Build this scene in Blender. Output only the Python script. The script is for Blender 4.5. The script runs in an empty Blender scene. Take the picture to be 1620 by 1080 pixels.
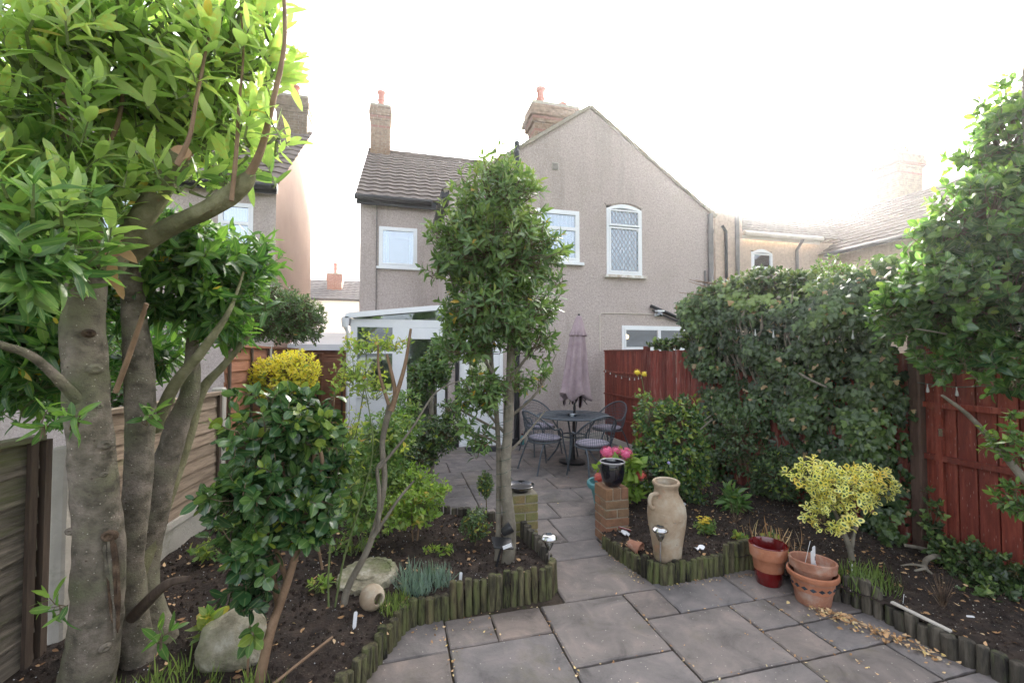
import bpy, math, random
import numpy as np
from mathutils import Vector, Matrix, noise
from math import sin, cos, pi, radians
random.seed(7); RNG = np.random.default_rng(11)
S = bpy.context.scene
C = S.collection

# ------------------------------------------------------------------ camera, sky, sun, exposure
FPX = 690.0; YAW = math.atan(178/FPX); PIT = math.atan(20/FPX); EYE = Vector((0, 0, 1.65))
cam_d = bpy.data.cameras.new('camera'); cam = bpy.data.objects.new('camera', cam_d); C.objects.link(cam)
cam_d.sensor_width = 36; cam_d.lens = FPX/1620*36; cam_d.clip_start = 0.05; cam_d.clip_end = 2000
cam.location = EYE; cam.rotation_euler = (pi/2 + PIT, 0, -YAW)
S.camera = cam
SUN_AZ, SUN_EL = 33.0, 20.0
w = bpy.data.worlds.new('World'); S.world = w; w.use_nodes = True
wn = w.node_tree.nodes; wl = w.node_tree.links
bg = wn['Background']; sky = wn.new('ShaderNodeTexSky'); sky.sky_type = 'NISHITA'; sky.sun_disc = False
sky.sun_elevation = radians(SUN_EL); sky.sun_rotation = radians(SUN_AZ); sky.air_density = 0.8; sky.dust_density = 8.0; sky.ozone_density = 0.4
hs_ = wn.new('ShaderNodeHueSaturation'); hs_.inputs['Saturation'].default_value = 0.38   # milky hazy sky
wl.new(sky.outputs[0], hs_.inputs['Color']); wl.new(hs_.outputs[0], bg.inputs[0]); bg.inputs[1].default_value = 0.13
sl = bpy.data.lights.new('sun', 'SUN'); sun = bpy.data.objects.new('sun', sl); C.objects.link(sun)
sl.energy = 4.0; sl.angle = radians(0.5); sl.color = (1, 0.93, 0.82)
sd = Vector((sin(radians(SUN_AZ))*cos(radians(SUN_EL)), cos(radians(SUN_AZ))*cos(radians(SUN_EL)), sin(radians(SUN_EL))))
sun.rotation_euler = (-sd).to_track_quat('-Z', 'Y').to_euler(); sun.location = (6, 9, 12)
S.view_settings.view_transform = 'Standard'; S.view_settings.look = 'None'; S.view_settings.gamma = 1
S.view_settings.use_curve_mapping = False; S.view_settings.exposure = 3.0
cy = S.cycles
cy.use_denoising = True; cy.max_bounces = 7; cy.diffuse_bounces = 3; cy.glossy_bounces = 3; cy.transmission_bounces = 4
cy.transparent_max_bounces = 8; cy.sample_clamp_indirect = 6; cy.use_adaptive_sampling = True

FWD = Vector((sin(YAW)*cos(PIT), cos(YAW)*cos(PIT), sin(PIT))); RGT = Vector((cos(YAW), -sin(YAW), 0)); UPV = RGT.cross(FWD)
def at(px, py, Y):                       # survey reading: where a sight line of the photograph meets the plane y = Y
    d = FWD*FPX + RGT*(px-810) + UPV*(540-py)
    return EYE + d*(Y/d.y)
def onz(px, py, z=0.0):
    d = FWD*FPX + RGT*(px-810) + UPV*(540-py)
    return EYE + d*((z-EYE.z)/d.z)

# ------------------------------------------------------------------ materials
def nd(nt, t, **k):
    n = nt.nodes.new(t)
    for a, b in k.items():
        if a.startswith('i_'): n.inputs[a[2:]].default_value = b
        else: setattr(n, a, b)
    return n
def ramp(nt, stops):
    r = nt.nodes.new('ShaderNodeValToRGB'); e = r.color_ramp.elements
    while len(e) < len(stops): e.new(0.5)
    for i, (p, c) in enumerate(stops):
        e[i].position = p; e[i].color = (*c, 1)
    return r
def mat(name, stops, scale=6, detail=8, rough=0.75, bump=0.0, bscale=None, stretch=(1, 1, 1), metallic=0, rnd=0.0,
        tint=None, moss=None, streak=None, speck=None, spec=0.5, coat=0.0, distort=0.0, local=False, crack=None):
    m = bpy.data.materials.new(name); m.use_nodes = True; nt = m.node_tree; L = nt.links
    b = nt.nodes['Principled BSDF']; b.inputs['Roughness'].default_value = rough; b.inputs['Metallic'].default_value = metallic
    b.inputs['Specular IOR Level'].default_value = spec; b.inputs['Coat Weight'].default_value = coat
    if local:
        tc = nd(nt, 'ShaderNodeTexCoord'); src = tc.outputs['Object']
    else:
        g = nd(nt, 'ShaderNodeNewGeometry'); src = g.outputs['Position']
    oi = nd(nt, 'ShaderNodeObjectInfo')
    vm = nd(nt, 'ShaderNodeVectorMath', operation='MULTIPLY'); vm.inputs[1].default_value = stretch; L.new(src, vm.inputs[0])
    off = nd(nt, 'ShaderNodeMath', operation='MULTIPLY'); off.inputs[1].default_value = 37 if rnd > 0 else 0; L.new(oi.outputs['Random'], off.inputs[0])
    va = nd(nt, 'ShaderNodeVectorMath', operation='ADD'); L.new(vm.outputs[0], va.inputs[0]); L.new(off.outputs[0], va.inputs[1])
    co = va.outputs[0]
    n1 = nd(nt, 'ShaderNodeTexNoise', i_Scale=scale, i_Detail=detail, i_Roughness=0.62, i_Distortion=distort); L.new(co, n1.inputs['Vector'])
    r = ramp(nt, stops); L.new(n1.outputs[0], r.inputs[0]); col = r.outputs[0]
    if tint:                              # per-piece colour (every slab, brick or board its own)
        r2 = ramp(nt, tint); L.new(oi.outputs['Random'], r2.inputs[0])
        mx = nd(nt, 'ShaderNodeMix', data_type='RGBA', blend_type='MULTIPLY'); mx.inputs[0].default_value = 1
        L.new(col, mx.inputs[6]); L.new(r2.outputs[0], mx.inputs[7]); col = mx.outputs[2]
    elif rnd > 0:
        mr = nd(nt, 'ShaderNodeMapRange'); mr.inputs[3].default_value = 1-rnd; mr.inputs[4].default_value = 1+rnd; L.new(oi.outputs['Random'], mr.inputs[0])
        mx = nd(nt, 'ShaderNodeMix', data_type='RGBA', blend_type='MULTIPLY'); mx.inputs[0].default_value = 1
        L.new(col, mx.inputs[6]); L.new(mr.outputs[0], mx.inputs[7]); col = mx.outputs[2]
    def overlay(c, fac_scale, lo, hi, cc, kind='ShaderNodeTexNoise', out=0):
        t = nt.nodes.new(kind); t.inputs['Scale'].default_value = fac_scale; L.new(co, t.inputs['Vector'])
        if kind == 'ShaderNodeTexNoise': t.inputs['Detail'].default_value = 7; t.inputs['Roughness'].default_value = 0.7
        rr = nd(nt, 'ShaderNodeMapRange'); rr.inputs[1].default_value = lo; rr.inputs[2].default_value = hi; L.new(t.outputs[out], rr.inputs[0])
        mx = nd(nt, 'ShaderNodeMix', data_type='RGBA'); L.new(rr.outputs[0], mx.inputs[0]); L.new(c, mx.inputs[6]); mx.inputs[7].default_value = (*cc, 1)
        return mx.outputs[2]
    if streak:
        sv = nd(nt, 'ShaderNodeVectorMath', operation='MULTIPLY'); sv.inputs[1].default_value = (1, 1, 0.1); L.new(co, sv.inputs[0])
        sn = nd(nt, 'ShaderNodeTexNoise', i_Scale=streak[1], i_Detail=6, i_Roughness=0.6); L.new(sv.outputs[0], sn.inputs['Vector'])
        sr = nd(nt, 'ShaderNodeMapRange'); sr.inputs[1].default_value = streak[2]; sr.inputs[2].default_value = streak[3]; sr.inputs[4].default_value = 0.55; L.new(sn.outputs[0], sr.inputs[0])
        sm = nd(nt, 'ShaderNodeMix', data_type='RGBA'); L.new(sr.outputs[0], sm.inputs[0]); L.new(col, sm.inputs[6]); sm.inputs[7].default_value = (*streak[0], 1); col = sm.outputs[2]
    if moss: col = overlay(col, moss[1], moss[2], moss[3], moss[0])
    if speck:
        for sp in (speck if isinstance(speck, list) else [speck]): col = overlay(col, sp[1], sp[2], sp[3], sp[0], 'ShaderNodeTexVoronoi', 0)
    L.new(col, b.inputs['Base Color'])
    if bump:
        n2 = nd(nt, 'ShaderNodeTexNoise', i_Scale=bscale or scale*3, i_Detail=6, i_Roughness=0.65); L.new(co, n2.inputs['Vector'])
        bp = nd(nt, 'ShaderNodeBump', i_Strength=bump, i_Distance=0.02); L.new(n2.outputs[0], bp.inputs['Height']); L.new(bp.outputs[0], b.inputs['Normal'])
    return m
def leafmat(name, stops, rough=0.38, trans=0.3, back=1.35, rib=(0.35, 0.42, 0.16), ribmix=0.5, spec=0.5):
    m = bpy.data.materials.new(name); m.use_nodes = True; nt = m.node_tree; L = nt.links
    b = nt.nodes['Principled BSDF']; out = nt.nodes['Material Output']
    a = nd(nt, 'ShaderNodeAttribute', attribute_name='tone'); oi = nd(nt, 'ShaderNodeObjectInfo')
    gt = nd(nt, 'ShaderNodeMath', operation='GREATER_THAN'); gt.inputs[1].default_value = 1e-4; L.new(a.outputs['Fac'], gt.inputs[0])
    sp = nd(nt, 'ShaderNodeSeparateColor'); L.new(oi.outputs['Color'], sp.inputs[0])
    mx = nd(nt, 'ShaderNodeMix', data_type='FLOAT'); L.new(gt.outputs[0], mx.inputs[0]); L.new(sp.outputs[0], mx.inputs[2]); L.new(a.outputs['Fac'], mx.inputs[3])
    g = nd(nt, 'ShaderNodeNewGeometry')
    n1 = nd(nt, 'ShaderNodeTexNoise', i_Scale=60.0, i_Detail=3.0); L.new(g.outputs['Position'], n1.inputs['Vector'])
    ad = nd(nt, 'ShaderNodeMath', operation='MULTIPLY_ADD'); ad.inputs[1].default_value = 0.16; L.new(n1.outputs[0], ad.inputs[0]); L.new(mx.outputs[0], ad.inputs[2])
    ad2 = nd(nt, 'ShaderNodeMath', operation='SUBTRACT'); ad2.inputs[1].default_value = 0.08; L.new(ad.outputs[0], ad2.inputs[0])
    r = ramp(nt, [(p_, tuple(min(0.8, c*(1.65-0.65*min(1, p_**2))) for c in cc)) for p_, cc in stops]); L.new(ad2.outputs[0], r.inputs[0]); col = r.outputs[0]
    ra = nd(nt, 'ShaderNodeAttribute', attribute_name='rib'); pw = nd(nt, 'ShaderNodeMath', operation='POWER'); pw.inputs[1].default_value = 14
    L.new(ra.outputs['Fac'], pw.inputs[0]); ml = nd(nt, 'ShaderNodeMath', operation='MULTIPLY'); ml.inputs[1].default_value = ribmix; L.new(pw.outputs[0], ml.inputs[0])
    m2 = nd(nt, 'ShaderNodeMix', data_type='RGBA'); L.new(ml.outputs[0], m2.inputs[0]); L.new(col, m2.inputs[6]); m2.inputs[7].default_value = (*rib, 1); col = m2.outputs[2]
    m3 = nd(nt, 'ShaderNodeMix', data_type='RGBA', blend_type='MULTIPLY'); L.new(g.outputs['Backfacing'], m3.inputs[0]); L.new(col, m3.inputs[6]); m3.inputs[7].default_value = (back, back*0.97, back*0.9, 1)
    m3.clamp_result = False
    L.new(m3.outputs[2], b.inputs['Base Color']); b.inputs['Roughness'].default_value = rough; b.inputs['Specular IOR Level'].default_value = spec
    rr = nd(nt, 'ShaderNodeMapRange'); rr.inputs[3].default_value = rough; rr.inputs[4].default_value = 0.7; L.new(g.outputs['Backfacing'], rr.inputs[0]); L.new(rr.outputs[0], b.inputs['Roughness'])
    tr = nd(nt, 'ShaderNodeBsdfTranslucent'); hs = nd(nt, 'ShaderNodeMix', data_type='RGBA', blend_type='MULTIPLY'); hs.inputs[0].default_value = 1
    hs.inputs[7].default_value = (1.7, 1.85, 1.05, 1); L.new(col, hs.inputs[6]); L.new(hs.outputs[2], tr.inputs[0])
    ms = nd(nt, 'ShaderNodeMixShader'); ms.inputs[0].default_value = trans; L.new(b.outputs[0], ms.inputs[1]); L.new(tr.outputs[0], ms.inputs[2]); L.new(ms.outputs[0], out.inputs[0])
    return m
def glassmat(name, tintc=(0.85, 0.9, 0.92), refl=0.16):
    m = bpy.data.materials.new(name); m.use_nodes = True; nt = m.node_tree; L = nt.links; nt.nodes.remove(nt.nodes['Principled BSDF'])
    t = nd(nt, 'ShaderNodeBsdfTransparent'); t.inputs[0].default_value = (*tintc, 1)
    g = nd(nt, 'ShaderNodeBsdfGlossy'); g.inputs['Roughness'].default_value = 0.02; g.inputs[0].default_value = (0.9, 0.95, 1, 1)
    f = nd(nt, 'ShaderNodeFresnel'); f.inputs[0].default_value = 1.5
    a = nd(nt, 'ShaderNodeMath', operation='ADD'); a.inputs[1].default_value = refl; a.use_clamp = True; L.new(f.outputs[0], a.inputs[0])
    ms = nd(nt, 'ShaderNodeMixShader'); L.new(a.outputs[0], ms.inputs[0]); L.new(t.outputs[0], ms.inputs[1]); L.new(g.outputs[0], ms.inputs[2]); L.new(ms.outputs[0], nt.nodes['Material Output'].inputs[0])
    return m
def emat(name, col, st):
    m = bpy.data.materials.new(name); m.use_nodes = True; b = m.node_tree.nodes['Principled BSDF']
    b.inputs['Base Color'].default_value = (*col, 1); b.inputs['Emission Color'].default_value = (*col, 1); b.inputs['Emission Strength'].default_value = st
    return m

def g3(v, w=1.0): return (v*w, v, v/w)
M = {}
M['dash'] = mat('pebbledash', [(0.34, (0.41, 0.34, 0.31)), (0.5, (0.475, 0.402, 0.37)), (0.66, (0.54, 0.465, 0.432))], 26, 4, 0.95, 0.6, 50, rnd=0,
    speck=[((0.20, 0.15, 0.12), 34, 0.24, 0.08), ((0.78, 0.73, 0.68), 27, 0.2, 0.05)], moss=((0.38, 0.32, 0.275), 0.9, 0.5, 0.85), streak=((0.3, 0.255, 0.22), 2.6, 0.52, 0.72))
M['dash2'] = mat('buff_render', [(0.3, (0.44, 0.34, 0.26)), (0.7, (0.64, 0.52, 0.42))], 14, 5, 0.95, 0.6, 70, speck=((0.3, 0.22, 0.17), 60, 0.2, 0.06))
M['peach'] = mat('peach_render', [(0.3, (0.38, 0.26, 0.2)), (0.7, (0.48, 0.34, 0.26))], 0.9, 10, 0.9, 0.35, 60)
M['white_wall'] = mat('white_render', [(0.3, (0.75, 0.76, 0.76)), (0.7, (0.82, 0.83, 0.83))], 1.1, 6, 0.85, 0.1)
M['upvc'] = mat('white_upvc', [(0.3, (0.74, 0.76, 0.78)), (0.7, (0.82, 0.83, 0.84))], 3, 5, 0.35)
M['upvc_dirty'] = mat('weathered_white_sill', [(0.4, (0.75, 0.74, 0.7)), (0.62, (0.45, 0.36, 0.28))], 9, 8, 0.6, 0.2)
M['tile'] = mat('brown_roof_tile', [(0.25, (0.085, 0.068, 0.058)), (0.5, (0.13, 0.104, 0.088)), (0.8, (0.19, 0.155, 0.13))], 3.5, 9, 0.85, 0.4, 40, moss=((0.26, 0.22, 0.12), 2.4, 0.62, 0.75), speck=((0.4, 0.36, 0.3), 2.2, 0.08, 0.04))
M['slate'] = mat('grey_roof_tile', [(0.25, (0.09, 0.085, 0.085)), (0.8, (0.17, 0.155, 0.15))], 3.0, 9, 0.8, 0.3, 30)
M['black_pl'] = mat('black_plastic', [(0.3, (0.012, 0.012, 0.013)), (0.7, (0.028, 0.028, 0.03))], 7, 5, 0.4)
M['grey_pl'] = mat('grey_plastic_pipe', [(0.3, (0.14, 0.13, 0.125)), (0.7, (0.2, 0.185, 0.175))], 7, 5, 0.5)
M['gutter_w'] = mat('cream_gutter', [(0.3, (0.5, 0.45, 0.38)), (0.7, (0.68, 0.62, 0.54))], 4, 6, 0.5)
M['brickY'] = mat('yellow_stock_brick', [(0.3, (0.17, 0.13, 0.085)), (0.7, (0.33, 0.26, 0.18))], 9, 8, 0.9, 0.5, 60, rnd=0.15, tint=[(0, (0.75, 0.72, 0.68)), (0.5, (1, 0.95, 0.9)), (1, (0.95, 0.6, 0.5))])
M['brickR'] = mat('red_brick', [(0.3, (0.22, 0.10, 0.07)), (0.7, (0.32, 0.16, 0.115))], 9, 8, 0.9, 0.5, 60)
M['brickP'] = mat('garden_brick', [(0.3, (0.19, 0.1, 0.065)), (0.55, (0.27, 0.145, 0.095)), (0.8, (0.34, 0.2, 0.13))], 16, 8, 0.9, 0.5, 90, rnd=0.2,
    tint=[(0, (0.8, 0.95, 0.8)), (0.4, (1, 0.85, 0.75)), (0.7, (0.95, 1.0, 0.8)), (1, (1.1, 0.9, 0.8))], moss=((0.2, 0.17, 0.09), 7, 0.58, 0.75))
M['brickM'] = mat('mossy_garden_brick', [(0.3, (0.2, 0.15, 0.08)), (0.55, (0.28, 0.21, 0.11)), (0.8, (0.38, 0.26, 0.16))], 14, 8, 0.95, 0.5, 90, rnd=0.2,
    tint=[(0, (0.85, 1, 0.8)), (1, (1.1, 1.0, 0.9))], moss=((0.17, 0.18, 0.065), 5, 0.48, 0.66))
M['mortar'] = mat('mortar', [(0.3, (0.26, 0.23, 0.17)), (0.7, (0.38, 0.34, 0.27))], 20, 6, 0.95, 0.5, 90)
M['claypot'] = mat('red_clay', [(0.3, (0.36, 0.1, 0.07)), (0.7, (0.5, 0.18, 0.13))], 6, 6, 0.8)
M['slab'] = mat('riven_paving', [(0.3, (0.09, 0.083, 0.079)), (0.42, (0.145, 0.135, 0.13)), (0.55, (0.188, 0.172, 0.164)), (0.72, (0.26, 0.228, 0.21))], 4.5, 14, 0.8, 0.55, 22, rnd=0.3,
    tint=[(0, (0.95, 0.93, 0.94)), (0.3, (1.03, 0.98, 0.95)), (0.55, (1.1, 1.0, 0.93)), (0.8, (0.98, 0.96, 0.96)), (1, (1.14, 1.0, 0.9))],
    moss=((0.13, 0.115, 0.07), 1.3, 0.56, 0.78), speck=[((0.52, 0.47, 0.41), 26, 0.11, 0.03), ((0.13, 0.11, 0.095), 19, 0.1, 0.03)], distort=0.6)
M['joint'] = mat('joint_dirt', [(0.3, (0.03, 0.022, 0.014)), (0.6, (0.07, 0.05, 0.035)), (0.8, (0.14, 0.1, 0.07))], 18, 9, 1, 0.8, 50, moss=((0.06, 0.075, 0.02), 4, 0.56, 0.66))
M['soil'] = mat('soil', [(0.3, (0.014, 0.009, 0.006)), (0.5, (0.034, 0.022, 0.016)), (0.75, (0.066, 0.044, 0.031))], 14, 12, 1, 1.0, 60,
    speck=[((0.22, 0.17, 0.12), 45, 0.16, 0.06), ((0.5, 0.47, 0.42), 24, 0.07, 0.03)])
M['earth'] = mat('bare_ground', [(0.3, (0.06, 0.07, 0.03)), (0.7, (0.1, 0.11, 0.05))], 0.7, 10, 1, 0.3)
M['conc'] = mat('concrete', [(0.3, (0.40, 0.37, 0.32)), (0.7, (0.54, 0.5, 0.44))], 5, 9, 0.9, 0.35, 60, moss=((0.2, 0.2, 0.12), 3, 0.55, 0.75))
WST = (0.35, 0.35, 6)
M['slat'] = mat('green_grey_fence_board', [(0.35, (0.10, 0.085, 0.062)), (0.5, (0.18, 0.152, 0.118)), (0.66, (0.29, 0.245, 0.195))], 7, 9, 0.9, 0.4, 40, stretch=(0.5, 0.5, 7), rnd=0.22, moss=((0.125, 0.14, 0.05), 1.6, 0.5, 0.68))
M['slat2'] = mat('buff_fence_board', [(0.36, (0.2, 0.145, 0.1)), (0.5, (0.3, 0.225, 0.16)), (0.66, (0.39, 0.3, 0.22))], 7, 9, 0.9, 0.4, 40, stretch=(0.5, 0.5, 7), rnd=0.16, moss=((0.22, 0.2, 0.1), 0.8, 0.55, 0.7))
M['slat3'] = mat('red_brown_fence_board', [(0.3, (0.26, 0.11, 0.06)), (0.75, (0.4, 0.18, 0.1))], 7, 9, 0.85, 0.4, 40, stretch=(0.5, 0.5, 7), rnd=0.2)
M['batten'] = mat('dark_batten', [(0.3, (0.06, 0.04, 0.03)), (0.7, (0.12, 0.085, 0.06))], 8, 8, 0.9, 0.3, 50, stretch=(6, 6, 0.5))
M['redwood'] = mat('red_stained_board', [(0.34, (0.125, 0.021, 0.011)), (0.52, (0.21, 0.037, 0.02)), (0.68, (0.3, 0.075, 0.045))], 6, 9, 0.65, 0.4, 40, stretch=(5, 5, 0.5), rnd=0.3, speck=[((0.5, 0.34, 0.28), 17, 0.13, 0.04), ((0.07, 0.012, 0.01), 9, 0.12, 0.04)], moss=((0.13, 0.02, 0.013), 1.1, 0.5, 0.7))
M['redpale'] = mat('weathered_red_pale', [(0.3, (0.13, 0.03, 0.02)), (0.52, (0.24, 0.05, 0.035)), (0.7, (0.33, 0.16, 0.12))], 6, 9, 0.8, 0.6, 40, stretch=(6, 6, 0.6), rnd=0.3)
M['postw'] = mat('old_brown_post', [(0.3, (0.06, 0.035, 0.025)), (0.7, (0.13, 0.075, 0.055))], 7, 8, 0.9, 0.4, 40, stretch=(5, 5, 0.4))
M['log'] = mat('mossy_log_edging', [(0.36, (0.04, 0.036, 0.024)), (0.5, (0.095, 0.085, 0.05)), (0.66, (0.2, 0.175, 0.11))], 8, 10, 0.95, 0.8, 40, stretch=(5, 5, 0.8), rnd=0.35, moss=((0.12, 0.135, 0.045), 4.0, 0.47, 0.62),
    tint=[(0, (0.15, 0.13, 0.12)), (0.12, (0.35, 0.33, 0.3)), (0.2, (0.8, 0.75, 0.7)), (0.5, (1.0, 1.0, 0.85)), (0.75, (0.75, 0.78, 0.6)), (1, (1.25, 1.1, 0.95))])
M['log2'] = mat('brown_log_edging', [(0.36, (0.03, 0.026, 0.02)), (0.5, (0.07, 0.06, 0.044)), (0.66, (0.13, 0.11, 0.085))], 5, 9, 0.95, 0.6, 40, stretch=(5, 5, 0.8), rnd=0.3, moss=((0.1, 0.12, 0.045), 2.0, 0.55, 0.7))
M['bark'] = mat('laurel_bark', [(0.34, (0.075, 0.065, 0.045)), (0.46, (0.145, 0.125, 0.092)), (0.55, (0.205, 0.172, 0.135)), (0.68, (0.31, 0.26, 0.215))], 12, 13, 0.92, 0.6, 85, stretch=(1, 1, 1.25), moss=((0.11, 0.135, 0.05), 3.0, 0.50, 0.7), speck=[((0.55, 0.5, 0.42), 38, 0.13, 0.05), ((0.07, 0.045, 0.03), 15, 0.1, 0.03)])
M['barkg'] = mat('green_branch_bark', [(0.35, (0.12, 0.115, 0.06)), (0.52, (0.2, 0.19, 0.1)), (0.68, (0.29, 0.27, 0.17))], 11, 12, 0.9, 0.5, 60, speck=((0.2, 0.12, 0.07), 14, 0.09, 0.04))
M['bark2'] = mat('grey_bark', [(0.25, (0.11, 0.095, 0.07)), (0.5, (0.2, 0.175, 0.135)), (0.8, (0.31, 0.28, 0.22))], 10, 10, 0.9, 0.5, 60)
M['barkb'] = mat('brown_stem', [(0.3, (0.15, 0.09, 0.05)), (0.7, (0.28, 0.18, 0.11))], 10, 10, 0.8, 0.4, 60)
M['twig'] = mat('twig', [(0.3, (0.09, 0.065, 0.04)), (0.7, (0.18, 0.14, 0.08))], 20, 4, 0.85)
M['gtwig'] = mat('green_twig', [(0.3, (0.1, 0.14, 0.04)), (0.7, (0.18, 0.22, 0.08))], 20, 4, 0.7)
M['wound'] = mat('bark_wound', [(0.35, (0.035, 0.02, 0.013)), (0.55, (0.12, 0.075, 0.045)), (0.72, (0.3, 0.22, 0.15))], 14, 10, 0.95, 0.9, 40)
M['cut'] = mat('cut_wood', [(0.3, (0.4, 0.22, 0.13)), (0.7, (0.55, 0.34, 0.22))], 20, 6, 0.9, 0.3)
M['stone'] = mat('lichened_stone', [(0.32, (0.17, 0.15, 0.1)), (0.5, (0.31, 0.28, 0.2)), (0.66, (0.48, 0.44, 0.36))], 11, 14, 0.95, 1.0, 30, moss=((0.17, 0.19, 0.08), 3, 0.5, 0.7))
M['urn'] = mat('aged_terracotta', [(0.32, (0.27, 0.19, 0.12)), (0.5, (0.38, 0.29, 0.2)), (0.66, (0.46, 0.4, 0.31))], 7, 12, 0.9, 0.35, 40, moss=((0.42, 0.22, 0.13), 5, 0.62, 0.72), speck=((0.25, 0.22, 0.18), 14, 0.1, 0.05))
M['terra'] = mat('terracotta', [(0.3, (0.3, 0.105, 0.05)), (0.55, (0.4, 0.16, 0.085)), (0.8, (0.45, 0.26, 0.19))], 9, 9, 0.85, 0.25, 50)
M['terra2'] = mat('limed_terracotta', [(0.3, (0.25, 0.1, 0.06)), (0.5, (0.34, 0.16, 0.1)), (0.62, (0.4, 0.27, 0.21)), (0.8, (0.48, 0.4, 0.36))], 9, 9, 0.85, 0.25, 50)
M['redglaze'] = mat('red_glaze', [(0.3, (0.09, 0.003, 0.004)), (0.7, (0.15, 0.006, 0.007))], 6, 6, 0.15, coat=0.6)
M['blackglaze'] = mat('black_glaze', [(0.3, (0.004, 0.004, 0.008)), (0.7, (0.012, 0.012, 0.02))], 6, 6, 0.08, coat=0.8)
M['glazerim'] = mat('grey_glaze_rim', [(0.3, (0.25, 0.24, 0.25)), (0.7, (0.4, 0.38, 0.38))], 9, 6, 0.2, coat=0.5)
M['darktile'] = mat('dark_diamond_tile', [(0.3, (0.02, 0.025, 0.035)), (0.7, (0.07, 0.09, 0.11))], 30, 4, 0.2)
M['teal'] = mat('teal_plastic', [(0.3, (0.07, 0.23, 0.25)), (0.7, (0.11, 0.3, 0.32))], 6, 5, 0.45)
M['steel'] = mat('brushed_steel', [(0.3, (0.6, 0.6, 0.6)), (0.7, (0.75, 0.75, 0.74))], 20, 5, 0.22, metallic=1)
M['clear'] = glassmat('clear_plastic', (0.8, 0.82, 0.8), 0.12)
M['glass'] = glassmat('window_glass', (0.82, 0.88, 0.92), 0.2)
M['iron'] = mat('grey_blue_metal', [(0.3, (0.07, 0.085, 0.1)), (0.7, (0.11, 0.13, 0.15))], 12, 5, 0.45, metallic=0.3)
M['cush'] = mat('lilac_cushion', [(0.3, (0.3, 0.27, 0.33)), (0.7, (0.38, 0.35, 0.41))], 12, 5, 0.95, 0.2, 200)
M['para'] = mat('dusty_pink_canvas', [(0.35, (0.29, 0.215, 0.235)), (0.65, (0.4, 0.31, 0.325))], 7, 8, 0.95, 0.2, 120)
M['mat'] = mat('doormat', [(0.3, (0.02, 0.02, 0.025)), (0.7, (0.05, 0.05, 0.055))], 40, 4, 1, 0.6, 200)
M['label'] = mat('white_label_plastic', [(0.3, (0.65, 0.66, 0.68)), (0.7, (0.8, 0.8, 0.8))], 30, 4, 0.45)
M['ink'] = mat('dark_print', [(0.3, (0.06, 0.06, 0.08)), (0.7, (0.1, 0.1, 0.12))], 30, 4, 0.6)
M['curtain'] = mat('net_curtain', [(0.3, (0.55, 0.62, 0.72)), (0.7, (0.75, 0.8, 0.86))], 4, 4, 0.9, stretch=(8, 8, 0.5))
M['room'] = mat('room_wall', [(0.3, (0.16, 0.13, 0.11)), (0.7, (0.24, 0.2, 0.17))], 1.2, 4, 0.9)
M['lead'] = mat('lead_strip', [(0.3, (0.16, 0.15, 0.15)), (0.7, (0.25, 0.24, 0.24))], 20, 4, 0.5)
M['obscure'] = mat('obscure_glazing', [(0.3, (0.3, 0.36, 0.36)), (0.5, (0.5, 0.55, 0.52)), (0.7, (0.62, 0.63, 0.58))], 11, 9, 0.25, 0.5, 60)
M['poly'] = mat('polycarbonate_roof', [(0.3, (0.5, 0.52, 0.5)), (0.7, (0.62, 0.64, 0.62))], 3, 4, 0.4)
M['petalP'] = mat('pink_petal', [(0.3, (0.62, 0.05, 0.14)), (0.55, (0.75, 0.14, 0.28)), (0.8, (0.8, 0.35, 0.45))], 45, 4, 0.6)
M['petalR'] = mat('coral_petal', [(0.3, (0.55, 0.06, 0.04)), (0.8, (0.7, 0.2, 0.16))], 45, 4, 0.6)
M['petalY'] = mat('yellow_petal', [(0.3, (0.75, 0.5, 0.02)), (0.8, (0.85, 0.72, 0.1))], 45, 4, 0.6)
M['petalV'] = mat('violet_petal', [(0.3, (0.3, 0.25, 0.5)), (0.8, (0.5, 0.45, 0.7))], 45, 4, 0.6)
M['wire'] = mat('green_wire', [(0.3, (0.02, 0.05, 0.035)), (0.7, (0.05, 0.09, 0.06))], 20, 4, 0.5)
M['bulb'] = mat('frosted_bulb', [(0.3, (0.4, 0.42, 0.4)), (0.7, (0.6, 0.6, 0.58))], 30, 4, 0.2)
# leaf kinds: tone 0 = old dark leaf ... 1 = young shoot
LF = {}
LF['laurel'] = leafmat('laurel_leaf', [(0, (0.016, 0.045, 0.015)), (0.3, (0.035, 0.088, 0.022)), (0.6, (0.11, 0.20, 0.04)), (0.9, (0.24, 0.36, 0.075)), (1, (0.55, 0.4, 0.06))], 0.3, 0.42)
LF['laurelGlare'] = leafmat('glare_paled_laurel_leaf', [(0, (0.025, 0.055, 0.02)), (0.3, (0.065, 0.13, 0.04)), (0.6, (0.18, 0.265, 0.085)), (0.92, (0.36, 0.46, 0.18)), (1, (0.5, 0.38, 0.1))], 0.28, 0.42)  # upper crown copy of the laurel leaf, washed-out glare put into its colour
LF['camellia'] = leafmat('camellia_leaf', [(0, (0.009, 0.027, 0.011)), (0.45, (0.024, 0.058, 0.019)), (0.8, (0.065, 0.125, 0.03)), (1, (0.24, 0.3, 0.04))], 0.2, 0.14, ribmix=0.35)
LF['bay'] = leafmat('bay_leaf', [(0, (0.02, 0.042, 0.016)), (0.4, (0.05, 0.095, 0.03)), (0.7, (0.105, 0.17, 0.05)), (0.94, (0.2, 0.27, 0.07)), (1, (0.5, 0.3, 0.04))], 0.33, 0.22)
LF['right'] = leafmat('broad_evergreen_leaf', [(0, (0.015, 0.036, 0.012)), (0.45, (0.035, 0.078, 0.02)), (0.75, (0.085, 0.16, 0.03)), (1, (0.24, 0.34, 0.06))], 0.32, 0.3)
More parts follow.
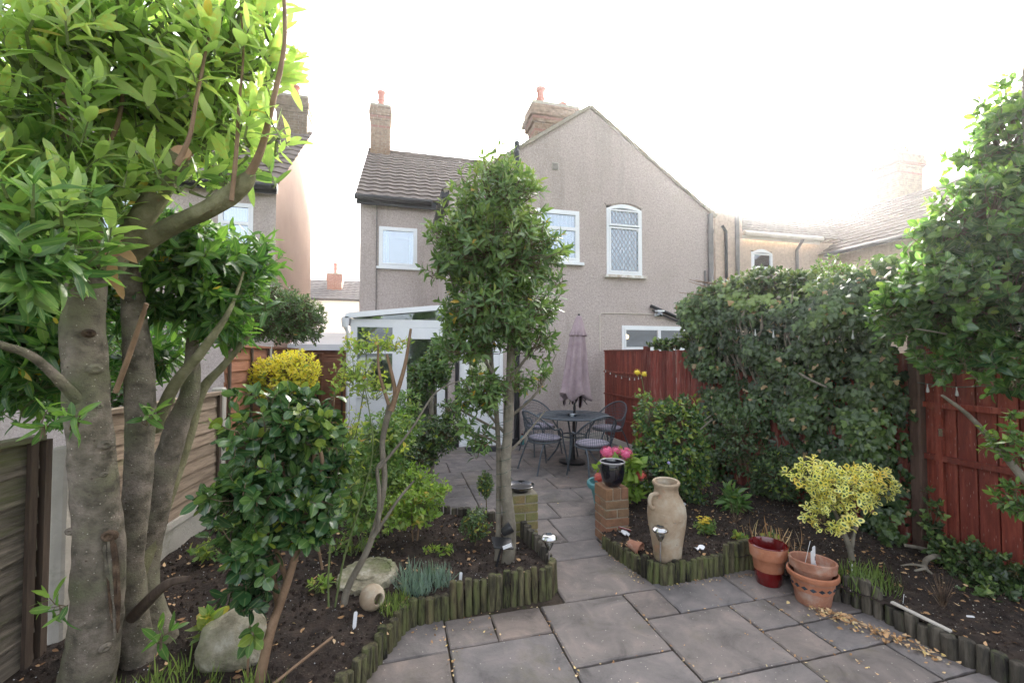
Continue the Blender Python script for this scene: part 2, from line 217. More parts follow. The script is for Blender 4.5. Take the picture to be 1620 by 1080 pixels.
LF['ivy'] = leafmat('ivy_leaf', [(0, (0.006, 0.014, 0.006)), (0.45, (0.019, 0.037, 0.012)), (0.75, (0.06, 0.105, 0.028)), (0.93, (0.15, 0.22, 0.05)), (1, (0.34, 0.22, 0.12))], 0.36, 0.12, ribmix=0.25)
LF['dark'] = leafmat('dark_shrub_leaf', [(0, (0.01, 0.026, 0.012)), (0.6, (0.028, 0.06, 0.022)), (1, (0.1, 0.16, 0.05))], 0.3, 0.15)
LF['lime'] = leafmat('lime_leaf', [(0, (0.05, 0.1, 0.015)), (0.5, (0.12, 0.2, 0.03)), (1, (0.27, 0.36, 0.06))], 0.5, 0.35)
LF['fresh'] = leafmat('fresh_leaf', [(0, (0.03, 0.075, 0.02)), (0.5, (0.07, 0.14, 0.035)), (1, (0.2, 0.26, 0.06))], 0.5, 0.3)
LF['rose'] = leafmat('rose_leaf', [(0, (0.07, 0.12, 0.03)), (0.5, (0.16, 0.22, 0.05)), (0.85, (0.33, 0.36, 0.07)), (1, (0.4, 0.22, 0.05))], 0.5, 0.4)
LF['gold'] = leafmat('golden_leaf', [(0, (0.16, 0.2, 0.03)), (0.25, (0.36, 0.34, 0.04)), (0.7, (0.55, 0.46, 0.05)), (1, (0.68, 0.5, 0.05))], 0.5, 0.35)
LF['blue'] = leafmat('blue_grey_blade', [(0, (0.06, 0.1, 0.08)), (1, (0.2, 0.27, 0.24))], 0.6, 0.2)
LF['grass'] = leafmat('green_blade', [(0, (0.04, 0.075, 0.015)), (1, (0.22, 0.28, 0.07))], 0.6, 0.3)
LF['litter'] = leafmat('fallen_leaf', [(0, (0.08, 0.04, 0.02)), (0.35, (0.2, 0.11, 0.05)), (0.6, (0.35, 0.22, 0.12)), (0.85, (0.5, 0.4, 0.25)), (1, (0.6, 0.42, 0.06))], 0.8, 0.1, ribmix=0.1)
LF['varG'] = leafmat('variegated_leaf_centre', [(0, (0.02, 0.06, 0.03)), (1, (0.08, 0.15, 0.05))], 0.35, 0.15)
LF['varY'] = leafmat('variegated_leaf_margin', [(0, (0.36, 0.34, 0.12)), (0.5, (0.6, 0.52, 0.19)), (0.85, (0.72, 0.56, 0.16)), (1, (0.75, 0.5, 0.08))], 0.4, 0.3)

# ------------------------------------------------------------------ mesh helpers
def mesh_of(name, v, f, m, smooth=True, ang=35):
    me = bpy.data.meshes.new(name); me.from_pydata([tuple(p) for p in v], [], f); me.materials.append(m)
    if smooth:
        me.shade_smooth(); me.set_sharp_from_angle(angle=radians(ang))
    return me
def link(name, me, parent=None, loc=None, kind=None):
    o = bpy.data.objects.new(name, me); C.objects.link(o)
    if parent: o.parent = parent
    if loc is not None: o.location = loc
    if kind: o['kind'] = kind
    return o
def tag(o, label, cat, group=None):
    o['label'] = label; o['category'] = cat
    if group: o['group'] = group
    return o
def thing(name, label, cat, loc=(0, 0, 0), rz=0, group=None):
    o = bpy.data.objects.new(name, None); C.objects.link(o); o.location = loc; o.rotation_euler = (0, 0, rz); o.empty_display_size = 0.1
    return tag(o, label, cat, group)
class MB:
    def __init__(s): s.v = []; s.f = []
    def add(s, v, f):
        n = len(s.v); s.v += [tuple(p) for p in v]; s.f += [tuple(i+n for i in q) for q in f]; return s
    def box(s, a, b, M4=None):
        x0, y0, z0 = a; x1, y1, z1 = b
        v = [Vector(p) for p in ((x0, y0, z0), (x1, y0, z0), (x1, y1, z0), (x0, y1, z0), (x0, y0, z1), (x1, y0, z1), (x1, y1, z1), (x0, y1, z1))]
        if M4: v = [M4 @ p for p in v]
        return s.add(v, [(0, 3, 2, 1), (4, 5, 6, 7), (0, 1, 5, 4), (1, 2, 6, 5), (2, 3, 7, 6), (3, 0, 4, 7)])
    def hexa(s, v): return s.add(v, [(0, 3, 2, 1), (4, 5, 6, 7), (0, 1, 5, 4), (1, 2, 6, 5), (2, 3, 7, 6), (3, 0, 4, 7)])
    def cbox(s, a, b, c=0.006, M4=None, jit=0):
        (x0, y0, z0), (x1, y1, z1) = a, b; v = []
        X = (x0, x1); Y = (y0, y1); Z = (z0, z1); idx = {}
        for i in (0, 1):
            for j in (0, 1):
                for k in (0, 1):
                    sx, sy, sz = (1-2*i)*c, (1-2*j)*c, (1-2*k)*c
                    r = lambda: random.uniform(-jit, jit)
                    for ax, p in enumerate(((X[i], Y[j]+sy, Z[k]+sz), (X[i]+sx, Y[j], Z[k]+sz), (X[i]+sx, Y[j]+sy, Z[k]))):
                        idx[(i, j, k, ax)] = len(v); v.append(Vector((p[0]+r(), p[1]+r(), p[2]+r()*0.4)))
        I = lambda i, j, k, a: idx[(i, j, k, a)]
        f = []
        f += [(I(0,0,0,0), I(0,0,1,0), I(0,1,1,0), I(0,1,0,0)), (I(1,0,0,0), I(1,1,0,0), I(1,1,1,0), I(1,0,1,0)),
              (I(0,0,0,1), I(1,0,0,1), I(1,0,1,1), I(0,0,1,1)), (I(0,1,0,1), I(0,1,1,1), I(1,1,1,1), I(1,1,0,1)),
              (I(0,0,0,2), I(0,1,0,2), I(1,1,0,2), I(1,0,0,2)), (I(0,0,1,2), I(1,0,1,2), I(1,1,1,2), I(0,1,1,2))]
        for i in (0, 1):
            for j in (0, 1): f.append((I(i,j,0,0), I(i,j,0,1), I(i,j,1,1), I(i,j,1,0)) if (i == j) is False else (I(i,j,0,1), I(i,j,0,0), I(i,j,1,0), I(i,j,1,1)))
            for k in (0, 1): f.append((I(i,0,k,0), I(i,0,k,2), I(i,1,k,2), I(i,1,k,0)) if i == k else (I(i,0,k,2), I(i,0,k,0), I(i,1,k,0), I(i,1,k,2)))
        for j in (0, 1):
            for k in (0, 1): f.append((I(0,j,k,1), I(0,j,k,2), I(1,j,k,2), I(1,j,k,1)) if j != k else (I(0,j,k,2), I(0,j,k,1), I(1,j,k,1), I(1,j,k,2)))
            
        for i in (0, 1):
            for j in (0, 1):
                for k in (0, 1):
                    t = (I(i,j,k,0), I(i,j,k,1), I(i,j,k,2)); f.append(t if (i+j+k) % 2 else t[::-1])
        if M4: v = [M4 @ p for p in v]
        return s.add(v, f)
    def tube(s, pts, rad, n=8, caps=True, bump=0.0, seed=0):
        P = [Vector(p) for p in pts]
        R = [rad]*len(P) if isinstance(rad, (int, float)) else list(rad)
        T = [(P[min(i+1, len(P)-1)]-P[max(i-1, 0)]).normalized() for i in range(len(P))]
        a = Vector((1, 0, 0)) if abs(T[0].x) < 0.8 else Vector((0, 1, 0))
        u = T[0].cross(a).normalized(); v = []
        for i, p in enumerate(P):
            u = (u - T[i]*u.dot(T[i])).normalized(); w_ = T[i].cross(u)
            for k in range(n):
                an = 2*pi*k/n; r = R[i]
                if bump: r *= 1 + bump*(noise.noise(Vector((cos(an)*1.3+seed, sin(an)*1.3, p.z*4+i*0.05)))+0.4*noise.noise(Vector((cos(an)*4+seed, sin(an)*4, p.z*13+i*0.1))))
                v.append(p + (u*cos(an) + w_*sin(an))*r)
        f = [(i*n+k, i*n+(k+1) % n, (i+1)*n+(k+1) % n, (i+1)*n+k) for i in range(len(P)-1) for k in range(n)]
        if caps: f += [tuple(range(n))[::-1], tuple(range((len(P)-1)*n, len(P)*n))]
        return s.add(v, f)
    def lathe(s, prof, n=28, c=(0, 0, 0), M4=None, fold=None):
        v = []; c = Vector(c)
        for j, (r, z) in enumerate(prof):
            for k in range(n):
                a = 2*pi*k/n; rr = r if not fold else r*(1 + fold(a, j/(len(prof)-1)))
                p = Vector((rr*cos(a), rr*sin(a), z)); v.append((M4 @ p if M4 else p) + c)
        f = [(i*n+k, i*n+(k+1) % n, (i+1)*n+(k+1) % n, (i+1)*n+k) for i in range(len(prof)-1) for k in range(n)]
        return s.add(v, f)
    def extr(s, outline, y0, y1):          # outline in x,z
        n = len(outline); v = [(x, y0, z) for x, z in outline] + [(x, y1, z) for x, z in outline]
        f = [tuple(range(n)), tuple(range(n, 2*n))[::-1]] + [(i, n+i, n+(i+1) % n, (i+1) % n) for i in range(n)]
        return s.add(v, f)
    def build(s, name, m, parent=None, smooth=True, ang=35, kind=None, loc=None):
        return link(name, mesh_of(name, s.v, s.f, m, smooth, ang), parent, loc, kind)
def spline(pts, k=6):
    P = [Vector(p) for p in pts]; out = []
    for i in range(len(P)-1):
        p0 = P[max(i-1, 0)]; p1 = P[i]; p2 = P[i+1]; p3 = P[min(i+2, len(P)-1)]
        for j in range(k):
            t = j/k; out.append(0.5*((2*p1) + (p2-p0)*t + (2*p0-5*p1+4*p2-p3)*t*t + (3*p1-p0-3*p2+p3)*t**3))
    out.append(P[-1]); return out
def lerp_r(rs, k):
    o = []
    for i in range(len(rs)-1): o += [rs[i]+(rs[i+1]-rs[i])*j/k for j in range(k)]
    return o+[rs[-1]]

# leaf templates: base at origin, tip at +y, upper face +z, length 1
def leaf_tmpl(w, rows, fold=0.25, curve=0.25, prof=None, wav=0.0):
    v = [(0, 0, 0)]; rib = [1]; f = []
    for i in range(1, rows+1):
        t = i/(rows+1); hw = w*(prof(t) if prof else sin(pi*t**0.85)); z = -curve*t*t
        wv = wav*sin(i*2.3)
        v += [(-hw, t, z+hw*fold+wv), (0, t, z), (hw, t, z+hw*fold-wv)]; rib += [0, 1, 0]
    v.append((0, 1, -curve)); rib.append(1)
    f += [(0, 2, 1), (0, 3, 2)]
    for i in range(rows-1):
        a = 1+i*3; b = a+3
        f += [(a, a+1, b+1), (a, b+1, b), (a+1, a+2, b+2), (a+1, b+2, b+1)]
    a = 1+(rows-1)*3; e = len(v)-1
    f += [(a, a+1, e), (a+1, a+2, e)]
    return np.array(v, float), np.array(f, int), np.array(rib, float), None
T_LAUREL = leaf_tmpl(0.155, 5, 0.16, 0.22, prof=lambda t: sin(pi*t**0.9)**0.62, wav=0.012)
T_CAM = leaf_tmpl(0.33, 4, 0.14, 0.16, prof=lambda t: sin(pi*t)**0.7)
T_BAY = leaf_tmpl(0.19, 2, 0.35, 0.18)
T_OVAL = leaf_tmpl(0.27, 2, 0.25, 0.2)
T_BLADE = leaf_tmpl(0.03, 3, 0.3, 0.35, prof=lambda t: 1-0.5*t)
T_SMALL = leaf_tmpl(0.26, 1, 0.3, 0.12)
T_BIG = leaf_tmpl(0.33, 4, 0.25, 0.3)
def ivy_tmpl():
    o = [(0, 0), (-0.34, -0.02), (-0.52, 0.22), (-0.27, 0.36), (-0.3, 0.62), (0, 1.0), (0.3, 0.62), (0.27, 0.36), (0.52, 0.22), (0.34, -0.02)]
    v = [(0, 0.3, 0.0)] + [(x, y, -0.06-0.1*abs(x)-0.1*max(y-0.4, 0)) for x, y in o]
    n = len(o); f = [(0, 1+(i+1) % n, 1+i) for i in range(n)]
    rib = [1]+[1 if i in (0, 5) else 0 for i in range(n)]
    return np.array(v, float), np.array(f, int), np.array(rib, float), None
T_IVY = ivy_tmpl()
def var_tmpl():
    n = 8; v = [(0, 0.5, 0)]; rib = [0]
    for sc in (0.48, 1.0):
        for k in range(n):
            a = 2*pi*k/n; v.append((0.3*sc*sin(a), 0.5-0.5*sc*cos(a), 0.08*sc*abs(sin(a))-0.1*(0.5-0.5*sc*cos(a))**2)); rib.append(0)
    f = [(0, 1+(k+1) % n, 1+k) for k in range(n)]; mi = [0]*n
    for k in range(n):
        a, b = 1+k, 1+(k+1) % n; f += [(a, b, b+n), (a, b+n, a+n)]; mi += [1, 1]
    f = [tuple(reversed(q)) for q in f]
    return np.array(v, float), np.array(f, int), np.array(rib, float), np.array(mi)
T_VAR = var_tmpl()
_tm = {}
def tmesh(name, T, mats):
    key = (name, id(T))
    if key not in _tm:
        me = bpy.data.meshes.new(name); me.from_pydata([tuple(p) for p in T[0]], [], [tuple(int(i) for i in q) for q in T[1]])
        for m in mats: me.materials.append(m)
        if T[3] is not None: me.polygons.foreach_set('material_index', T[3])
        a = me.attributes.new('rib', 'FLOAT', 'POINT'); a.data.foreach_set('value', T[2]); me.shade_smooth(); _tm[key] = me
    return _tm[key]
def leaf_mesh(name, T, mats, pos, R, sc, tone):
    V, F, rib, mi = T; n = len(pos)
    P = np.einsum('nij,vj->nvi', R, V)*sc[:, None, None] + pos[:, None, :]
    me = bpy.data.meshes.new(name); nv = len(V); nf = len(F)
    me.vertices.add(n*nv); me.vertices.foreach_set('co', P.reshape(-1).astype(np.float32))
    FF = (F[None]+(np.arange(n)*nv)[:, None, None]).reshape(-1)
    me.loops.add(len(FF)); me.loops.foreach_set('vertex_index', FF.astype(np.int32))
    me.polygons.add(n*nf); me.polygons.foreach_set('loop_start', np.arange(0, len(FF), 3, dtype=np.int32))
    for m in mats: me.materials.append(m)
    if mi is not None: me.polygons.foreach_set('material_index', np.tile(mi, n).astype(np.int32))
    me.update(calc_edges=True)
    a = me.attributes.new('tone', 'FLOAT', 'POINT'); a.data.foreach_set('value', np.repeat(np.clip(tone, 0.002, 1), nv).astype(np.float32))
    a = me.attributes.new('rib', 'FLOAT', 'POINT'); a.data.foreach_set('value', np.tile(rib, n).astype(np.float32))
    me.shade_smooth(); return me
def nrm(a): return a/np.maximum(np.linalg.norm(a, axis=1, keepdims=True), 1e-9)
def frames(d, n):                       # leaf axis d, approx upper normal n -> rotation matrices
    d = nrm(d); x = nrm(np.cross(d, n)); z = np.cross(x, d); return np.stack([x, d, z], axis=2)
def in_view(p, m=20):
    q = p-np.array(EYE); dz = q@np.array(FWD); x = 810+FPX*(q@np.array(RGT))/np.maximum(dz, 1e-3); y = 540-FPX*(q@np.array(UPV))/np.maximum(dz, 1e-3)
    return (dz > 0.2) & (x > -m) & (x < 1620+m) & (y > -m) & (y < 1080+m), dz
def put_leaves(root, T, mats, pos, R, sc, tone, nobj=300, part='foliage', lname='leaf'):
    """up to nobj nearest leaves in view are parts of their own, the rest one part"""
    base = np.array(root.location); n = len(pos); R = R.copy(); R[:, :, 0] *= RNG.uniform(0.72, 1.18, n)[:, None]; R[:, :, 2] *= RNG.uniform(-0.2, 2.4, n)[:, None]
    single = np.zeros(n, bool)
    if nobj:
        vis, dz = in_view(pos); cand = np.where(vis)[0]; cand = cand[np.argsort((dz/sc)[cand])][:nobj]; single[cand] = True
        me = tmesh(lname, T, mats)
        for i in cand:
            o = bpy.data.objects.new(lname, me); C.objects.link(o); o.parent = root
            m4 = Matrix([[*(R[i][r]*sc[i]), pos[i][r]-base[r]] for r in range(3)]+[[0, 0, 0, 1]]); o.matrix_basis = m4
            t = float(np.clip(tone[i], 0, 1)); o.color = (t, t, t, 1)
    k = ~single
    if k.any():
        link(part, leaf_mesh(part, T, mats, pos[k]-base, R[k], sc[k], tone[k]), root, kind='stuff')
def sample_ells(ells, n, shell=0.6):
    wt = np.array([e[1][0]*e[1][1]*e[1][2] for e in ells])**0.7; wt = wt*np.array([e[2] if len(e) > 2 else 1 for e in ells]); wt /= wt.sum()
    ci = RNG.choice(len(ells), n, p=wt); c = np.array([list(e[0]) for e in ells])[ci]; r = np.array([list(e[1]) for e in ells])[ci]
    u = nrm(RNG.normal(size=(n, 3))); s_ = (shell**3 + RNG.random(n)*(1-shell**3))**(1/3)
    wob = np.array([1+0.28*noise.noise(Vector(a*2.1+b)) for a, b in zip(u, c)])
    return c+u*r*(s_*wob)[:, None], nrm(u/r), c, s_
def crown(root, ells, tips, per, L, T, mats, nobj=300, shell=0.6, up=0.5, out=1.0, spread=1.0, seg=0.12, droop=0.1, tw=0.004, tmat=None,
          tone=(0.1, 0.5), tiplight=0.35, hlight=0.25, zmin=0.12, zr=None, yellow=0.006, Lv=0.3, lname='leaf', flat=0.0):
    P, N, Cn, s_ = sample_ells(ells, tips, shell)
    ok = P[:, 2] > zmin; P, N, Cn, s_ = P[ok], N[ok], Cn[ok], s_[ok]; n = len(P)
    ax = nrm(N*out + np.array([0, 0, up]) + RNG.normal(size=(n, 3))*0.35)
    z0, z1 = (zr if zr else (P[:, 2].min(), P[:, 2].max()))
    k = np.tile(np.arange(per), n); ti = np.repeat(np.arange(n), per); fr = k/max(per-1, 1)
    A = ax[ti]; phi = k*2.399+RNG.random(n)[ti]*6.28+RNG.normal(size=len(k))*0.3
    e1 = nrm(np.cross(A, RNG.normal(size=(n, 3))[ti])); e2 = np.cross(A, e1)
    rad = e1*np.cos(phi)[:, None]+e2*np.sin(phi)[:, None]
    # open angle: tip leaves point along the axis, lower leaves spread out
    th = (1.25-0.85*fr)*spread+RNG.normal(size=len(k))*0.18
    d = A*np.cos(th)[:, None]+rad*np.sin(th)[:, None]; d[:, 2] -= droop*(1-0.5*fr); d = nrm(d)
    nn = A*np.sin(th)[:, None]-rad*np.cos(th)[:, None]; nn[:, 2] += flat; nn += RNG.normal(size=nn.shape)*0.25
    pos = P[ti]-A*(seg*(1-fr))[:, None]
    sc = L*(1+RNG.uniform(-Lv, Lv, len(k)))*(1-0.35*fr**3)
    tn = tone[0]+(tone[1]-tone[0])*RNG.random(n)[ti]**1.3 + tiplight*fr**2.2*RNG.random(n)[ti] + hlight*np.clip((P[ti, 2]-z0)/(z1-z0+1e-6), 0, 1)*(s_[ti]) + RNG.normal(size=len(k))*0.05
    tn = np.clip(tn, 0.01, 0.93); tn[RNG.random(len(k)) < yellow] = 1.0
    put_leaves(root, T, mats, pos, frames(d, nn), sc, tn, nobj, lname=lname)
    base = np.array(root.location); mb = MB()
    for i in range(n):
        p = P[i]-base; q = p-ax[i]*seg*1.1; c = Cn[i]-base; m_ = q+(c-q)*random.uniform(0.35, 0.75)+np.array([0, 0, -0.05])
        mb.tube([m_, (m_+q)/2+RNG.normal(size=3)*0.012, q, p], [tw*1.6, tw*1.3, tw, tw*0.4], 3, False)
    mb.build('twigs', tmat or M['twig'], root, kind='stuff')
def limb(root, pts, rad, m, name='branch', k=6, n=12, bump=0.12, seed=0):
    b = Vector(root.location); P = [Vector(p)-b for p in spline(pts, k)]
    return MB().tube(P, lerp_r(rad, k), n, True, bump, seed).build(name, m, root, ang=60)

# ================================================================== SETTING
def sheet(name, x0, y0, x1, y1, z, m, kind='structure'):
    return MB().add([(x0, y0, z), (x1, y0, z), (x1, y1, z), (x0, y1, z)], [(0, 1, 2, 3)]).build(name, m, kind=kind, smooth=False)
sheet('ground', -400, -300, 400, 600, -0.10, M['earth'])
patio = sheet('patio', -1.6, -3, 4.3, 10.2, -0.018, M['joint'])
def slab(x0, y0, x1, y1):
    g = 0.006; a = random.uniform(-0.003, 0.003); cx, cy = (x0+x1)/2, (y0+y1)/2
    mb = MB(); hx, hy = (x1-x0)/2-g, (y1-y0)/2-g; c = 0.007
    j = lambda: random.uniform(-0.004, 0.004)
    top = []; ring = []; n = 6
    # ragged riven edge
    per = [(-hx+2*hx*i/n, -hy) for i in range(n)]+[(hx, -hy+2*hy*i/n) for i in range(n)]+[(hx-2*hx*i/n, hy) for i in range(n)]+[(-hx, hy-2*hy*i/n) for i in range(n)]
    v = []; tx, ty = random.uniform(-0.004, 0.004), random.uniform(-0.004, 0.004)
    for x, y in per: v.append((x+j()*0.7, y+j()*0.7, -0.04))
    for x, y in per: v.append((x+j(), y+j(), -c+tx*x+ty*y+a))
    for x, y in per: v.append((x*(1-c/hx*1.3)+j()*0.5, y*(1-c/hy*1.3)+j()*0.5, tx*x+ty*y+a+random.uniform(-0.0008, 0.0008)))
    m_ = len(per); v.append((0, 0, a+0.001))
    f = [(i, (i+1) % m_, m_+(i+1) % m_, m_+i) for i in range(m_)]+[(m_+i, m_+(i+1) % m_, 2*m_+(i+1) % m_, 2*m_+i) for i in range(m_)]+[(2*m_+i, 2*m_+(i+1) % m_, 3*m_) for i in range(m_)]
    o = MB().add(v, f).build('paving_slab', M['slab'], patio, ang=20, loc=(cx, cy, 0)); return o
near = [(-0.35, 2.48, 0.28, 3.0), (-0.35, 1.88, 0.28, 2.48), (0.28, 2.5, 0.57, 2.78), (0.57, 2.5, 0.9, 2.78), (0.28, 1.9, 0.9, 2.5), (0.9, 2.19, 1.5, 2.77), (0.9, 1.6, 1.5, 2.19),
        (1.5, 2.48, 1.76, 2.77), (1.5, 1.94, 2.11, 2.48), (1.76, 2.48, 2.34, 2.84), (2.11, 2.2, 2.4, 2.48), (2.11, 1.94, 2.4, 2.2), (2.34, 2.48, 2.95, 2.9), (2.4, 2.2, 2.98, 2.48), (2.4, 1.94, 2.95, 2.2),
        (1.5, 1.34, 2.11, 1.94), (2.11, 1.65, 2.7, 1.94), (2.7, 1.65, 3.0, 1.94), (2.11, 1.05, 2.7, 1.65), (2.7, 1.05, 3.2, 1.65), (0.28, 1.3, 0.9, 1.9), (-0.35, 1.3, 0.28, 1.88), (0.9, 1.0, 1.5, 1.6), (1.5, 0.75, 2.11, 1.34), (2.11, 0.45, 2.7, 1.05),
        (1.08, 2.77, 1.78, 3.33), (1.02, 3.33, 1.72, 3.64), (1.15, 3.64, 1.45, 4.2), (1.45, 3.64, 2.0, 4.2),
        (0.28, 0.7, 0.9, 1.3), (-0.35, 0.7, 0.28, 1.3), (0.9, 0.4, 1.5, 1.0), (-0.95, 0.7, -0.35, 1.3), (-0.95, 1.3, -0.35, 1.88), (1.5, 0.15, 2.11, 0.75), (2.7, 0.45, 3.3, 1.05)]
for s_ in near: slab(*s_)
y = 4.2; random.seed(21)
while y < 7.75:
    h = random.choice([0.3, 0.45, 0.6, 0.6]); h = min(h, 7.84-y)
    if 7.84-(y+h) < 0.25: h = 7.84-y
    x = 0.25 - random.choice([0, 0.15, 0.3])
    while x < 3.95:
        w_ = random.choice([0.45, 0.6, 0.6, 0.9]); x1 = min(x+w_, 4.05)
        if 4.05-x1 < 0.2: x1 = 4.05
        if h > 0.55 and w_ < 0.5 and random.random() < 0.5: slab(x, y, x1, y+h/2); slab(x, y+h/2, x1, y+h)
        else: slab(x, y, x1, y+h)
        x = x1
    y += h
for x in np.arange(-0.85, 0.2, 0.6): slab(x, 7.24, min(x+0.6, 0.25), 7.84)

# thin bright haze volume added to imitate lens glare round the low sun
hzm = bpy.data.materials.new('glare_haze'); hzm.use_nodes = True; _nt = hzm.node_tree; _nt.nodes.remove(_nt.nodes['Principled BSDF'])
_pv = _nt.nodes.new('ShaderNodeVolumePrincipled'); _pv.inputs['Density'].default_value = 0.0022; _pv.inputs['Anisotropy'].default_value = 0.85; _pv.inputs['Color'].default_value = (0.95, 0.96, 1, 1)
_nt.links.new(_pv.outputs[0], _nt.nodes['Material Output'].inputs['Volume'])
MB().box((-401, -301, -1.1), (401, 601, 11)).build('glare_haze', hzm, kind='stuff', smooth=False)

# soil beds
EL = [(-0.62, 1.2), (-0.35, 2.1), (-0.16, 2.38), (0.08, 2.80), (0.62, 2.86), (0.98, 2.86), (1.07, 2.98), (1.06, 3.3), (0.98, 3.62), (0.93, 3.86), (0.3, 4.35), (0.22, 5.6), (0.2, 7.2), (-0.85, 7.2), (-1.62, 7.9), (-1.72, 4.75), (-1.9, 3.0), (-2.2, 1.2)]
ER = [(3.32, 1.0), (2.98, 1.52), (2.93, 2.0), (2.8, 2.3), (2.62, 2.52), (2.72, 2.62), (2.7, 2.82), (2.25, 2.82), (1.83, 2.85), (1.7, 3.2), (1.70, 3.5), (1.93, 3.72), (2.1, 4.0), (2.35, 4.55), (3.0, 4.75), (3.95, 4.8), (4.1, 2.6), (4.2, 1.0)]
def inside(p, poly):
    c = False; x, y = p
    for i in range(len(poly)):
        (x1, y1), (x2, y2) = poly[i], poly[i-1]
        if (y1 > y) != (y2 > y) and x < (x2-x1)*(y-y1)/(y2-y1)+x1: c = not c
    return c
def hsoil(x, y):
    return 0.115 + 0.035*noise.noise(Vector((x*1.6, y*1.6, 3))) + 0.016*noise.noise(Vector((x*7, y*7, 1))) + 0.010*noise.noise(Vector((x*19, y*19, 5))) - 0.05*max(0, min(1, (-1.3-x)/0.5))*max(0, min(1, (3.5-y)/1.5)) - 0.05*max(0, min(1, x-3.2))
beds = []
for nm, poly in (('soil', EL), ('soil', ER)):
    mb = MB(); s_ = 0.03; ids = {}
    xs = [p[0] for p in poly]; ys = [p[1] for p in poly]
    def vid(i, j):
        if (i, j) not in ids: ids[(i, j)] = len(mb.v); mb.v.append((i*s_, j*s_, hsoil(i*s_, j*s_)))
        return ids[(i, j)]
    for i in range(int(min(xs)/s_)-1, int(max(xs)/s_)+1):
        for j in range(int(min(ys)/s_)-1, int(max(ys)/s_)+1):
            if inside(((i+0.5)*s_, (j+0.5)*s_), poly): mb.f.append((vid(i, j), vid(i+1, j), vid(i+1, j+1), vid(i, j+1)))
    beds.append(mb.build(nm, M['soil'], kind='structure', ang=180))
def rnd_in(poly, n):
    xs = [p[0] for p in poly]; ys = [p[1] for p in poly]; o = []
    while len(o) < n:
        p = (random.uniform(min(xs), max(xs)), random.uniform(min(ys), min(max(ys), 5.5)))
        if inside(p, poly): o.append(p)
    return o
# crumbs of soil, grit and fallen leaves lying about
def clods(name, pts, m, r0, r1, label=None):
    mb = MB()
    for x, y, z in pts:
        r = random.uniform(r0, r1)**1.0; s3 = [random.uniform(0.6, 1.2) for _ in range(3)]
        v = [(x+r*a*s3[0]*random.uniform(.7, 1.2), y+r*b*s3[1]*random.uniform(.7, 1.2), z+r*c*s3[2]) for a, b, c in ((1, 0, 0), (-1, 0, 0), (0, 1, 0), (0, -1, 0), (0, 0, 1), (0, 0, -1))]
        mb.add(v, [(0, 2, 4), (2, 1, 4), (1, 3, 4), (3, 0, 4), (2, 0, 5), (1, 2, 5), (3, 1, 5), (0, 3, 5)])
    return mb.build(name, m, ang=50, kind='stuff')
for poly in (EL, ER):
    clods('soil_crumbs', [(x, y, hsoil(x, y)+0.003) for x, y in rnd_in(poly, 5000)], M['soil'], 0.004, 0.016)
    clods('grit', [(x, y, hsoil(x, y)+0.003) for x, y in rnd_in(poly, 700)], M['label'] if poly is EL else M['conc'], 0.002, 0.005)
def litter(name, pts, L0, L1, tone=(0, 1), T=T_OVAL, m=None, label=None):
    n = len(pts); pos = np.array(pts)
    a = RNG.random(n)*6.28; d = np.stack([np.cos(a), np.sin(a), RNG.normal(size=n)*0.2], 1)
    nn = np.stack([RNG.normal(size=n)*0.4, RNG.normal(size=n)*0.4, np.where(RNG.random(n) < 0.5, 1, -1)], 1)
    return link(name, leaf_mesh(name, T, [m or LF['litter']], pos, frames(d, nn), RNG.uniform(L0, L1, n), RNG.uniform(tone[0], tone[1], n)), kind='stuff')
litter('leaf_litter', [(x, y, hsoil(x, y)+0.01) for x, y in rnd_in(EL, 900)], 0.008, 0.045, (0, 0.75))
litter('leaf_litter', [(x, y, hsoil(x, y)+0.01) for x, y in rnd_in(ER, 1000)], 0.008, 0.04, (0, 0.75))
pts = []
for _ in range(260):                      # drift of dead leaves in the corner by the right edging
    t = random.random()**1.2; p = Vector((2.66, 2.28, 0)).lerp(Vector((2.88, 1.75, 0)), t); k = 0.075*random.gauss(0, 1)*(1-0.4*t)
    pts.append((p.x-abs(k), p.y+random.gauss(0, 0.04), 0.006+random.random()*0.03))
litter('leaf_drift', pts, 0.012, 0.042, (0.25, 0.95))
pts = [(random.choice([0.28, 0.9, 1.5, 2.11, 2.4])+random.gauss(0, 0.006), random.uniform(1.5, 2.75), 0.003) for _ in range(190)] + [(random.uniform(0.3, 2.8), random.choice([2.77, 2.48, 2.19, 1.94, 3.33])+random.gauss(0, 0.006), 0.003) for _ in range(110)]
pts += [(random.uniform(0.0, 0.6)+0, random.uniform(2.55, 2.78), 0.006) for _ in range(40)] + [(random.uniform(0, 2.8), random.uniform(1.4, 7), 0.006) for _ in range(60)]
pts += [(1.75+random.gauss(0, 0.02)-0.05, random.uniform(2.8, 3.5), 0.006) for _ in range(70)] + [(random.uniform(1.85, 2.6), 2.76+random.gauss(0, 0.015), 0.006) for _ in range(60)]
litter('leaf_litter', pts, 0.008, 0.026, (0.1, 0.95), T_SMALL)

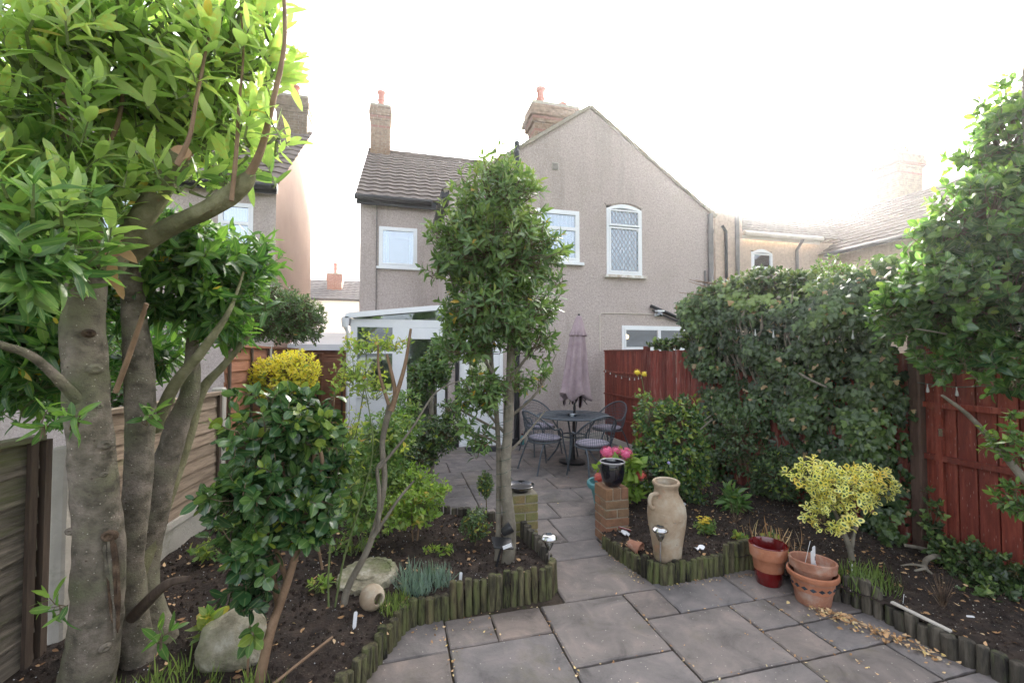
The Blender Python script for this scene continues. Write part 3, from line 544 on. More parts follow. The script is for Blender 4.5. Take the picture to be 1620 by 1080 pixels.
# ================================================================== BUILDINGS
def roof_tiles(name, parent, e0, e1, up, nrow, m, pitch=0.3, amp=0.022, clip=None):
    """pantiled slope: e0-e1 eave line, up = vector eave to ridge; every course laps the one below"""
    e0, e1, up = Vector(e0), Vector(e1), Vector(up); ax = e1-e0; W = ax.length; a = ax/W; nrmv = a.cross(up).normalized()
    if nrmv.z < 0: nrmv = -nrmv
    ncol = int(W/pitch*5); mb = MB()
    for r in range(nrow):
        b0 = e0+up*(r/nrow); b1 = e0+up*((r+1.12)/nrow) if r < nrow-1 else e0+up; js = random.uniform(-0.01, 0.01)
        v = []
        for k in range(ncol+1):
            s_ = W*k/ncol; ph = 2*pi*s_/pitch; h = amp*(0.6+0.6*sin(ph)); ht = 0.03+h+js*0.2
            v += [b0+a*s_+nrmv*(ht-0.03), b0+a*s_+nrmv*ht, b1+a*s_+nrmv*(h*0.9)]
        f = []
        for k in range(ncol):
            i = k*3; f += [(i, i+3, i+4, i+1), (i+1, i+4, i+5, i+2)]
        if clip:
            f = [q for q in f if all(clip(Vector(v[j])) for j in q)]
        mb.add(v, f)
    return mb.build(name, m, parent, ang=50, kind='stuff')
def window(parent, x0, x1, z0, z1, y, lights, sill=True, curtain=True, arch=0, depth=0.12, frame=0.055, rev=0.06, m_sill='upvc', lattice=False, nm='window', inner=None):
    """uPVC window set rev back into a wall face at y (we look towards +y); lights = list of (x0,x1,z0,z1) in 0..1"""
    fr = MB(); yf = y-0.012
    def bar(a, b, c, d, yy=yf, t=0.07): fr.box((a, yy, c), (b, yy+t, d))
    W, H = x1-x0, z1-z0
    if arch:
        n = 10; o = [(x0, z0), (x1, z0), (x1, z1)]+[(x1-W*i/n, z1+arch*sin(pi*i/n)) for i in range(1, n)]+[(x0, z1)]
        inn = [(x0+frame, z0+frame), (x1-frame, z0+frame), (x1-frame, z1-frame*0.3)]+[(x1-frame-(W-2*frame)*i/n, z1-frame*0.3+arch*0.4*sin(pi*i/n)) for i in range(1, n)]+[(x0+frame, z1-frame*0.3)]
        v = [(p[0], yf, p[1]) for p in o]+[(p[0], yf, p[1]) for p in inn]+[(p[0], yf+0.07, p[1]) for p in o]+[(p[0], yf+0.07, p[1]) for p in inn]; k = len(o)
        f = []
        for i in range(k):
            j = (i+1) % k; f += [(i, j, k+j, k+i), (2*k+i, 3*k+i, 3*k+j, 2*k+j), (k+i, k+j, 3*k+j, 3*k+i), (j, i, 2*k+i, 2*k+j)]
        fr.add(v, f)
    else:
        bar(x0, x0+frame, z0, z1); bar(x1-frame, x1, z0, z1); bar(x0+frame+0.001, x1-frame-0.001, z0, z0+frame); bar(x0+frame+0.001, x1-frame-0.001, z1-frame, z1)
    w_ = fr.build(nm, M['upvc'], parent, ang=25)
    ix0, ix1, iz0, iz1 = x0+frame, x1-frame, z0+frame, z1-frame*(0.3 if arch else 1)
    for (a, b, c, d) in lights:
        a_, b_, c_, d_ = ix0+(ix1-ix0)*a, ix0+(ix1-ix0)*b, iz0+(iz1-iz0)*c, iz0+(iz1-iz0)*d; t = 0.032
        s_ = MB(); s_.box((a_, yf-0.014, c_), (a_+t, yf+0.04, d_)); s_.box((b_-t, yf-0.014, c_), (b_, yf+0.04, d_)); s_.box((a_+t+.001, yf-0.014, c_), (b_-t-.001, yf+0.04, c_+t)); s_.box((a_+t+.001, yf-0.014, d_-t), (b_-t-.001, yf+0.04, d_))
        s_.build('sash', M['upvc'], w_, smooth=False)
        MB().box((a_+t, yf+0.012, c_+t), (b_-t, yf+0.018, d_-t)).build('pane', M['glass'], w_, smooth=False)
        if lattice:
            l_ = MB(); gx = 0.085; gz = 0.13; gw = 0.0055; A, B, Cc, D = a_+t, b_-t, c_+t, d_-t
            for sgn in (1, -1):
                k = -40
                while k < 60:
                    # line x = A + k*gx + sgn*(z-Cc)*gx/gz
                    pts_ = []
                    zz = np.linspace(Cc, D, 60); xx = A+k*gx+sgn*(zz-Cc)*gx/gz; ok = (xx >= A) & (xx <= B)
                    if ok.sum() > 2:
                        za, zb = zz[ok][0], zz[ok][-1]; xa, xb = xx[ok][0], xx[ok][-1]
                        l_.hexa([(xa-gw, yf+0.006, za), (xa+gw, yf+0.006, za), (xa+gw, yf+0.011, za), (xa-gw, yf+0.011, za), (xb-gw, yf+0.006, zb), (xb+gw, yf+0.006, zb), (xb+gw, yf+0.011, zb), (xb-gw, yf+0.011, zb)])
                    k += 1
            l_.build('lead_lattice', M['lead'], w_, smooth=False)
    if sill:
        MB().box((x0-0.05, y-0.085, z0-0.055), (x1+0.07, y+0.05, z0-0.003)).build('sill', M[m_sill], w_, smooth=False)
    if curtain:                           # cloth hanging inside
        v = []; n = 60
        for k in range(n+1):
            x = x0+0.02+(W-0.04)*k/n; yy = y+0.13+0.02*sin(k*1.1)+0.012*sin(k*0.37)
            v += [(x, yy, z0), (x, yy, z1+arch)]
        if curtain == 'sides':
            f = [(i*2, i*2+2, i*2+3, i*2+1) for i in range(n) if i < n*0.22 or i > n*0.8]
        else: f = [(i*2, i*2+2, i*2+3, i*2+1) for i in range(n)]
        MB().add(v, f).build('curtain', M['curtain'] if not lattice else M['obscure'], w_)
    return w_
def wall_mesh(x0, x1, z0, z1, y, t, holes):
    """wall facing -y with openings"""
    xs = sorted({x0, x1, *[h[0] for h in holes], *[h[1] for h in holes]}); zs = sorted({z0, z1, *[h[2] for h in holes], *[h[3] for h in holes]})
    mb = MB()
    for i in range(len(xs)-1):
        for j in range(len(zs)-1):
            cx, cz = (xs[i]+xs[i+1])/2, (zs[j]+zs[j+1])/2
            if any(h[0] < cx < h[1] and h[2] < cz < h[3] for h in holes): continue
            mb.add([(xs[i], y, zs[j]), (xs[i+1], y, zs[j]), (xs[i+1], y, zs[j+1]), (xs[i], y, zs[j+1])], [(0, 1, 2, 3)])
    for a, b, c, d in holes:              # reveals
        mb.add([(a, y, c), (a, y+t, c), (a, y+t, d), (a, y, d)], [(0, 1, 2, 3)]); mb.add([(b, y, c), (b, y, d), (b, y+t, d), (b, y+t, c)], [(0, 1, 2, 3)])
        mb.add([(a, y, d), (a, y+t, d), (b, y+t, d), (b, y, d)], [(0, 1, 2, 3)]); mb.add([(a, y, c), (b, y, c), (b, y+t, c), (a, y+t, c)], [(0, 1, 2, 3)])
    return mb
def chimney(parent, x0, x1, y0, y1, z0, z1, pots, bands=True, m='brickY', nm='chimney', corb=0.05):
    st = MB().box((x0, y0, z0), (x1, y1, z1)).build(nm, M['mortar'], parent, smooth=False)
    br = {'brick_courses': MB(), 'red_brick_courses': MB()}; ch = 0.075; k = 0; z = z0
    while z < z1-0.01:
        top = z1-z; e = 0.012+(corb if 0.15 < top < 0.35 else corb*0.5 if top <= 0.15 or top < 0.45 else 0)
        key = 'red_brick_courses' if bands and (0.3 < top < 0.42 or 0.6 < top < 0.7) else 'brick_courses'
        for (a, b, fx) in (((x0-e), (x1+e), 'f'), ((y0+0.022), (y1+e), 's')):
            Lb = 0.225; s_ = a-(Lb/2 if k % 2 else 0)
            while s_ < b:
                p, q = max(s_, a), min(s_+Lb-0.01, b)
                if q-p > 0.03:
                    zz = min(z+ch-0.01, z1)
                    if fx == 'f': br[key].box((p, y0-e, z), (q, y0+0.02, zz))
                    else: br[key].box((x0-e, p, z), (x0+0.02, q, zz)); br[key].box((x1-0.02, p, z), (x1+e, q, zz))
                s_ += Lb
        z += ch; k += 1
    br['brick_courses'].build('brick_courses', M[m], st, smooth=False, kind='stuff')
    if br['red_brick_courses'].v: br['red_brick_courses'].build('red_brick_courses', M['brickR'], st, smooth=False, kind='stuff')
    MB().box((x0-corb*0.6, y0-corb*0.6, z1+0.002), (x1+corb*0.6, y1+corb*0.6, z1+0.07)).build('flaunching', M['mortar'], st, smooth=False)
    for (px, py, h) in pots:
        MB().lathe([(0.09, 0), (0.13, 0.02), (0.13, 0.05), (0.10, 0.09), (0.095, h*0.45), (0.115, h*0.47), (0.115, h*0.53), (0.095, h*0.56), (0.10, h-0.08), (0.13, h-0.05), (0.13, h), (0.09, h), (0.085, h-0.2)], 16, (px, py, z1+0.07)).build('chimney_pot', M['claypot'], st)
    return st

house = thing('house', 'pair of pebbledashed houses with tall gabled rear wing behind the patio', 'house', (3.6, 7.85, 0))
HL = Vector((3.6, 7.85, 0))
class Off:                                # children of the house are modelled in garden coordinates
    pass
def sub(root):                            # helper empty-less offset: shift a child so that world coordinates hold
    for ch in root.children: ch.location = Vector(ch.location)-Vector(root.location)
# gable wing
YW = 7.85; pk = (3.62, 6.52); eL = (0.85, 4.62); eR = (6.40, 4.62)
holes = [(2.52, 3.38, 3.42, 4.43), (3.96, 4.74, 3.22, 4.60), (4.28, 5.95, 1.1, 2.22), (1.05, 1.85, 0.02, 2.1)]
wm = wall_mesh(0.85, 6.40, -0.1, 4.62, YW, 0.1, holes)
wm.add([(0.85, YW, 4.62), (6.40, YW, 4.62), (pk[0], YW, pk[1])], [(0, 1, 2)])
# shallow arch over the lattice window
ar = MB(); n = 10
for x in (0.85, 6.40): wm.add([(x, YW, -0.1), (x, 12.5, -0.1), (x, 12.5, 4.62), (x, YW, 4.62)], [(0, 1, 2, 3)] if x > 1 else [(3, 2, 1, 0)])
wm.build('wing_wall', M['dash'], house, smooth=False)
for (xe, ze, sgn) in ((0.85, 4.62, 1), (6.40, 4.62, -1)):
    upv = Vector((pk[0]-xe, 0, pk[1]-ze)); e = Vector((xe, 0, ze))-upv*0.04
    o = roof_tiles('roof_tiles', house, (e.x, YW-0.03, e.z+0.03), (e.x, 12.2, e.z+0.03), upv*1.04, 11, M['tile'])
vg = MB()
for (xe, sgn) in ((0.85, 1), (6.40, -1)):
    d = Vector((pk[0]-xe, 0, pk[1]-4.62)); a = Vector((xe, 0, 4.62))-d*0.03; b = a+d*1.03; n_ = Vector((-d.z*sgn, 0, abs(d.x))).normalized()*0.05
    vg.hexa([a+Vector((0, YW-0.05, -0.015)), a+Vector((0, YW+0.02, -0.015)), a+n_+Vector((0, YW+0.02, 0)), a+n_+Vector((0, YW-0.05, 0)), b+Vector((0, YW-0.05, -0.015)), b+Vector((0, YW+0.02, -0.015)), b+n_+Vector((0, YW+0.02, 0)), b+n_+Vector((0, YW-0.05, 0))])
vg.build('verge', M['mortar'], house, smooth=False)
MB().box((0.70, YW-0.02, 4.47), (0.83, 10.2, 4.57)).box((0.835, YW-0.01, 4.40), (0.848, 10.2, 4.60)).build('gutter', M['black_pl'], house, smooth=False)
# main block behind
YM = 10.3
wm = wall_mesh(-0.88, 8.20, -0.1, 5.15, YM, 0.1, [(-0.47, 0.38, 3.64, 4.56)])
wm.add([(-0.88, YM, -0.1), (-0.88, YM, 5.15), (-0.88, 17.5, 5.15), (-0.88, 17.5, -0.1)], [(3, 2, 1, 0)]).add([(8.2, YM, -0.1), (8.2, YM, 5.15), (8.2, 17.5, 5.15), (8.2, 17.5, -0.1)], [(0, 1, 2, 3)][::-1])
for x in (-0.88, 8.2): wm.add([(x, YM, 5.15), (x, 17.5, 5.15), (x, 13.9, 7.8)], [(0, 1, 2)])
wm.add([(-0.88, 17.5, -0.1), (8.2, 17.5, -0.1), (8.2, 17.5, 5.15), (-0.88, 17.5, 5.15)], [(3, 2, 1, 0)])
wm.build('rear_wall', M['dash'], house, smooth=False)
roof_tiles('roof_tiles', house, (-0.97, YM-0.18, 5.17), (8.28, YM-0.18, 5.17), (0, 3.78, 2.72), 15, M['tile'])
roof_tiles('roof_tiles', house, (8.28, 17.7, 5.17), (-0.97, 17.7, 5.17), (0, -3.78, 2.72), 15, M['tile'])
rt = MB()
for i in range(21): rt.tube([(-0.97+0.44*i, YM+3.6, 7.87), (-0.52+0.44*i, YM+3.6, 7.885)], 0.11, 8)
rt.build('ridge_tiles', M['tile'], house, kind='stuff')
MB().tube([(-0.98, YM-0.22, 5.13), (0.70, YM-0.22, 5.13)], 0.065, 8).box((-0.95, YM-0.145, 5.0), (0.8, YM-0.11, 5.16)).build('gutter', M['black_pl'], house)
MB().tube([(-0.52, YM-0.03, 5.05), (-0.52, YM-0.03, 2.4)], 0.012, 6).build('cable', M['grey_pl'], house)
window(house, -0.47, 0.38, 3.64, 4.56, YM, [(0, 1, 0, 1)], curtain='sides')
window(house, 2.52, 3.38, 3.42, 4.43, YW, [(0, 1, 0.66, 1), (0, 1, 0, 0.66)])
window(house, 3.96, 4.74, 3.22, 4.55, YW, [(0, 1, 0.74, 1.0), (0, 1, 0, 0.72)], arch=0.10, m_sill='upvc_dirty', lattice=True)
window(house, 4.28, 5.95, 1.1, 2.22, YW, [(0, 0.5, 0.6, 1), (0, 0.5, 0, 0.6), (0.5, 1, 0.6, 1), (0.5, 1, 0, 0.6)], curtain=False)
# dark rooms behind the glass
for (a, b, c, d, yy) in ((-0.47, 0.38, 3.64, 4.56, YM), (2.52, 3.38, 3.42, 4.43, YW), (3.96, 4.74, 3.22, 4.7, YW), (4.28, 5.95, 1.1, 2.22, YW), (1.05, 1.85, 0.0, 2.1, YW)):
    a -= .15; b += .15; c -= .1; d += .15; y0, y1 = yy+0.11, yy+1.6
    rm = MB().add([(a, y0, c), (b, y0, c), (b, y1, c), (a, y1, c), (a, y0, d), (b, y0, d), (b, y1, d), (a, y1, d)], [(0, 1, 2, 3), (7, 6, 5, 4), (3, 2, 6, 7), (0, 3, 7, 4), (2, 1, 5, 6)]); rm.build('room_walls', M['room'], house, smooth=False)
MB().lathe([(0.001, -0.05), (0.04, -0.03), (0.05, 0), (0.04, 0.03), (0.001, 0.05)], 12, (4.72, YW+0.6, 2.02)).build('kitchen_lamp', emat('warm_lamp', (1, 0.6, 0.2), 2.0), house)
# raised window head lintel over the arched window
MB().extr([(3.95+0.8*i/12, 4.60+0.075*sin(pi*i/12)) for i in range(13)]+[(4.78-0.86*i/12, 4.64+0.085*sin(pi*i/12)+0.02) for i in range(13)], YW-0.018, YW+0.003).build('window_arch', M['dash'], house, smooth=False)
# door
dr = MB().box((1.05, YW-0.01, 0.03), (1.12, YW+0.07, 2.1)).box((1.78, YW-0.01, 0.03), (1.85, YW+0.07, 2.1)).box((1.121, YW-0.01, 2.03), (1.779, YW+0.07, 2.1)).box((1.04, YW-0.06, 0.002), (1.86, YW+0.03, 0.05)).build('door_frame', M['upvc'], house, smooth=False)
db = MB().box((1.123, YW+0.0, 0.055), (1.777, YW+0.05, 0.16)).box((1.123, YW+0.0, 0.95), (1.777, YW+0.05, 1.08)).box((1.123, YW, 1.93), (1.777, YW+0.05, 2.027)).box((1.123, YW, 0.161), (1.22, YW+0.05, 1.929)).box((1.68, YW, 0.161), (1.777, YW+0.05, 1.929)).box((1.221, YW+0.02, 0.161), (1.679, YW+0.035, 0.949))
for k in range(5): db.box((1.235+k*0.09, YW+0.013, 0.18), (1.31+k*0.09, YW+0.0195, 0.93))
db = db.build('door', M['upvc'], dr, smooth=False)
MB().box((1.22, YW+0.02, 1.08), (1.68, YW+0.027, 1.93)).build('pane', M['glass'], dr, smooth=False)
MB().tube([(1.73, YW-0.03, 1.02), (1.73, YW-0.045, 1.02), (1.62, YW-0.045, 1.02)], 0.01, 8).build('handle', M['steel'], dr)
# pipes, vent, light
MB().tube([(1.0, YW-0.045, 0), (1.0, YW-0.045, 2.2)], 0.034, 10).build('waste_pipe', M['black_pl'], house)
sp = MB().tube([(2.10, YW-0.07, 0.05), (2.10, YW-0.07, 5.62)], 0.052, 12)
for z in (1.6, 3.2, 4.8): sp.tube([(2.10, YW-0.07, z), (2.10, YW-0.07, z+0.07)], 0.062, 12)
sp.build('soil_pipe', M['black_pl'], house)
sp = MB().tube([(6.33, YW-0.06, 0.05), (6.33, YW-0.06, 4.6)], 0.055, 12).tube([(6.20, YW-0.04, 0.05), (6.20, YW-0.04, 3.4)], 0.02, 8)
for z in (0.8, 2.6, 4.2): sp.tube([(6.33, YW-0.06, z), (6.33, YW-0.06, z+0.07)], 0.066, 12)
sp.build('downpipe', M['grey_pl'], house)
MB().tube([(4.90, YW-0.06, 2.62), (5.85, YW-0.06, 2.28)], 0.035, 8).tube([(4.93, YW-0.06, 2.53), (5.85, YW-0.06, 2.2)], 0.02, 8).build('sloping_waste_pipe', M['black_pl'], house)
MB().tube([(3.80, YW-0.012, 1.7), (3.80, YW-0.012, 2.42), (3.84, YW-0.012, 2.46), (4.98, YW-0.012, 2.46)], 0.009, 6).build('cable', M['gutter_w'], house)
v_ = MB().box((2.82, YW-0.02, 5.2), (2.95, YW+0.002, 5.34)).build('air_vent', M['conc'], house, smooth=False)
sl_ = MB()
for k in range(5): sl_.box((2.832, YW-0.026, 5.212+k*0.024), (2.938, YW-0.0205, 5.222+k*0.024))
sl_.build('louvre', M['grey_pl'], v_, smooth=False)
wlt = MB().box((5.02, YW-0.05, 2.42), (5.1, YW+0.0, 2.52)).box((4.98, YW-0.17, 2.50), (5.14, YW-0.05, 2.53)).build('wall_light', M['upvc'], house, smooth=False)
MB().lathe([(0.05, 0), (0.07, 0.03), (0.06, 0.08)], 12, (5.06, YW-0.11, 2.41)).build('lens', M['clear'], wlt)
chimney(house, -0.88, -0.33, 13.6, 14.2, 7.3, 9.15, [(-0.6, 13.9, 0.55)])
chimney(house, 3.25, 4.35, 10.3, 10.9, 5.6, 7.92, [(3.5, 10.6, 0.55), (4.1, 10.6, 0.22)], corb=0.13)
# low plinth
MB().box((1.87, YW-0.03, -0.02), (3.95, YW-0.002, 0.13)).build('plinth', M['conc'], house, smooth=False)
sub(house)

# conservatory -------------------------------------------------
cons = thing('conservatory', 'white lean-to conservatory with sloping glazed roof left of the gabled wing', 'conservatory', (0, 7.95, 0))
YC = 7.95; cx0, cx1 = -0.82, 0.80; zT = 2.12
fb = MB()
def up(a, b, c, d, y0=YC, t=0.07): fb.box((a, y0, c), (b, y0+t, d))
up(cx0, cx0+0.11, 0.0, zT); up(-0.12, 0.13, 0.0, zT); up(0.66, cx1, 0, zT)
up(cx0, cx1, zT+0.001, zT+0.14); up(cx0+0.111, -0.121, 0.90, 1.0); up(cx0+0.111, -0.121, 1.66, 1.73); up(cx0+0.111, -0.121, 0.05, 0.14)
up(0.131, 0.659, 0.2, 0.33); up(0.131, 0.659, 1.92, zT-0.001)
for y in (8.7, 9.45, 10.17): fb.box((cx0, y, 0), (cx0+0.07, y+0.09, zT))
fb.box((cx0, YC+0.071, zT+0.001), (cx0+0.07, 10.25, zT+0.12))
for z in (0.9, ): fb.box((cx0+0.001, YC+0.071, z), (cx0+0.069, 10.25, z+0.09))
fb.build('frame', M['upvc'], cons, smooth=False)
pn = MB().box((cx0+0.112, YC+0.03, 0.141), (-0.122, YC+0.045, 0.899)); pn.box((cx0+0.02, YC+0.08, 0.0), (cx0+0.05, 10.25, 0.9))
for k in range(5): pn.box((cx0+0.15+k*0.11, YC+0.022, 0.16), (cx0+0.235+k*0.11, YC+0.0295, 0.88))
pn.build('lower_panel', M['upvc'], cons, smooth=False)
for (a, b, c, d) in ((cx0+0.111, -0.121, 1.001, 1.659), (cx0+0.111, -0.121, 1.731, zT), (0.131, 0.659, 0.33, 1.92)):
    MB().box((a, YC+0.03, c), (b, YC+0.038, d)).build('pane', M['glass'], cons, smooth=False)
for y in (8.02, 8.79, 9.54): MB().box((cx0+0.03, y, 1.0), (cx0+0.038, y+0.66, zT)).build('pane', M['glass'], cons, smooth=False)
# sloping roof: high at the wing wall (right)
def rz(x): return 2.30+0.19*(x-cx0)/(cx1-cx0)
rf = MB()
rf.hexa([(cx0-0.08, YC-0.10, rz(cx0)-0.04), (cx1, YC-0.10, rz(cx1)-0.04), (cx1, YC-0.02, rz(cx1)-0.04), (cx0-0.08, YC-0.02, rz(cx0)-0.04), (cx0-0.08, YC-0.10, rz(cx0)+0.05), (cx1, YC-0.10, rz(cx1)+0.05), (cx1, YC-0.02, rz(cx1)+0.05), (cx0-0.08, YC-0.02, rz(cx0)+0.05)])
rf.box((cx0-0.12, YC-0.1, 2.2), (cx0-0.02, 10.25, 2.29))
rf.build('roof_trim', M['upvc'], cons, smooth=False)
for k in range(3):
    a = cx0+(cx1-cx0)*k/3; b = cx0+(cx1-cx0)*(k+1)/3-0.02
    MB().hexa([(a, YC-0.015, rz(a)), (b, YC-0.015, rz(b)), (b, 10.25, rz(b)), (a, 10.25, rz(a)), (a, YC-0.015, rz(a)+0.025), (b, YC-0.015, rz(b)+0.025), (b, 10.25, rz(b)+0.025), (a, 10.25, rz(a)+0.025)]).build('roof_panel', M['poly'], cons, smooth=False)
v = [(cx0+0.1, YC+0.03, zT+0.142), (cx1, YC+0.03, zT+0.142), (cx1, YC+0.03, rz(cx1)-0.01), (cx0+0.1, YC+0.03, rz(cx0)-0.02)]
MB().add(v+[(p[0], p[1]+0.006, p[2]) for p in v], [(0, 1, 2, 3), (7, 6, 5, 4), (0, 4, 5, 1), (1, 5, 6, 2), (2, 6, 7, 3), (3, 7, 4, 0)]).build('gable_pane', M['glass'], cons, smooth=False)
MB().tube([(cx0-0.07, YC-0.12, 2.26), (cx0-0.07, YC-0.12, 2.12), (cx0-0.03, YC-0.05, 2.0), (cx0-0.03, YC-0.05, 0.05)], 0.03, 8).lathe([(0.05, 2.1), (0.07, 2.26)], 10, (cx0-0.07, YC-0.12, 0)).build('downpipe', M['upvc'], cons)
MB().box((-0.6, 9.3, 0.0), (0.4, 9.75, 0.8)).box((-0.6, 9.65, 0.8), (0.4, 9.75, 1.15)).build('cabinet', M['postw'], cons, smooth=False)
sub(cons)

# left neighbour --------------------------------------------------
nl = thing('house', 'house on the left with grey rear wall and peach rendered side wall', 'house', (-2.5, 9.9, 0))
YN = 9.9
wm = wall_mesh(-9, -2.5, -0.1, 5.1, YN, 0.1, [(-3.55, -2.92, 3.1, 4.72), (-5.6, -4.7, 3.4, 4.7)]); wm.build('rear_wall', M['dash'], nl, smooth=False)
MB().add([(-2.5, YN, -0.1), (-2.5, 13.6, -0.1), (-2.5, 13.6, 8.0), (-2.5, 13.4, 8.0), (-2.5, YN, 5.1)], [(0, 1, 2, 3, 4)]).add([(-2.5, 13.6, -0.1), (-9, 13.6, -0.1), (-9, 13.6, 8.0), (-2.5, 13.6, 8.0)], [(0, 1, 2, 3)]).build('side_wall', M['peach'], nl, smooth=False)
roof_tiles('roof_tiles', nl, (-9, YN-0.2, 5.08), (-2.42, YN-0.2, 5.08), (0, 3.7, 2.95), 13, M['tile'])
MB().tube([(-9, YN-0.24, 5.03), (-2.42, YN-0.24, 5.03)], 0.07, 8).box((-9, YN-0.16, 4.92), (-2.45, YN-0.12, 5.08)).build('gutter', M['black_pl'], nl)
window(nl, -3.55, -2.92, 3.1, 4.72, YN, [(0, 1, 0.76, 1), (0, 1, 0, 0.76)])
window(nl, -5.6, -4.7, 3.4, 4.7, YN, [(0, 1, 0.66, 1), (0, 1, 0, 0.66)])
chimney(nl, -3.3, -2.54, 13.0, 13.55, 7.2, 8.75, [(-2.9, 13.3, 0.4)], m='brickY', bands=False)
sub(nl)
# right neighbour --------------------------------------------------
nr = thing('house', 'house on the right with arched white window and brown tiled wing roof', 'house', (9.3, 10.3, 0))
wm = wall_mesh(9.2, 14.0, -0.1, 5.0, YM, 0.1, [(9.72, 10.46, 3.3, 4.62)]); wm.add([(8.32, 10.05, -0.1), (9.2, 10.05, -0.1), (9.2, 10.05, 5.6), (8.32, 10.05, 5.6)], [(0, 1, 2, 3)]); wm.add([(9.2, 10.05, -0.1), (9.2, 10.3, -0.1), (9.2, 10.3, 5.6), (9.2, 10.05, 5.6)], [(0, 1, 2, 3)])
wm.add([(8.32, 10.05, -0.1), (8.32, 17.5, -0.1), (8.32, 17.5, 5.1), (8.32, 10.05, 5.6)], [(3, 2, 1, 0)])
wm.add([(12.3, 7.0, -0.1), (12.3, 10.3, -0.1), (12.3, 10.3, 4.6), (12.3, 7.0, 4.6)], [(3, 2, 1, 0)]).add([(12.3, 7.0, -0.1), (18, 7.0, -0.1), (18, 7.0, 4.6), (15.15, 7.0, 6.5), (12.3, 7.0, 4.6)], [(0, 1, 2, 3, 4)]).add([(18, 7.0, -0.1), (18, 10.3, -0.1), (18, 10.3, 4.6), (18, 7.0, 4.6)], [(0, 1, 2, 3)])
wm.build('rear_wall', M['dash2'], nr, smooth=False)
roof_tiles('roof_tiles', nr, (8.4, YM-0.2, 5.05), (18, YM-0.2, 5.05), (0, 3.78, 2.2), 13, M['tile'])
roof_tiles('roof_tiles', nr, (12.15, 6.9, 4.58), (12.15, 12.6, 4.58), (3.0, 0, 1.98), 14, M['tile'])
roof_tiles('roof_tiles', nr, (18.15, 12.6, 4.58), (18.15, 6.9, 4.58), (-3.0, 0, 1.98), 14, M['tile'])
MB().tube([(9.25, YM-0.26, 5.02), (12.0, YM-0.26, 5.02)], 0.07, 8).box((9.22, YM-0.19, 4.88), (12.0, YM-0.15, 5.06)).build('gutter', M['gutter_w'], nr)
MB().tube([(12.05, 6.9, 4.54), (12.05, 10.0, 4.54)], 0.065, 8).build('gutter', M['black_pl'], nr)
MB().tube([(8.62, 10.0, 0), (8.62, 10.0, 5.0), (8.5, 10.0, 5.15)], 0.04, 8).build('soil_pipe', M['black_pl'], nr)
MB().tube([(8.97, 9.98, 0), (8.97, 9.98, 5.6)], 0.055, 8).build('downpipe', M['grey_pl'], nr)
MB().tube([(11.3, YM-0.26, 4.98), (11.3, YM-0.05, 4.7), (11.3, YM-0.05, 0)], 0.045, 8).build('downpipe', M['grey_pl'], nr)
window(nr, 9.72, 10.46, 3.3, 4.55, YM, [(0, 1, 0.66, 1), (0, 1, 0, 0.66)], arch=0.12)
MB().box((9.5, YM+0.3, 3.0), (10.7, YM+0.34, 5.0)).build('room_walls', M['room'], nr, smooth=False)
chimney(nr, 15.9, 17.0, 10.6, 11.3, 6.0, 8.3, [(16.2, 10.9, 0.4), (16.7, 10.9, 0.4)], corb=0.08)
sub(nr)
# far white cottage -------------------------------------------------
fc = thing('house', 'distant white walled house with grey tiled roof seen between the two nearer houses', 'house', (-3.5, 25, 0))
MB().add([(-8, 25, -0.1), (1.5, 25, -0.1), (1.5, 25, 4.6), (-8, 25, 4.6)], [(0, 1, 2, 3)]).add([(-8, 25, -0.1), (-8, 31, -0.1), (-8, 31, 4.6), (-8, 28, 6.1), (-8, 25, 4.6)], [(4, 3, 2, 1, 0)]).add([(1.5, 25, -0.1), (1.5, 31, -0.1), (1.5, 31, 4.6), (1.5, 28, 6.1), (1.5, 25, 4.6)], [(0, 1, 2, 3, 4)]).build('wall', M['white_wall'], fc, smooth=False)
roof_tiles('roof_tiles', fc, (-8.1, 24.8, 4.6), (1.6, 24.8, 4.6), (0, 3.2, 1.5), 11, M['slate'], pitch=0.35)
MB().tube([(-8.1, 24.75, 4.56), (1.6, 24.75, 4.56)], 0.07, 6).build('gutter', M['black_pl'], fc)
chimney(fc, -3.95, -3.2, 26.2, 26.8, 5.0, 6.15, [(-3.57, 26.5, 0.6)], m='brickR', bands=False)
sub(fc)
# low outbuilding beside the passage ---------------------------------
ob = thing('outbuilding', 'low white roofed lean-to beyond the end of the left fence', 'shed', (-1.6, 11.2, 0))
MB().box((-3.2, 11.2, -0.1), (-0.95, 13.0, 1.75)).build('wall', M['slat3'], ob, smooth=False)
rf = MB().hexa([(-3.4, 11.05, 1.82), (-0.9, 11.05, 1.82), (-0.9, 13.1, 2.2), (-3.4, 13.1, 2.2), (-3.4, 11.05, 1.87), (-0.9, 11.05, 1.87), (-0.9, 13.1, 2.25), (-3.4, 13.1, 2.25)]).build('roof', M['white_wall'], ob, smooth=False)
MB().box((-3.4, 11.02, 1.74), (-0.9, 11.048, 1.88)).build('fascia', M['upvc'], ob, smooth=False)
sub(ob)

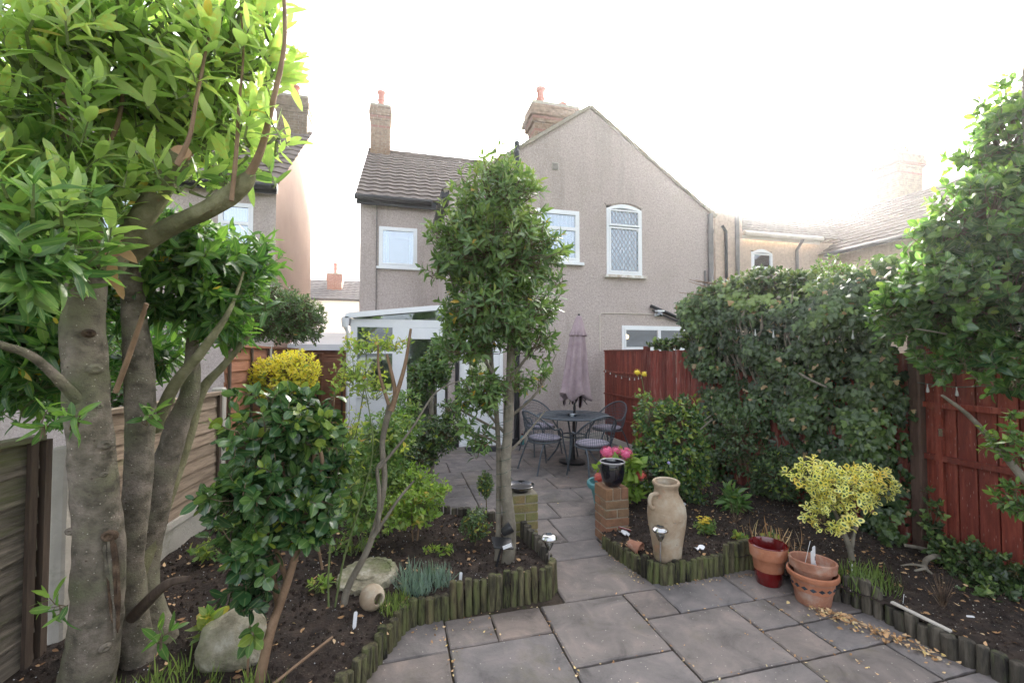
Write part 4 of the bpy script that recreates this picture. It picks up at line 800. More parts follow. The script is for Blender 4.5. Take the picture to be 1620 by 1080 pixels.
# ================================================================== FENCES
def lap_panel(root, p0, p1, z0, z1, n, m, side=1, cap=True, battens=2, lean=0.0, dz0=0.0):
    """horizontal overlapping boards between two posts; side=+1: face towards +x"""
    base = Vector(root.location); p0 = Vector((*p0, 0)); p1 = Vector((*p1, 0)); d = (p1-p0); L = d.length; d /= L
    nv = Vector((d.y, -d.x, 0))*side
    h = (z1-z0)/n
    for k in range(n):
        za = z0+k*h-0.012; zb = z0+(k+1)*h+0.012; ns = 7; v = []
        tl = random.uniform(-0.006, 0.006)
        for i in range(ns+1):
            t = i/ns; q = p0+d*(L*t); s_ = dz0*(1-t)
            e = 0.007*noise.noise(Vector((q.x*3, q.y*3, k*7.7)))+tl*(t-0.5)
            a = q+nv*(0.030)+Vector((0, 0, za+e+s_)); b = q+nv*(0.012)+Vector((0, 0, zb+s_))
            c = q+nv*(0.004)+Vector((0, 0, zb+s_)); f_ = q+nv*(0.016)+Vector((0, 0, za+e+s_))
            v += [a, b, c, f_]
        f = []
        for i in range(ns):
            for j in range(4): f.append((i*4+j, i*4+(j+1) % 4, (i+1)*4+(j+1) % 4, (i+1)*4+j))
        f += [(3, 2, 1, 0), (ns*4, ns*4+1, ns*4+2, ns*4+3)]
        MB().add([p-base for p in v], f).build('slat', m, root, smooth=False)
    for k in range(battens):
        t = (k+0.5)/battens if battens > 1 else 0.5
        t = [0.03, 0.5, 0.97][k] if battens == 3 else t
        q = p0+d*(L*t)
        v = [q+d*a+nv*b+Vector((0, 0, z)) for z in (z0+dz0*(1-t), z1) for a, b in ((-0.02, 0.032), (0.02, 0.032), (0.02, 0.052), (-0.02, 0.052))]
        MB().hexa([p-base for p in v]).build('batten', M['batten'], root, smooth=False)
    if cap:
        v = [q+nv*b+Vector((0, 0, z)) for z in (z1+0.002, z1+0.03) for q, b in ((p0, -0.015), (p1, -0.015), (p1, 0.058), (p0, 0.058))]
        MB().hexa([p-base for p in v]).build('capping_rail', m, root, smooth=False)
def post(root, x, y, z0, z1, s_=0.05, m='conc', pointed=False):
    b = Vector(root.location)
    mb = MB().cbox((x-s_-b.x, y-s_-b.y, z0), (x+s_-b.x, y+s_-b.y, z1), 0.012)
    return mb.build('post', M[m], root, smooth=False)
def gravel_board(root, p0, p1, z0, z1):
    base = Vector(root.location); p0 = Vector((*p0, 0)); p1 = Vector((*p1, 0)); d = (p1-p0).normalized(); nv = Vector((d.y, -d.x, 0))
    def sl(a, b, za, zb): return [q+nv*o+Vector((0, 0, z))-base for z in (za, zb) for q, o in ((p0, a), (p1, a), (p1, b), (p0, b))]
    mb = MB().hexa(sl(-0.02, 0.035, z0, z1)).hexa(sl(0.036, 0.052, z1-0.05, z1-0.002)).hexa(sl(0.036, 0.052, z0, z0+0.06))
    mb.build('gravel_board', M['conc'], root, smooth=False)
F0, F1, F2, F3 = (-2.12, 1.1), (-1.82, 2.98), (-1.66, 4.76), (-1.72, 6.5)
fa = thing('fence', 'near left fence panel of green stained horizontal boards beside the tree trunks', 'fence', (-1.95, 2, 0))
lap_panel(fa, (F0[0], F0[1]), (F1[0]-0.02, F1[1]-0.14), -0.18, 1.20, 10, M['slat'], battens=3, dz0=-0.12)
post(fa, F1[0]+0.02, F1[1], -0.1, 1.14, 0.036)
MB().box((-0.02, 0.84, -0.1), (0.02, 0.885, 1.2)).build('batten', M['batten'], fa, smooth=False, loc=(0.14, 0, 0))
fb_ = thing('fence', 'buff lap fence panel on a pale concrete gravel board behind the tree trunks', 'fence', (-1.75, 3.9, 0))
lap_panel(fb_, (F1[0], F1[1]+0.06), (F2[0], F2[1]-0.06), 0.37, 1.27, 9, M['slat2'], battens=3)
gravel_board(fb_, (F1[0], F1[1]+0.06), (F2[0], F2[1]-0.06), 0.02, 0.36)
post(fb_, F2[0]-0.01, F2[1], -0.1, 1.33, 0.05)
MB().box((0.075, 0.80, 0.36), (0.115, 0.85, 1.25)).build('batten', M['batten'], fb_, smooth=False)
fc_ = thing('fence', 'red brown lap fence running from the concrete post to the white outbuilding', 'fence', (-1.7, 6.5, 0))
lap_panel(fc_, (F2[0], F2[1]+0.06), (F3[0], F3[1]-0.05), 0.3, 1.72, 12, M['slat3'], battens=3)
gravel_board(fc_, (F2[0], F2[1]+0.06), (F3[0], F3[1]-0.05), 0.0, 0.29)
post(fc_, *F3, -0.1, 1.76)
lap_panel(fc_, (F3[0], F3[1]+0.05), (-1.75, 8.25), 0.3, 1.72, 12, M['slat3'], battens=3)
gravel_board(fc_, (F3[0], F3[1]+0.05), (-1.75, 8.25), 0.0, 0.29)
post(fc_, -1.75, 8.3, -0.1, 1.76)
lap_panel(fc_, (-1.75, 8.35), (-1.78, 11.0), 0.1, 1.65, 12, M['slat3'], battens=2)
lap_panel(fc_, (-1.7, 10.95), (-0.9, 10.95), 0.1, 1.6, 12, M['slat3'], battens=1)

def vboards(root, p0, p1, z0, z1, w_, m, gap=0.004, th=0.014, off=0.0, jag=0.0, nm='board', taper=True, half=False):
    base = Vector(root.location); p0 = Vector((*p0, 0)); p1 = Vector((*p1, 0)); d = p1-p0; L = d.length; d /= L; nv = Vector((-d.y, d.x, 0))
    if nv.x > 0: nv = -nv                  # faces the garden (-x)
    n = max(1, int(L/w_)); w_ = L/n
    for k in range(n):
        q = p0+d*(w_*k); zt = z1+random.uniform(-jag, jag); j = random.uniform(-0.003, 0.003)
        if half:
            r = w_/2*random.uniform(0.8, 1.0); v = []; tl = random.uniform(-0.01, 0.01)
            for z, o in ((z0, 0), (zt, tl)):
                for i in range(6):
                    a = pi*i/5; v.append(q+d*(w_/2+r*cos(a)+o)+nv*(off+r*sin(a)*0.8)+Vector((0, 0, z)))
            f = [(i, i+1, 7+i, 6+i) for i in range(5)]+[(5, 0, 6, 11), (0, 1, 2, 3, 4, 5), (11, 10, 9, 8, 7, 6)]
            MB().add([p-base for p in v], f).build(nm, m, root, ang=60)
            continue
        a0, a1 = 0.0+gap/2, w_-gap/2+ (0.012 if taper else 0); t0, t1 = th*(1.2 if taper else 1), th*(0.5 if taper else 1)
        v = [q+d*a+nv*b+Vector((0, 0, z)) for z, _ in ((z0, 0), (zt, 0)) for a, b in ((a0, off+j), (a1, off+j+(0.002 if taper else 0)), (a1, off+j+t1+(0.002 if taper else 0)), (a0, off+j+t0))]
        MB().hexa([p-base for p in v]).build(nm, m, root, smooth=False)
def rail(root, p0, p1, z0, z1, off0, off1, m, nm='rail'):
    base = Vector(root.location); p0 = Vector((*p0, 0)); p1 = Vector((*p1, 0)); d = (p1-p0).normalized(); nv = Vector((-d.y, d.x, 0))
    if nv.x > 0: nv = -nv
    MB().hexa([q+nv*o+Vector((0, 0, z))-base for z in (z0, z1) for q, o in ((p0, off0), (p1, off0), (p1, off1), (p0, off1))]).build(nm, m, root, smooth=False)
# near right: red boards on rails
G0, G1, G2, G3, G4 = (3.9, 7.80), (3.93, 6.35), (4.0, 4.5), (4.2, 2.66), (4.24, 0.9)
rn = thing('fence', 'near right fence of wide dark red upright boards on two rails', 'fence', (4.22, 1.8, 0))
vboards(rn, (G3[0]+0.03, G3[1]+0.02), G4, 0.10, 1.74, 0.118, M['redwood'], gap=0.011, taper=False, th=0.02)
vboards(rn, (G3[0]+0.03, G3[1]+0.08), G4, 0.08, 1.73, 0.118, M['redwood'], gap=0.03, taper=False, th=0.016, off=-0.032)
for z in (0.82, 1.24): rail(rn, (G3[0]+0.03, G3[1]+0.02), G4, z-0.022, z+0.022, 0.0225, 0.052, M['redwood'])
rail(rn, (G3[0]+0.03, G3[1]+0.02), G4, -0.05, 0.12, 0.0225, 0.045, M['redwood'], 'kick_board')
MB().box((-0.045, 0.722, 0.0), (-0.012, 0.765, 1.75)).build('batten', M['redwood'], rn, smooth=False)
post(rn, G3[0]-0.02, G3[1]+0.03, -0.05, 1.8, 0.042, 'postw')
MB().box((-0.07, 0.70, 1.0), (-0.0475, 0.728, 1.06)).build('bracket', M['steel'], rn, smooth=False)
# middle right, under the ivy
rm_ = thing('fence', 'weathered red pale fence half hidden under the ivy', 'fence', (4.0, 5.2, 0))
vboards(rm_, G1, (G2[0], G2[1]), 0.05, 1.70, 0.078, M['redpale'], nm='pale', jag=0.02, half=True)
vboards(rm_, (G2[0], G2[1]), (G3[0], G3[1]+0.1), 0.05, 1.66, 0.11, M['redpale'], nm='pale', jag=0.02, half=True)
rail(rm_, G1, G2, 1.3, 1.36, -0.05, -0.002, M['postw']); rail(rm_, G2, (G3[0], G3[1]+0.1), 1.3, 1.36, -0.05, -0.002, M['postw'])
post(rm_, G1[0]+0.0, G1[1]+0.03, -0.05, 1.78, 0.045, 'redpale')
rf_ = thing('fence', 'red feather edged fence panel beside the parasol meeting the house wall', 'fence', (3.9, 7.1, 0))
vboards(rf_, G0, (G1[0], G1[1]+0.09), 0.08, 1.70, 0.075, M['redwood'], th=0.02)
rail(rf_, G0, (G1[0], G1[1]+0.09), 1.70, 1.73, -0.01, 0.04, M['redwood'], 'capping_rail')
for z in (1.30, 0.88, 0.45): rail(rf_, G0, (G1[0], G1[1]+0.09), z, z+0.028, 0.026, 0.046, M['redwood'])
MB().box((-0.05, -0.75, -0.02), (-0.03, 0.7, 0.1)).build('gravel_board', M['conc'], rf_, smooth=False)

# ================================================================== LOG EDGING
def logs(root, path, h, m, r=0.027, sink=0.05, jag=0.02, broken=None):
    base = Vector(root.location); P = [Vector((*p, 0)) for p in path]
    seg = [(P[i+1]-P[i]).length for i in range(len(P)-1)]; Lt = sum(seg); n = int(Lt/(1.86*r)); k0 = 0
    for k in range(n):
        s_ = Lt*(k+0.5)/n; i = 0
        while s_ > seg[i] and i < len(seg)-1: s_ -= seg[i]; i += 1
        q = P[i]+(P[i+1]-P[i])*(s_/seg[i]); rr = r*random.uniform(0.8, 1.14); hh = h(k/n) if callable(h) else h
        hh += random.uniform(-jag, jag*0.6); tx, ty = random.uniform(-0.012, 0.012), random.uniform(-0.012, 0.012)
        v = []; N = 8
        for z, sc in ((-sink, 1), (hh-0.005, 1), (hh, 0.86)):
            for a in range(N):
                an = 2*pi*a/N+0.3; b = 1+0.12*noise.noise(Vector((k*1.7, a*0.9, 2)))
                v.append((rr*b*sc*cos(an)+tx*z*4, rr*b*sc*sin(an)+ty*z*4, z+(0.006*noise.noise(Vector((k*3.1, a, 1))) if sc < 1 else 0)))
        f = [(j*N+a, j*N+(a+1) % N, (j+1)*N+(a+1) % N, (j+1)*N+a) for j in range(2) for a in range(N)]+[tuple(range(2*N, 3*N))]
        MB().add(v, f).build('log', m, root, ang=50, loc=(q.x-base.x, q.y-base.y, 0))
le = thing('log_edging', 'mossy green log roll edging along the front of the left bed', 'edging', (0.5, 2.8, 0))
logs(le, [(-0.62, 1.35), (-0.35, 2.02), (-0.17, 2.36), (0.06, 2.77), (0.62, 2.85), (0.98, 2.86), (1.08, 2.97)], lambda t: 0.15 if t < 0.52 else (0.155 if t < 0.68 else 0.205), M['log'])
l2 = thing('log_edging', 'leaning dark log edging from the solar light back to the left brick pillar', 'edging', (1.08, 3.3, 0))
logs(l2, [(1.09, 3.03), (1.07, 3.3), (1.0, 3.56)], lambda t: 0.17+0.1*t, M['log2'], r=0.03)
l3 = thing('log_edging', 'low dark rotting edging along the patio behind the left bed', 'edging', (0.6, 4.1, 0))
logs(l3, [(0.92, 3.9), (0.6, 4.15), (0.28, 4.36), (0.22, 5.0)], 0.2, M['log2'], r=0.035)
l4 = thing('log_edging', 'mossy log edging round the urn corner of the right bed', 'edging', (2.1, 2.8, 0))
logs(l4, [(1.70, 3.46), (1.72, 3.2), (1.79, 2.86), (1.86, 2.80), (2.25, 2.82), (2.62, 2.86), (2.70, 2.72)], lambda t: 0.12 if t < 0.3 else (0.15 if t < 0.75 else 0.21), M['log'])
l5 = thing('log_edging', 'dark log edging curving along the right bed beyond the stacked pots', 'edging', (2.9, 2.0, 0))
logs(l5, [(2.74, 2.46), (2.90, 2.28), (2.93, 2.05), (2.92, 1.75), (3.0, 1.45), (3.3, 0.95)], lambda t: 0.19 if t < 0.25 else 0.12, M['log2'], r=0.032)

# ================================================================== BRICK PILLARS
def brick_pillar(label, x, y, n, m, top=None, rz=0):
    t = thing('brick_pillar', label, 'pillar', (x, y, 0), rz, 'brick pillars either side of the path')
    MB().box((-0.105, -0.105, -0.05), (0.105, 0.105, n*0.076+ (0.095 if top else 0))).build('mortar_core', M['mortar'], t, smooth=False)
    def br(a, b, c, d, z, h=0.066): 
        o = MB().cbox((a, b, z), (c, d, z+h), 0.005, jit=0.0012).build('brick', M[m], t, smooth=False)
    for k in range(n):
        z = k*0.076; g = 0.005
        if k % 2: br(-0.112, -0.112, -g, 0.112, z); br(g, -0.112, 0.112, 0.112, z)
        else: br(-0.112, -0.112, 0.112, -g, z); br(-0.112, g, 0.112, 0.112, z)
    if top:
        for k in range(3): br(-0.113+k*0.076, -0.113, -0.113+k*0.076+0.068, 0.113, n*0.076, 0.098)
    return t
brick_pillar('mossy green brick pillar carrying the shallow dark bowl, left of the path', 1.05, 3.72, 6, 'brickM')
brick_pillar('red and buff brick pillar carrying the black glazed pot, right of the path', 1.85, 3.60, 5, 'brickP', top=True)

# ================================================================== POTS AND ORNAMENTS
bw = thing('bowl', 'shallow dark glazed bowl on the mossy brick pillar', 'bowl', (1.03, 3.70, 0.458))
MB().lathe([(0.001, 0.0), (0.07, 0.0), (0.075, 0.01), (0.115, 0.045), (0.125, 0.055), (0.12, 0.058), (0.108, 0.045), (0.07, 0.02), (0.001, 0.018)], 28).build('dish', M['blackglaze'], bw)
MB().lathe([(0.001, 0.036), (0.098, 0.036)], 24).build('water', M['black_pl'], bw)
pb = thing('plant_pot', 'glossy black glazed pot standing on the right brick pillar', 'pot', (1.85, 3.58, 0.481))
MB().lathe([(0.001, 0), (0.062, 0), (0.068, 0.006), (0.092, 0.05), (0.104, 0.1), (0.107, 0.14), (0.103, 0.18), (0.1, 0.195)], 32).build('pot_body', M['blackglaze'], pb)
MB().lathe([(0.1, 0.196), (0.112, 0.205), (0.114, 0.214), (0.108, 0.218), (0.1, 0.212)], 32).build('rim', M['glazerim'], pb)
MB().lathe([(0.0995, 0.2115), (0.094, 0.19), (0.075, 0.03), (0.001, 0.02)], 32).build('lining', M['blackglaze'], pb)
tp = thing('plant_pot', 'teal plastic planter behind the right brick pillar', 'pot', (2.12, 4.25, 0))
MB().lathe([(0.001, 0), (0.11, 0), (0.155, 0.24), (0.16, 0.245)], 32).build('pot_body', M['teal'], tp)
MB().lathe([(0.16, 0.247), (0.19, 0.25), (0.2, 0.27), (0.198, 0.3), (0.185, 0.315), (0.17, 0.31), (0.163, 0.27), (0.15, 0.2), (0.001, 0.19)], 32).build('rim', M['teal'], tp)
ur = thing('urn', 'tall weathered terracotta urn with one looped handle in the right bed corner', 'urn', (1.965, 2.93, 0.08))
ur.rotation_euler = (radians(2), radians(-2), 0)
MB().lathe([(0.001, 0), (0.088, 0), (0.095, 0.01), (0.103, 0.1), (0.118, 0.2), (0.135, 0.3), (0.141, 0.37), (0.136, 0.43), (0.115, 0.48), (0.092, 0.52), (0.085, 0.56), (0.088, 0.585), (0.098, 0.6), (0.1, 0.612), (0.094, 0.622), (0.08, 0.618), (0.074, 0.58), (0.08, 0.5), (0.11, 0.42), (0.001, 0.3)], 40).build('urn_body', M['urn'], ur)
MB().tube([Vector(p) for p in spline([(-0.112, -0.03, 0.44), (-0.15, -0.035, 0.455), (-0.165, -0.037, 0.5), (-0.145, -0.035, 0.545), (-0.088, -0.03, 0.545)], 5)], 0.014, 8).build('handle', M['urn'], ur)
rl = MB()
random.seed(5)
for k in range(26):                       # applied relief of leaves and grapes on the shoulder
    a = -1.75+random.gauss(0, 0.45); z = 0.45+random.gauss(0, 0.035); r = 0.141-(max(z-0.40, 0))*0.42
    rl.lathe([(0.001, 0.007), (0.007, 0.004), (0.010, -0.002)], 6, (0, 0, 0), Matrix.Translation((r*cos(a), r*sin(a), z)) @ Vector((cos(a), sin(a), 0.3)).to_track_quat('Z', 'Y').to_matrix().to_4x4())
rl.build('relief', M['urn'], ur)
ptl = thing('plant_pot', 'small clay pot lying on its side on the soil by the brick pillar', 'pot', (1.80, 3.12, 0.145))
Mx = Matrix.Rotation(radians(100), 4, Vector((0.85, 0.5, 0)))
MB().lathe([(0.001, -0.05), (0.032, -0.05), (0.045, 0.03), (0.05, 0.03), (0.052, 0.055), (0.046, 0.055), (0.04, 0.03), (0.028, -0.04), (0.001, -0.04)], 24, (0, 0, 0), Mx).build('pot_body', M['terra2'], ptl)
rp = thing('plant_pot', 'red glazed flower pot with bare clay band beside the log edging', 'pot', (2.60, 2.64, 0.0))
MB().lathe([(0.001, 0), (0.078, 0), (0.083, 0.008), (0.095, 0.1)], 36).build('glazed_base', M['redglaze'], rp)
MB().lathe([(0.095, 0.101), (0.105, 0.185), (0.108, 0.19)], 36).build('clay_band', M['terra'], rp)
MB().lathe([(0.108, 0.191), (0.119, 0.192), (0.125, 0.268), (0.122, 0.274)], 36).build('clay_rim', M['terra'], rp)
MB().lathe([(0.122, 0.2745), (0.126, 0.277), (0.119, 0.282), (0.114, 0.27), (0.09, 0.06), (0.001, 0.03)], 36).build('glazed_lining', M['redglaze'], rp)
st = thing('plant_pot', 'lower terracotta pot with a band of dark diamonds, under the smaller pot', 'pot', (2.68, 2.36, 0.0), 0.35, 'stacked terracotta pots')
MB().lathe([(0.001, 0), (0.092, 0), (0.1, 0.008), (0.118, 0.12), (0.13, 0.175)], 40).build('pot_body', M['terra2'], st)
MB().lathe([(0.13, 0.176), (0.145, 0.177), (0.151, 0.19), (0.149, 0.207), (0.14, 0.213), (0.13, 0.2), (0.12, 0.1), (0.001, 0.03)], 40).build('rim', M['terra'], st)
for k in range(16):
    a = 2*pi*k/16; z = 0.128; r = 0.1215
    c = Vector((r*cos(a), r*sin(a), z)); tn = Vector((-sin(a), cos(a), 0)); upv = Vector((cos(a)*0.2, sin(a)*0.2, 1)).normalized(); no = Vector((cos(a), sin(a), -0.15))*0.002
    v = [c-tn*0.019+no, c-upv*0.013+no, c+tn*0.019+no, c+upv*0.013+no]; MB().add([p-no*2 for p in v]+[p+no for p in v], [(3, 2, 1, 0), (4, 5, 6, 7), (0, 1, 5, 4), (1, 2, 6, 5), (2, 3, 7, 6), (3, 0, 4, 7)]).build('diamond_tile', M['darktile'], st, smooth=False)
st2 = thing('plant_pot', 'upper terracotta pot tilted inside the diamond pot and holding white plant labels', 'pot', (2.68, 2.36, 0.125), 0.2, 'stacked terracotta pots')
st2.rotation_euler = (radians(-3), radians(5), 0)
MB().lathe([(0.001, 0), (0.09, 0), (0.1, 0.05), (0.115, 0.095)], 40).build('pot_body', M['terra2'], st2)
MB().lathe([(0.115, 0.096), (0.133, 0.097), (0.139, 0.15), (0.135, 0.157), (0.126, 0.152), (0.118, 0.1), (0.095, 0.03), (0.001, 0.028)], 40).build('rim', M['terra2'], st2)
# stones
bo = thing('boulder', 'large rounded lichen covered boulder at the front of the left bed', 'boulder', (-0.80, 2.55, 0.08))
import bmesh
def rock(nm, root, rx, ry, rz_, m, seed, amp=0.16, flat=0.0):
    bm = bmesh.new(); bmesh.ops.create_icosphere(bm, subdivisions=4, radius=1)
    for v_ in bm.verts:
        p = v_.co.copy(); n_ = 1+amp*noise.noise(p*1.1+Vector((seed, 0, 0)))+amp*0.35*noise.noise(p*3+Vector((seed, 5, 0)))+amp*0.12*noise.noise(p*9)
        b = (abs(p.x)**3+abs(p.y)**3+abs(p.z)**3)**(1/3); q = p/b**0.45
        v_.co = Vector((q.x*rx*n_, q.y*ry*n_, q.z*rz_*n_+rz_*0.8))
    me = bpy.data.meshes.new(nm); bm.to_mesh(me); bm.free(); me.materials.append(m); me.shade_smooth(); return link(nm, me, root)
rock('rock', bo, 0.155, 0.13, 0.14, M['stone'], 3.3, 0.24)
ss = thing('stepping_stone', 'round scalloped stone disc lying among the stems in the left bed', 'stone', (-0.20, 3.18, 0.115))
o = MB().lathe([(0.001, -0.02), (0.19, -0.02), (0.2, 0.02), (0.19, 0.045), (0.16, 0.05), (0.155, 0.042), (0.09, 0.042), (0.085, 0.052), (0.001, 0.055)], 96, fold=lambda a, t: 0.035*sin(a*22) if 0.1 < t < 0.6 else 0).build('disc', M['stone'], ss, ang=50)
o.rotation_euler = (radians(5), radians(-4), 0)
bl = thing('planter', 'hollow round stone ball with a dark opening beside the log edging', 'planter', (-0.15, 2.82, 0.175))
Mr = Vector((0.62, -0.75, 0.12)).to_track_quat('Z', 'Y').to_matrix().to_4x4()
MB().lathe([(0.001, -0.075)]+[(0.075*cos(a), 0.075*sin(a)) for a in np.linspace(-1.35, 1.08, 14)]+[(0.03, 0.062), (0.03, 0.04), (0.05, 0.0), (0.001, -0.03)], 32, (0, 0, 0), Mr).build('ball', M['urn'], bl)
# plant labels and scraps
def plabel(x, y, z, label, lean=(0.1, 0), rz_=0.0, h=0.09, w_=0.010, parent=None, flat=False):
    t = thing('plant_label', label, 'plant label', (x, y, z), rz_, 'white plant labels in the beds')
    t.rotation_euler = (lean[0], lean[1], rz_)
    MB().add([(-w_, 0, 0.02), (0, 0, 0), (w_, 0, 0.02), (w_, 0, h), (w_*0.6, 0, h+0.006), (-w_*0.6, 0, h+0.006), (-w_, 0, h)]+[(-w_, 0.002, 0.02), (0, 0.002, 0), (w_, 0.002, 0.02), (w_, 0.002, h), (w_*0.6, 0.002, h+0.006), (-w_*0.6, 0.002, h+0.006), (-w_, 0.002, h)],
      [(0, 1, 2, 3, 4, 5, 6), (13, 12, 11, 10, 9, 8, 7)]+[(i, 7+i, 7+(i+1) % 7, (i+1) % 7) for i in range(7)]).build('tag', M['label'], t, smooth=False)
    return t
def hz(x, y): return hsoil(x, y)
plabel(-0.235, 2.62, 0.11, 'white plant label upright in the soil in front of the stone ball', (-0.15, 0.12), 0.2)
plabel(0.40, 2.93, 0.11, 'white plant label just behind the front edging of the left bed', (-0.1, 0.1), 0.1, 0.085)
plabel(3.02, 2.05, 0.08, 'white plant label in the dark soil beyond the curved right edging', (0.1, -0.12), 0.5, 0.09)
plabel(3.18, 1.88, 0.115, 'white plant label lying flat on the right hand soil', (1.45, 0), 0.9, 0.08)
plabel(3.02, 2.36, 0.08, 'grey white plant label standing right of the stacked pots', (0.0, 0.15), 0.5, 0.12)
for k, (dx, dy, a, b, lb) in enumerate([(-0.015, 0.0, 0.25, -0.3, 'long white label leaning left in the upper terracotta pot'), (0.012, 0.015, 0.1, -0.18, 'long white label with printed band in the upper terracotta pot'), (0.03, -0.02, -0.5, 0.5, 'white label slumped against the right rim of the upper terracotta pot'), (-0.05, 0.05, 0.2, -0.1, 'grey label standing at the back of the upper terracotta pot')]):
    t = plabel(2.69+dx, 2.35+dy, 0.158, lb, (a, b), 0.2*k, [0.23, 0.22, 0.15, 0.25][k], 0.016)
    if k == 1: MB().box((-0.014, -0.0012, 0.12), (0.014, -0.0003, 0.15)).build('print', M['ink'], t, smooth=False)
def scrap(x, y, label, w_, d_, rz_, m='label'):
    t = thing('scrap', label, 'litter', (x, y, hz(x, y)+0.02), rz_)
    v = []; n = 4
    for i in range(n+1):
        for j in range(3): v.append((w_*(i/n-0.5), d_*(j/2-0.5), 0.012*sin(i*1.7+j)))
    v2 = [(a, b, c+0.003) for a, b, c in v]; k = len(v)
    f = [(i*3+j, i*3+j+1, (i+1)*3+j+1, (i+1)*3+j) for i in range(n) for j in range(2)]
    MB().add(v, f).add(v2, [q[::-1] for q in f]).build('sheet', M[m], t)
scrap(2.28, 2.98, 'white paper scrap behind the mossy log edging', 0.09, 0.04, 0.3)
scrap(2.78, 3.9, 'small white scrap on the soil below the ivy', 0.08, 0.05, 0.1)
scrap(2.93, 2.52, 'white card lying behind the stacked pots', 0.12, 0.08, 0.4)
scrap(1.85, 3.38, 'torn seed packet with red edge by the right pillar', 0.05, 0.09, 0.2)
sc2 = thing('stick', 'dark red plastic stake lying by the right pillar', 'stake', (1.88, 3.42, 0.14)); MB().tube([(-0.05, 0.02, 0.03), (0.05, -0.01, 0.0)], 0.008, 6).build('rod', M['redglaze'], sc2)
# solar lights
def solar(x, y, z, label, rz_=0):
    t = thing('solar_light', label, 'garden light', (x, y, z), rz_, 'steel solar stake lights')
    MB().tube([(0, 0, -0.04), (0, 0, 0.165)], 0.006, 8).build('stake', M['steel'], t)
    MB().lathe([(0.006, 0.165), (0.012, 0.17), (0.03, 0.205), (0.038, 0.238), (0.036, 0.238)], 20).build('lens', M['clear'], t)
    MB().lathe([(0.05, 0.236), (0.058, 0.244), (0.058, 0.252), (0.045, 0.268), (0.03, 0.274), (0.001, 0.275)], 28).build('cap', M['steel'], t)
    MB().box((-0.018, -0.018, 0.2752), (0.018, 0.018, 0.278)).build('solar_cell', M['darktile'], t, smooth=False)
    MB().lathe([(0.006, 0.2), (0.01, 0.215), (0.004, 0.225)], 10).build('bulb', M['bulb'], t)
solar(1.02, 2.92, 0.12, 'steel solar stake light behind the left log edging')
solar(1.84, 2.83, 0.13, 'steel solar stake light in front of the tall urn')
sp_ = thing('spotlight', 'black solar spotlight on a stake against the bay tree trunk', 'garden light', (0.70, 3.12, 0.12))
MB().tube([(-0.02, 0, -0.03), (0.03, 0, 0.15)], 0.008, 8).build('stake', M['black_pl'], sp_)
mm = Matrix.Translation((0.03, -0.02, 0.17)) @ Matrix.Rotation(radians(25), 4, 'X') @ Matrix.Rotation(radians(12), 4, 'Y')
MB().cbox((-0.075, -0.05, -0.008), (0.075, 0.05, 0.008), 0.004, mm).build('solar_panel', M['black_pl'], sp_, smooth=False)
MB().lathe([(0.02, -0.04), (0.03, -0.03), (0.042, 0.04), (0.036, 0.04), (0.025, -0.02)], 18, (0, 0, 0), Matrix.Translation((0.06, -0.02, 0.26)) @ Matrix.Rotation(radians(60), 4, 'Y')).build('lamp_head', M['black_pl'], sp_)
MB().lathe([(0.001, 0.038), (0.036, 0.038)], 16, (0, 0, 0), Matrix.Translation((0.06, -0.02, 0.26)) @ Matrix.Rotation(radians(60), 4, 'Y')).build('lens', M['label'], sp_)
MB().cbox((0.06, -0.075, 0.135), (0.125, -0.069, 0.16), 0.001, Matrix.Rotation(radians(-15), 4, 'Y')).build('sticker', M['label'], sp_, smooth=False)
# doormat, bottle
dm = thing('doormat', 'dark rubber doormat on the paving in front of the white door', 'mat', (1.42, 7.45, 0.004))
MB().cbox((-0.31, -0.18, 0), (0.31, 0.18, 0.016), 0.004).build('mat', M['mat'], dm, smooth=False)
rb = MB()
for k in range(12): rb.box((-0.28, -0.16+k*0.027, 0.0162), (0.28, -0.148+k*0.027, 0.021))
rb.build('ribs', M['mat'], dm, smooth=False)
bt = thing('bottle', 'small green bottle with red cap standing at the foot of the house wall', 'bottle', (2.18, 7.7, 0.005))
MB().lathe([(0.001, 0), (0.035, 0), (0.038, 0.01), (0.038, 0.13), (0.016, 0.16), (0.016, 0.175)], 16).build('bottle_body', M['teal'], bt)
MB().lathe([(0.018, 0.1755), (0.018, 0.2), (0.001, 0.2)], 12).build('cap', M['redglaze'], bt)
bg_ = thing('broom', 'black broom leaning on the house wall beside the white door', 'broom', (2.02, 7.66, 0.005))
MB().tube([(0, 0, 0.1), (0.1, 0.13, 0.95)], 0.012, 8).build('handle', M['black_pl'], bg_); MB().hexa([(-0.1, -0.03, 0.0), (0.1, -0.03, 0.0), (0.1, 0.03, 0.0), (-0.1, 0.03, 0.0), (-0.06, -0.02, 0.12), (0.06, -0.02, 0.12), (0.06, 0.02, 0.12), (-0.06, 0.02, 0.12)]).build('bristles', M['black_pl'], bg_, smooth=False)

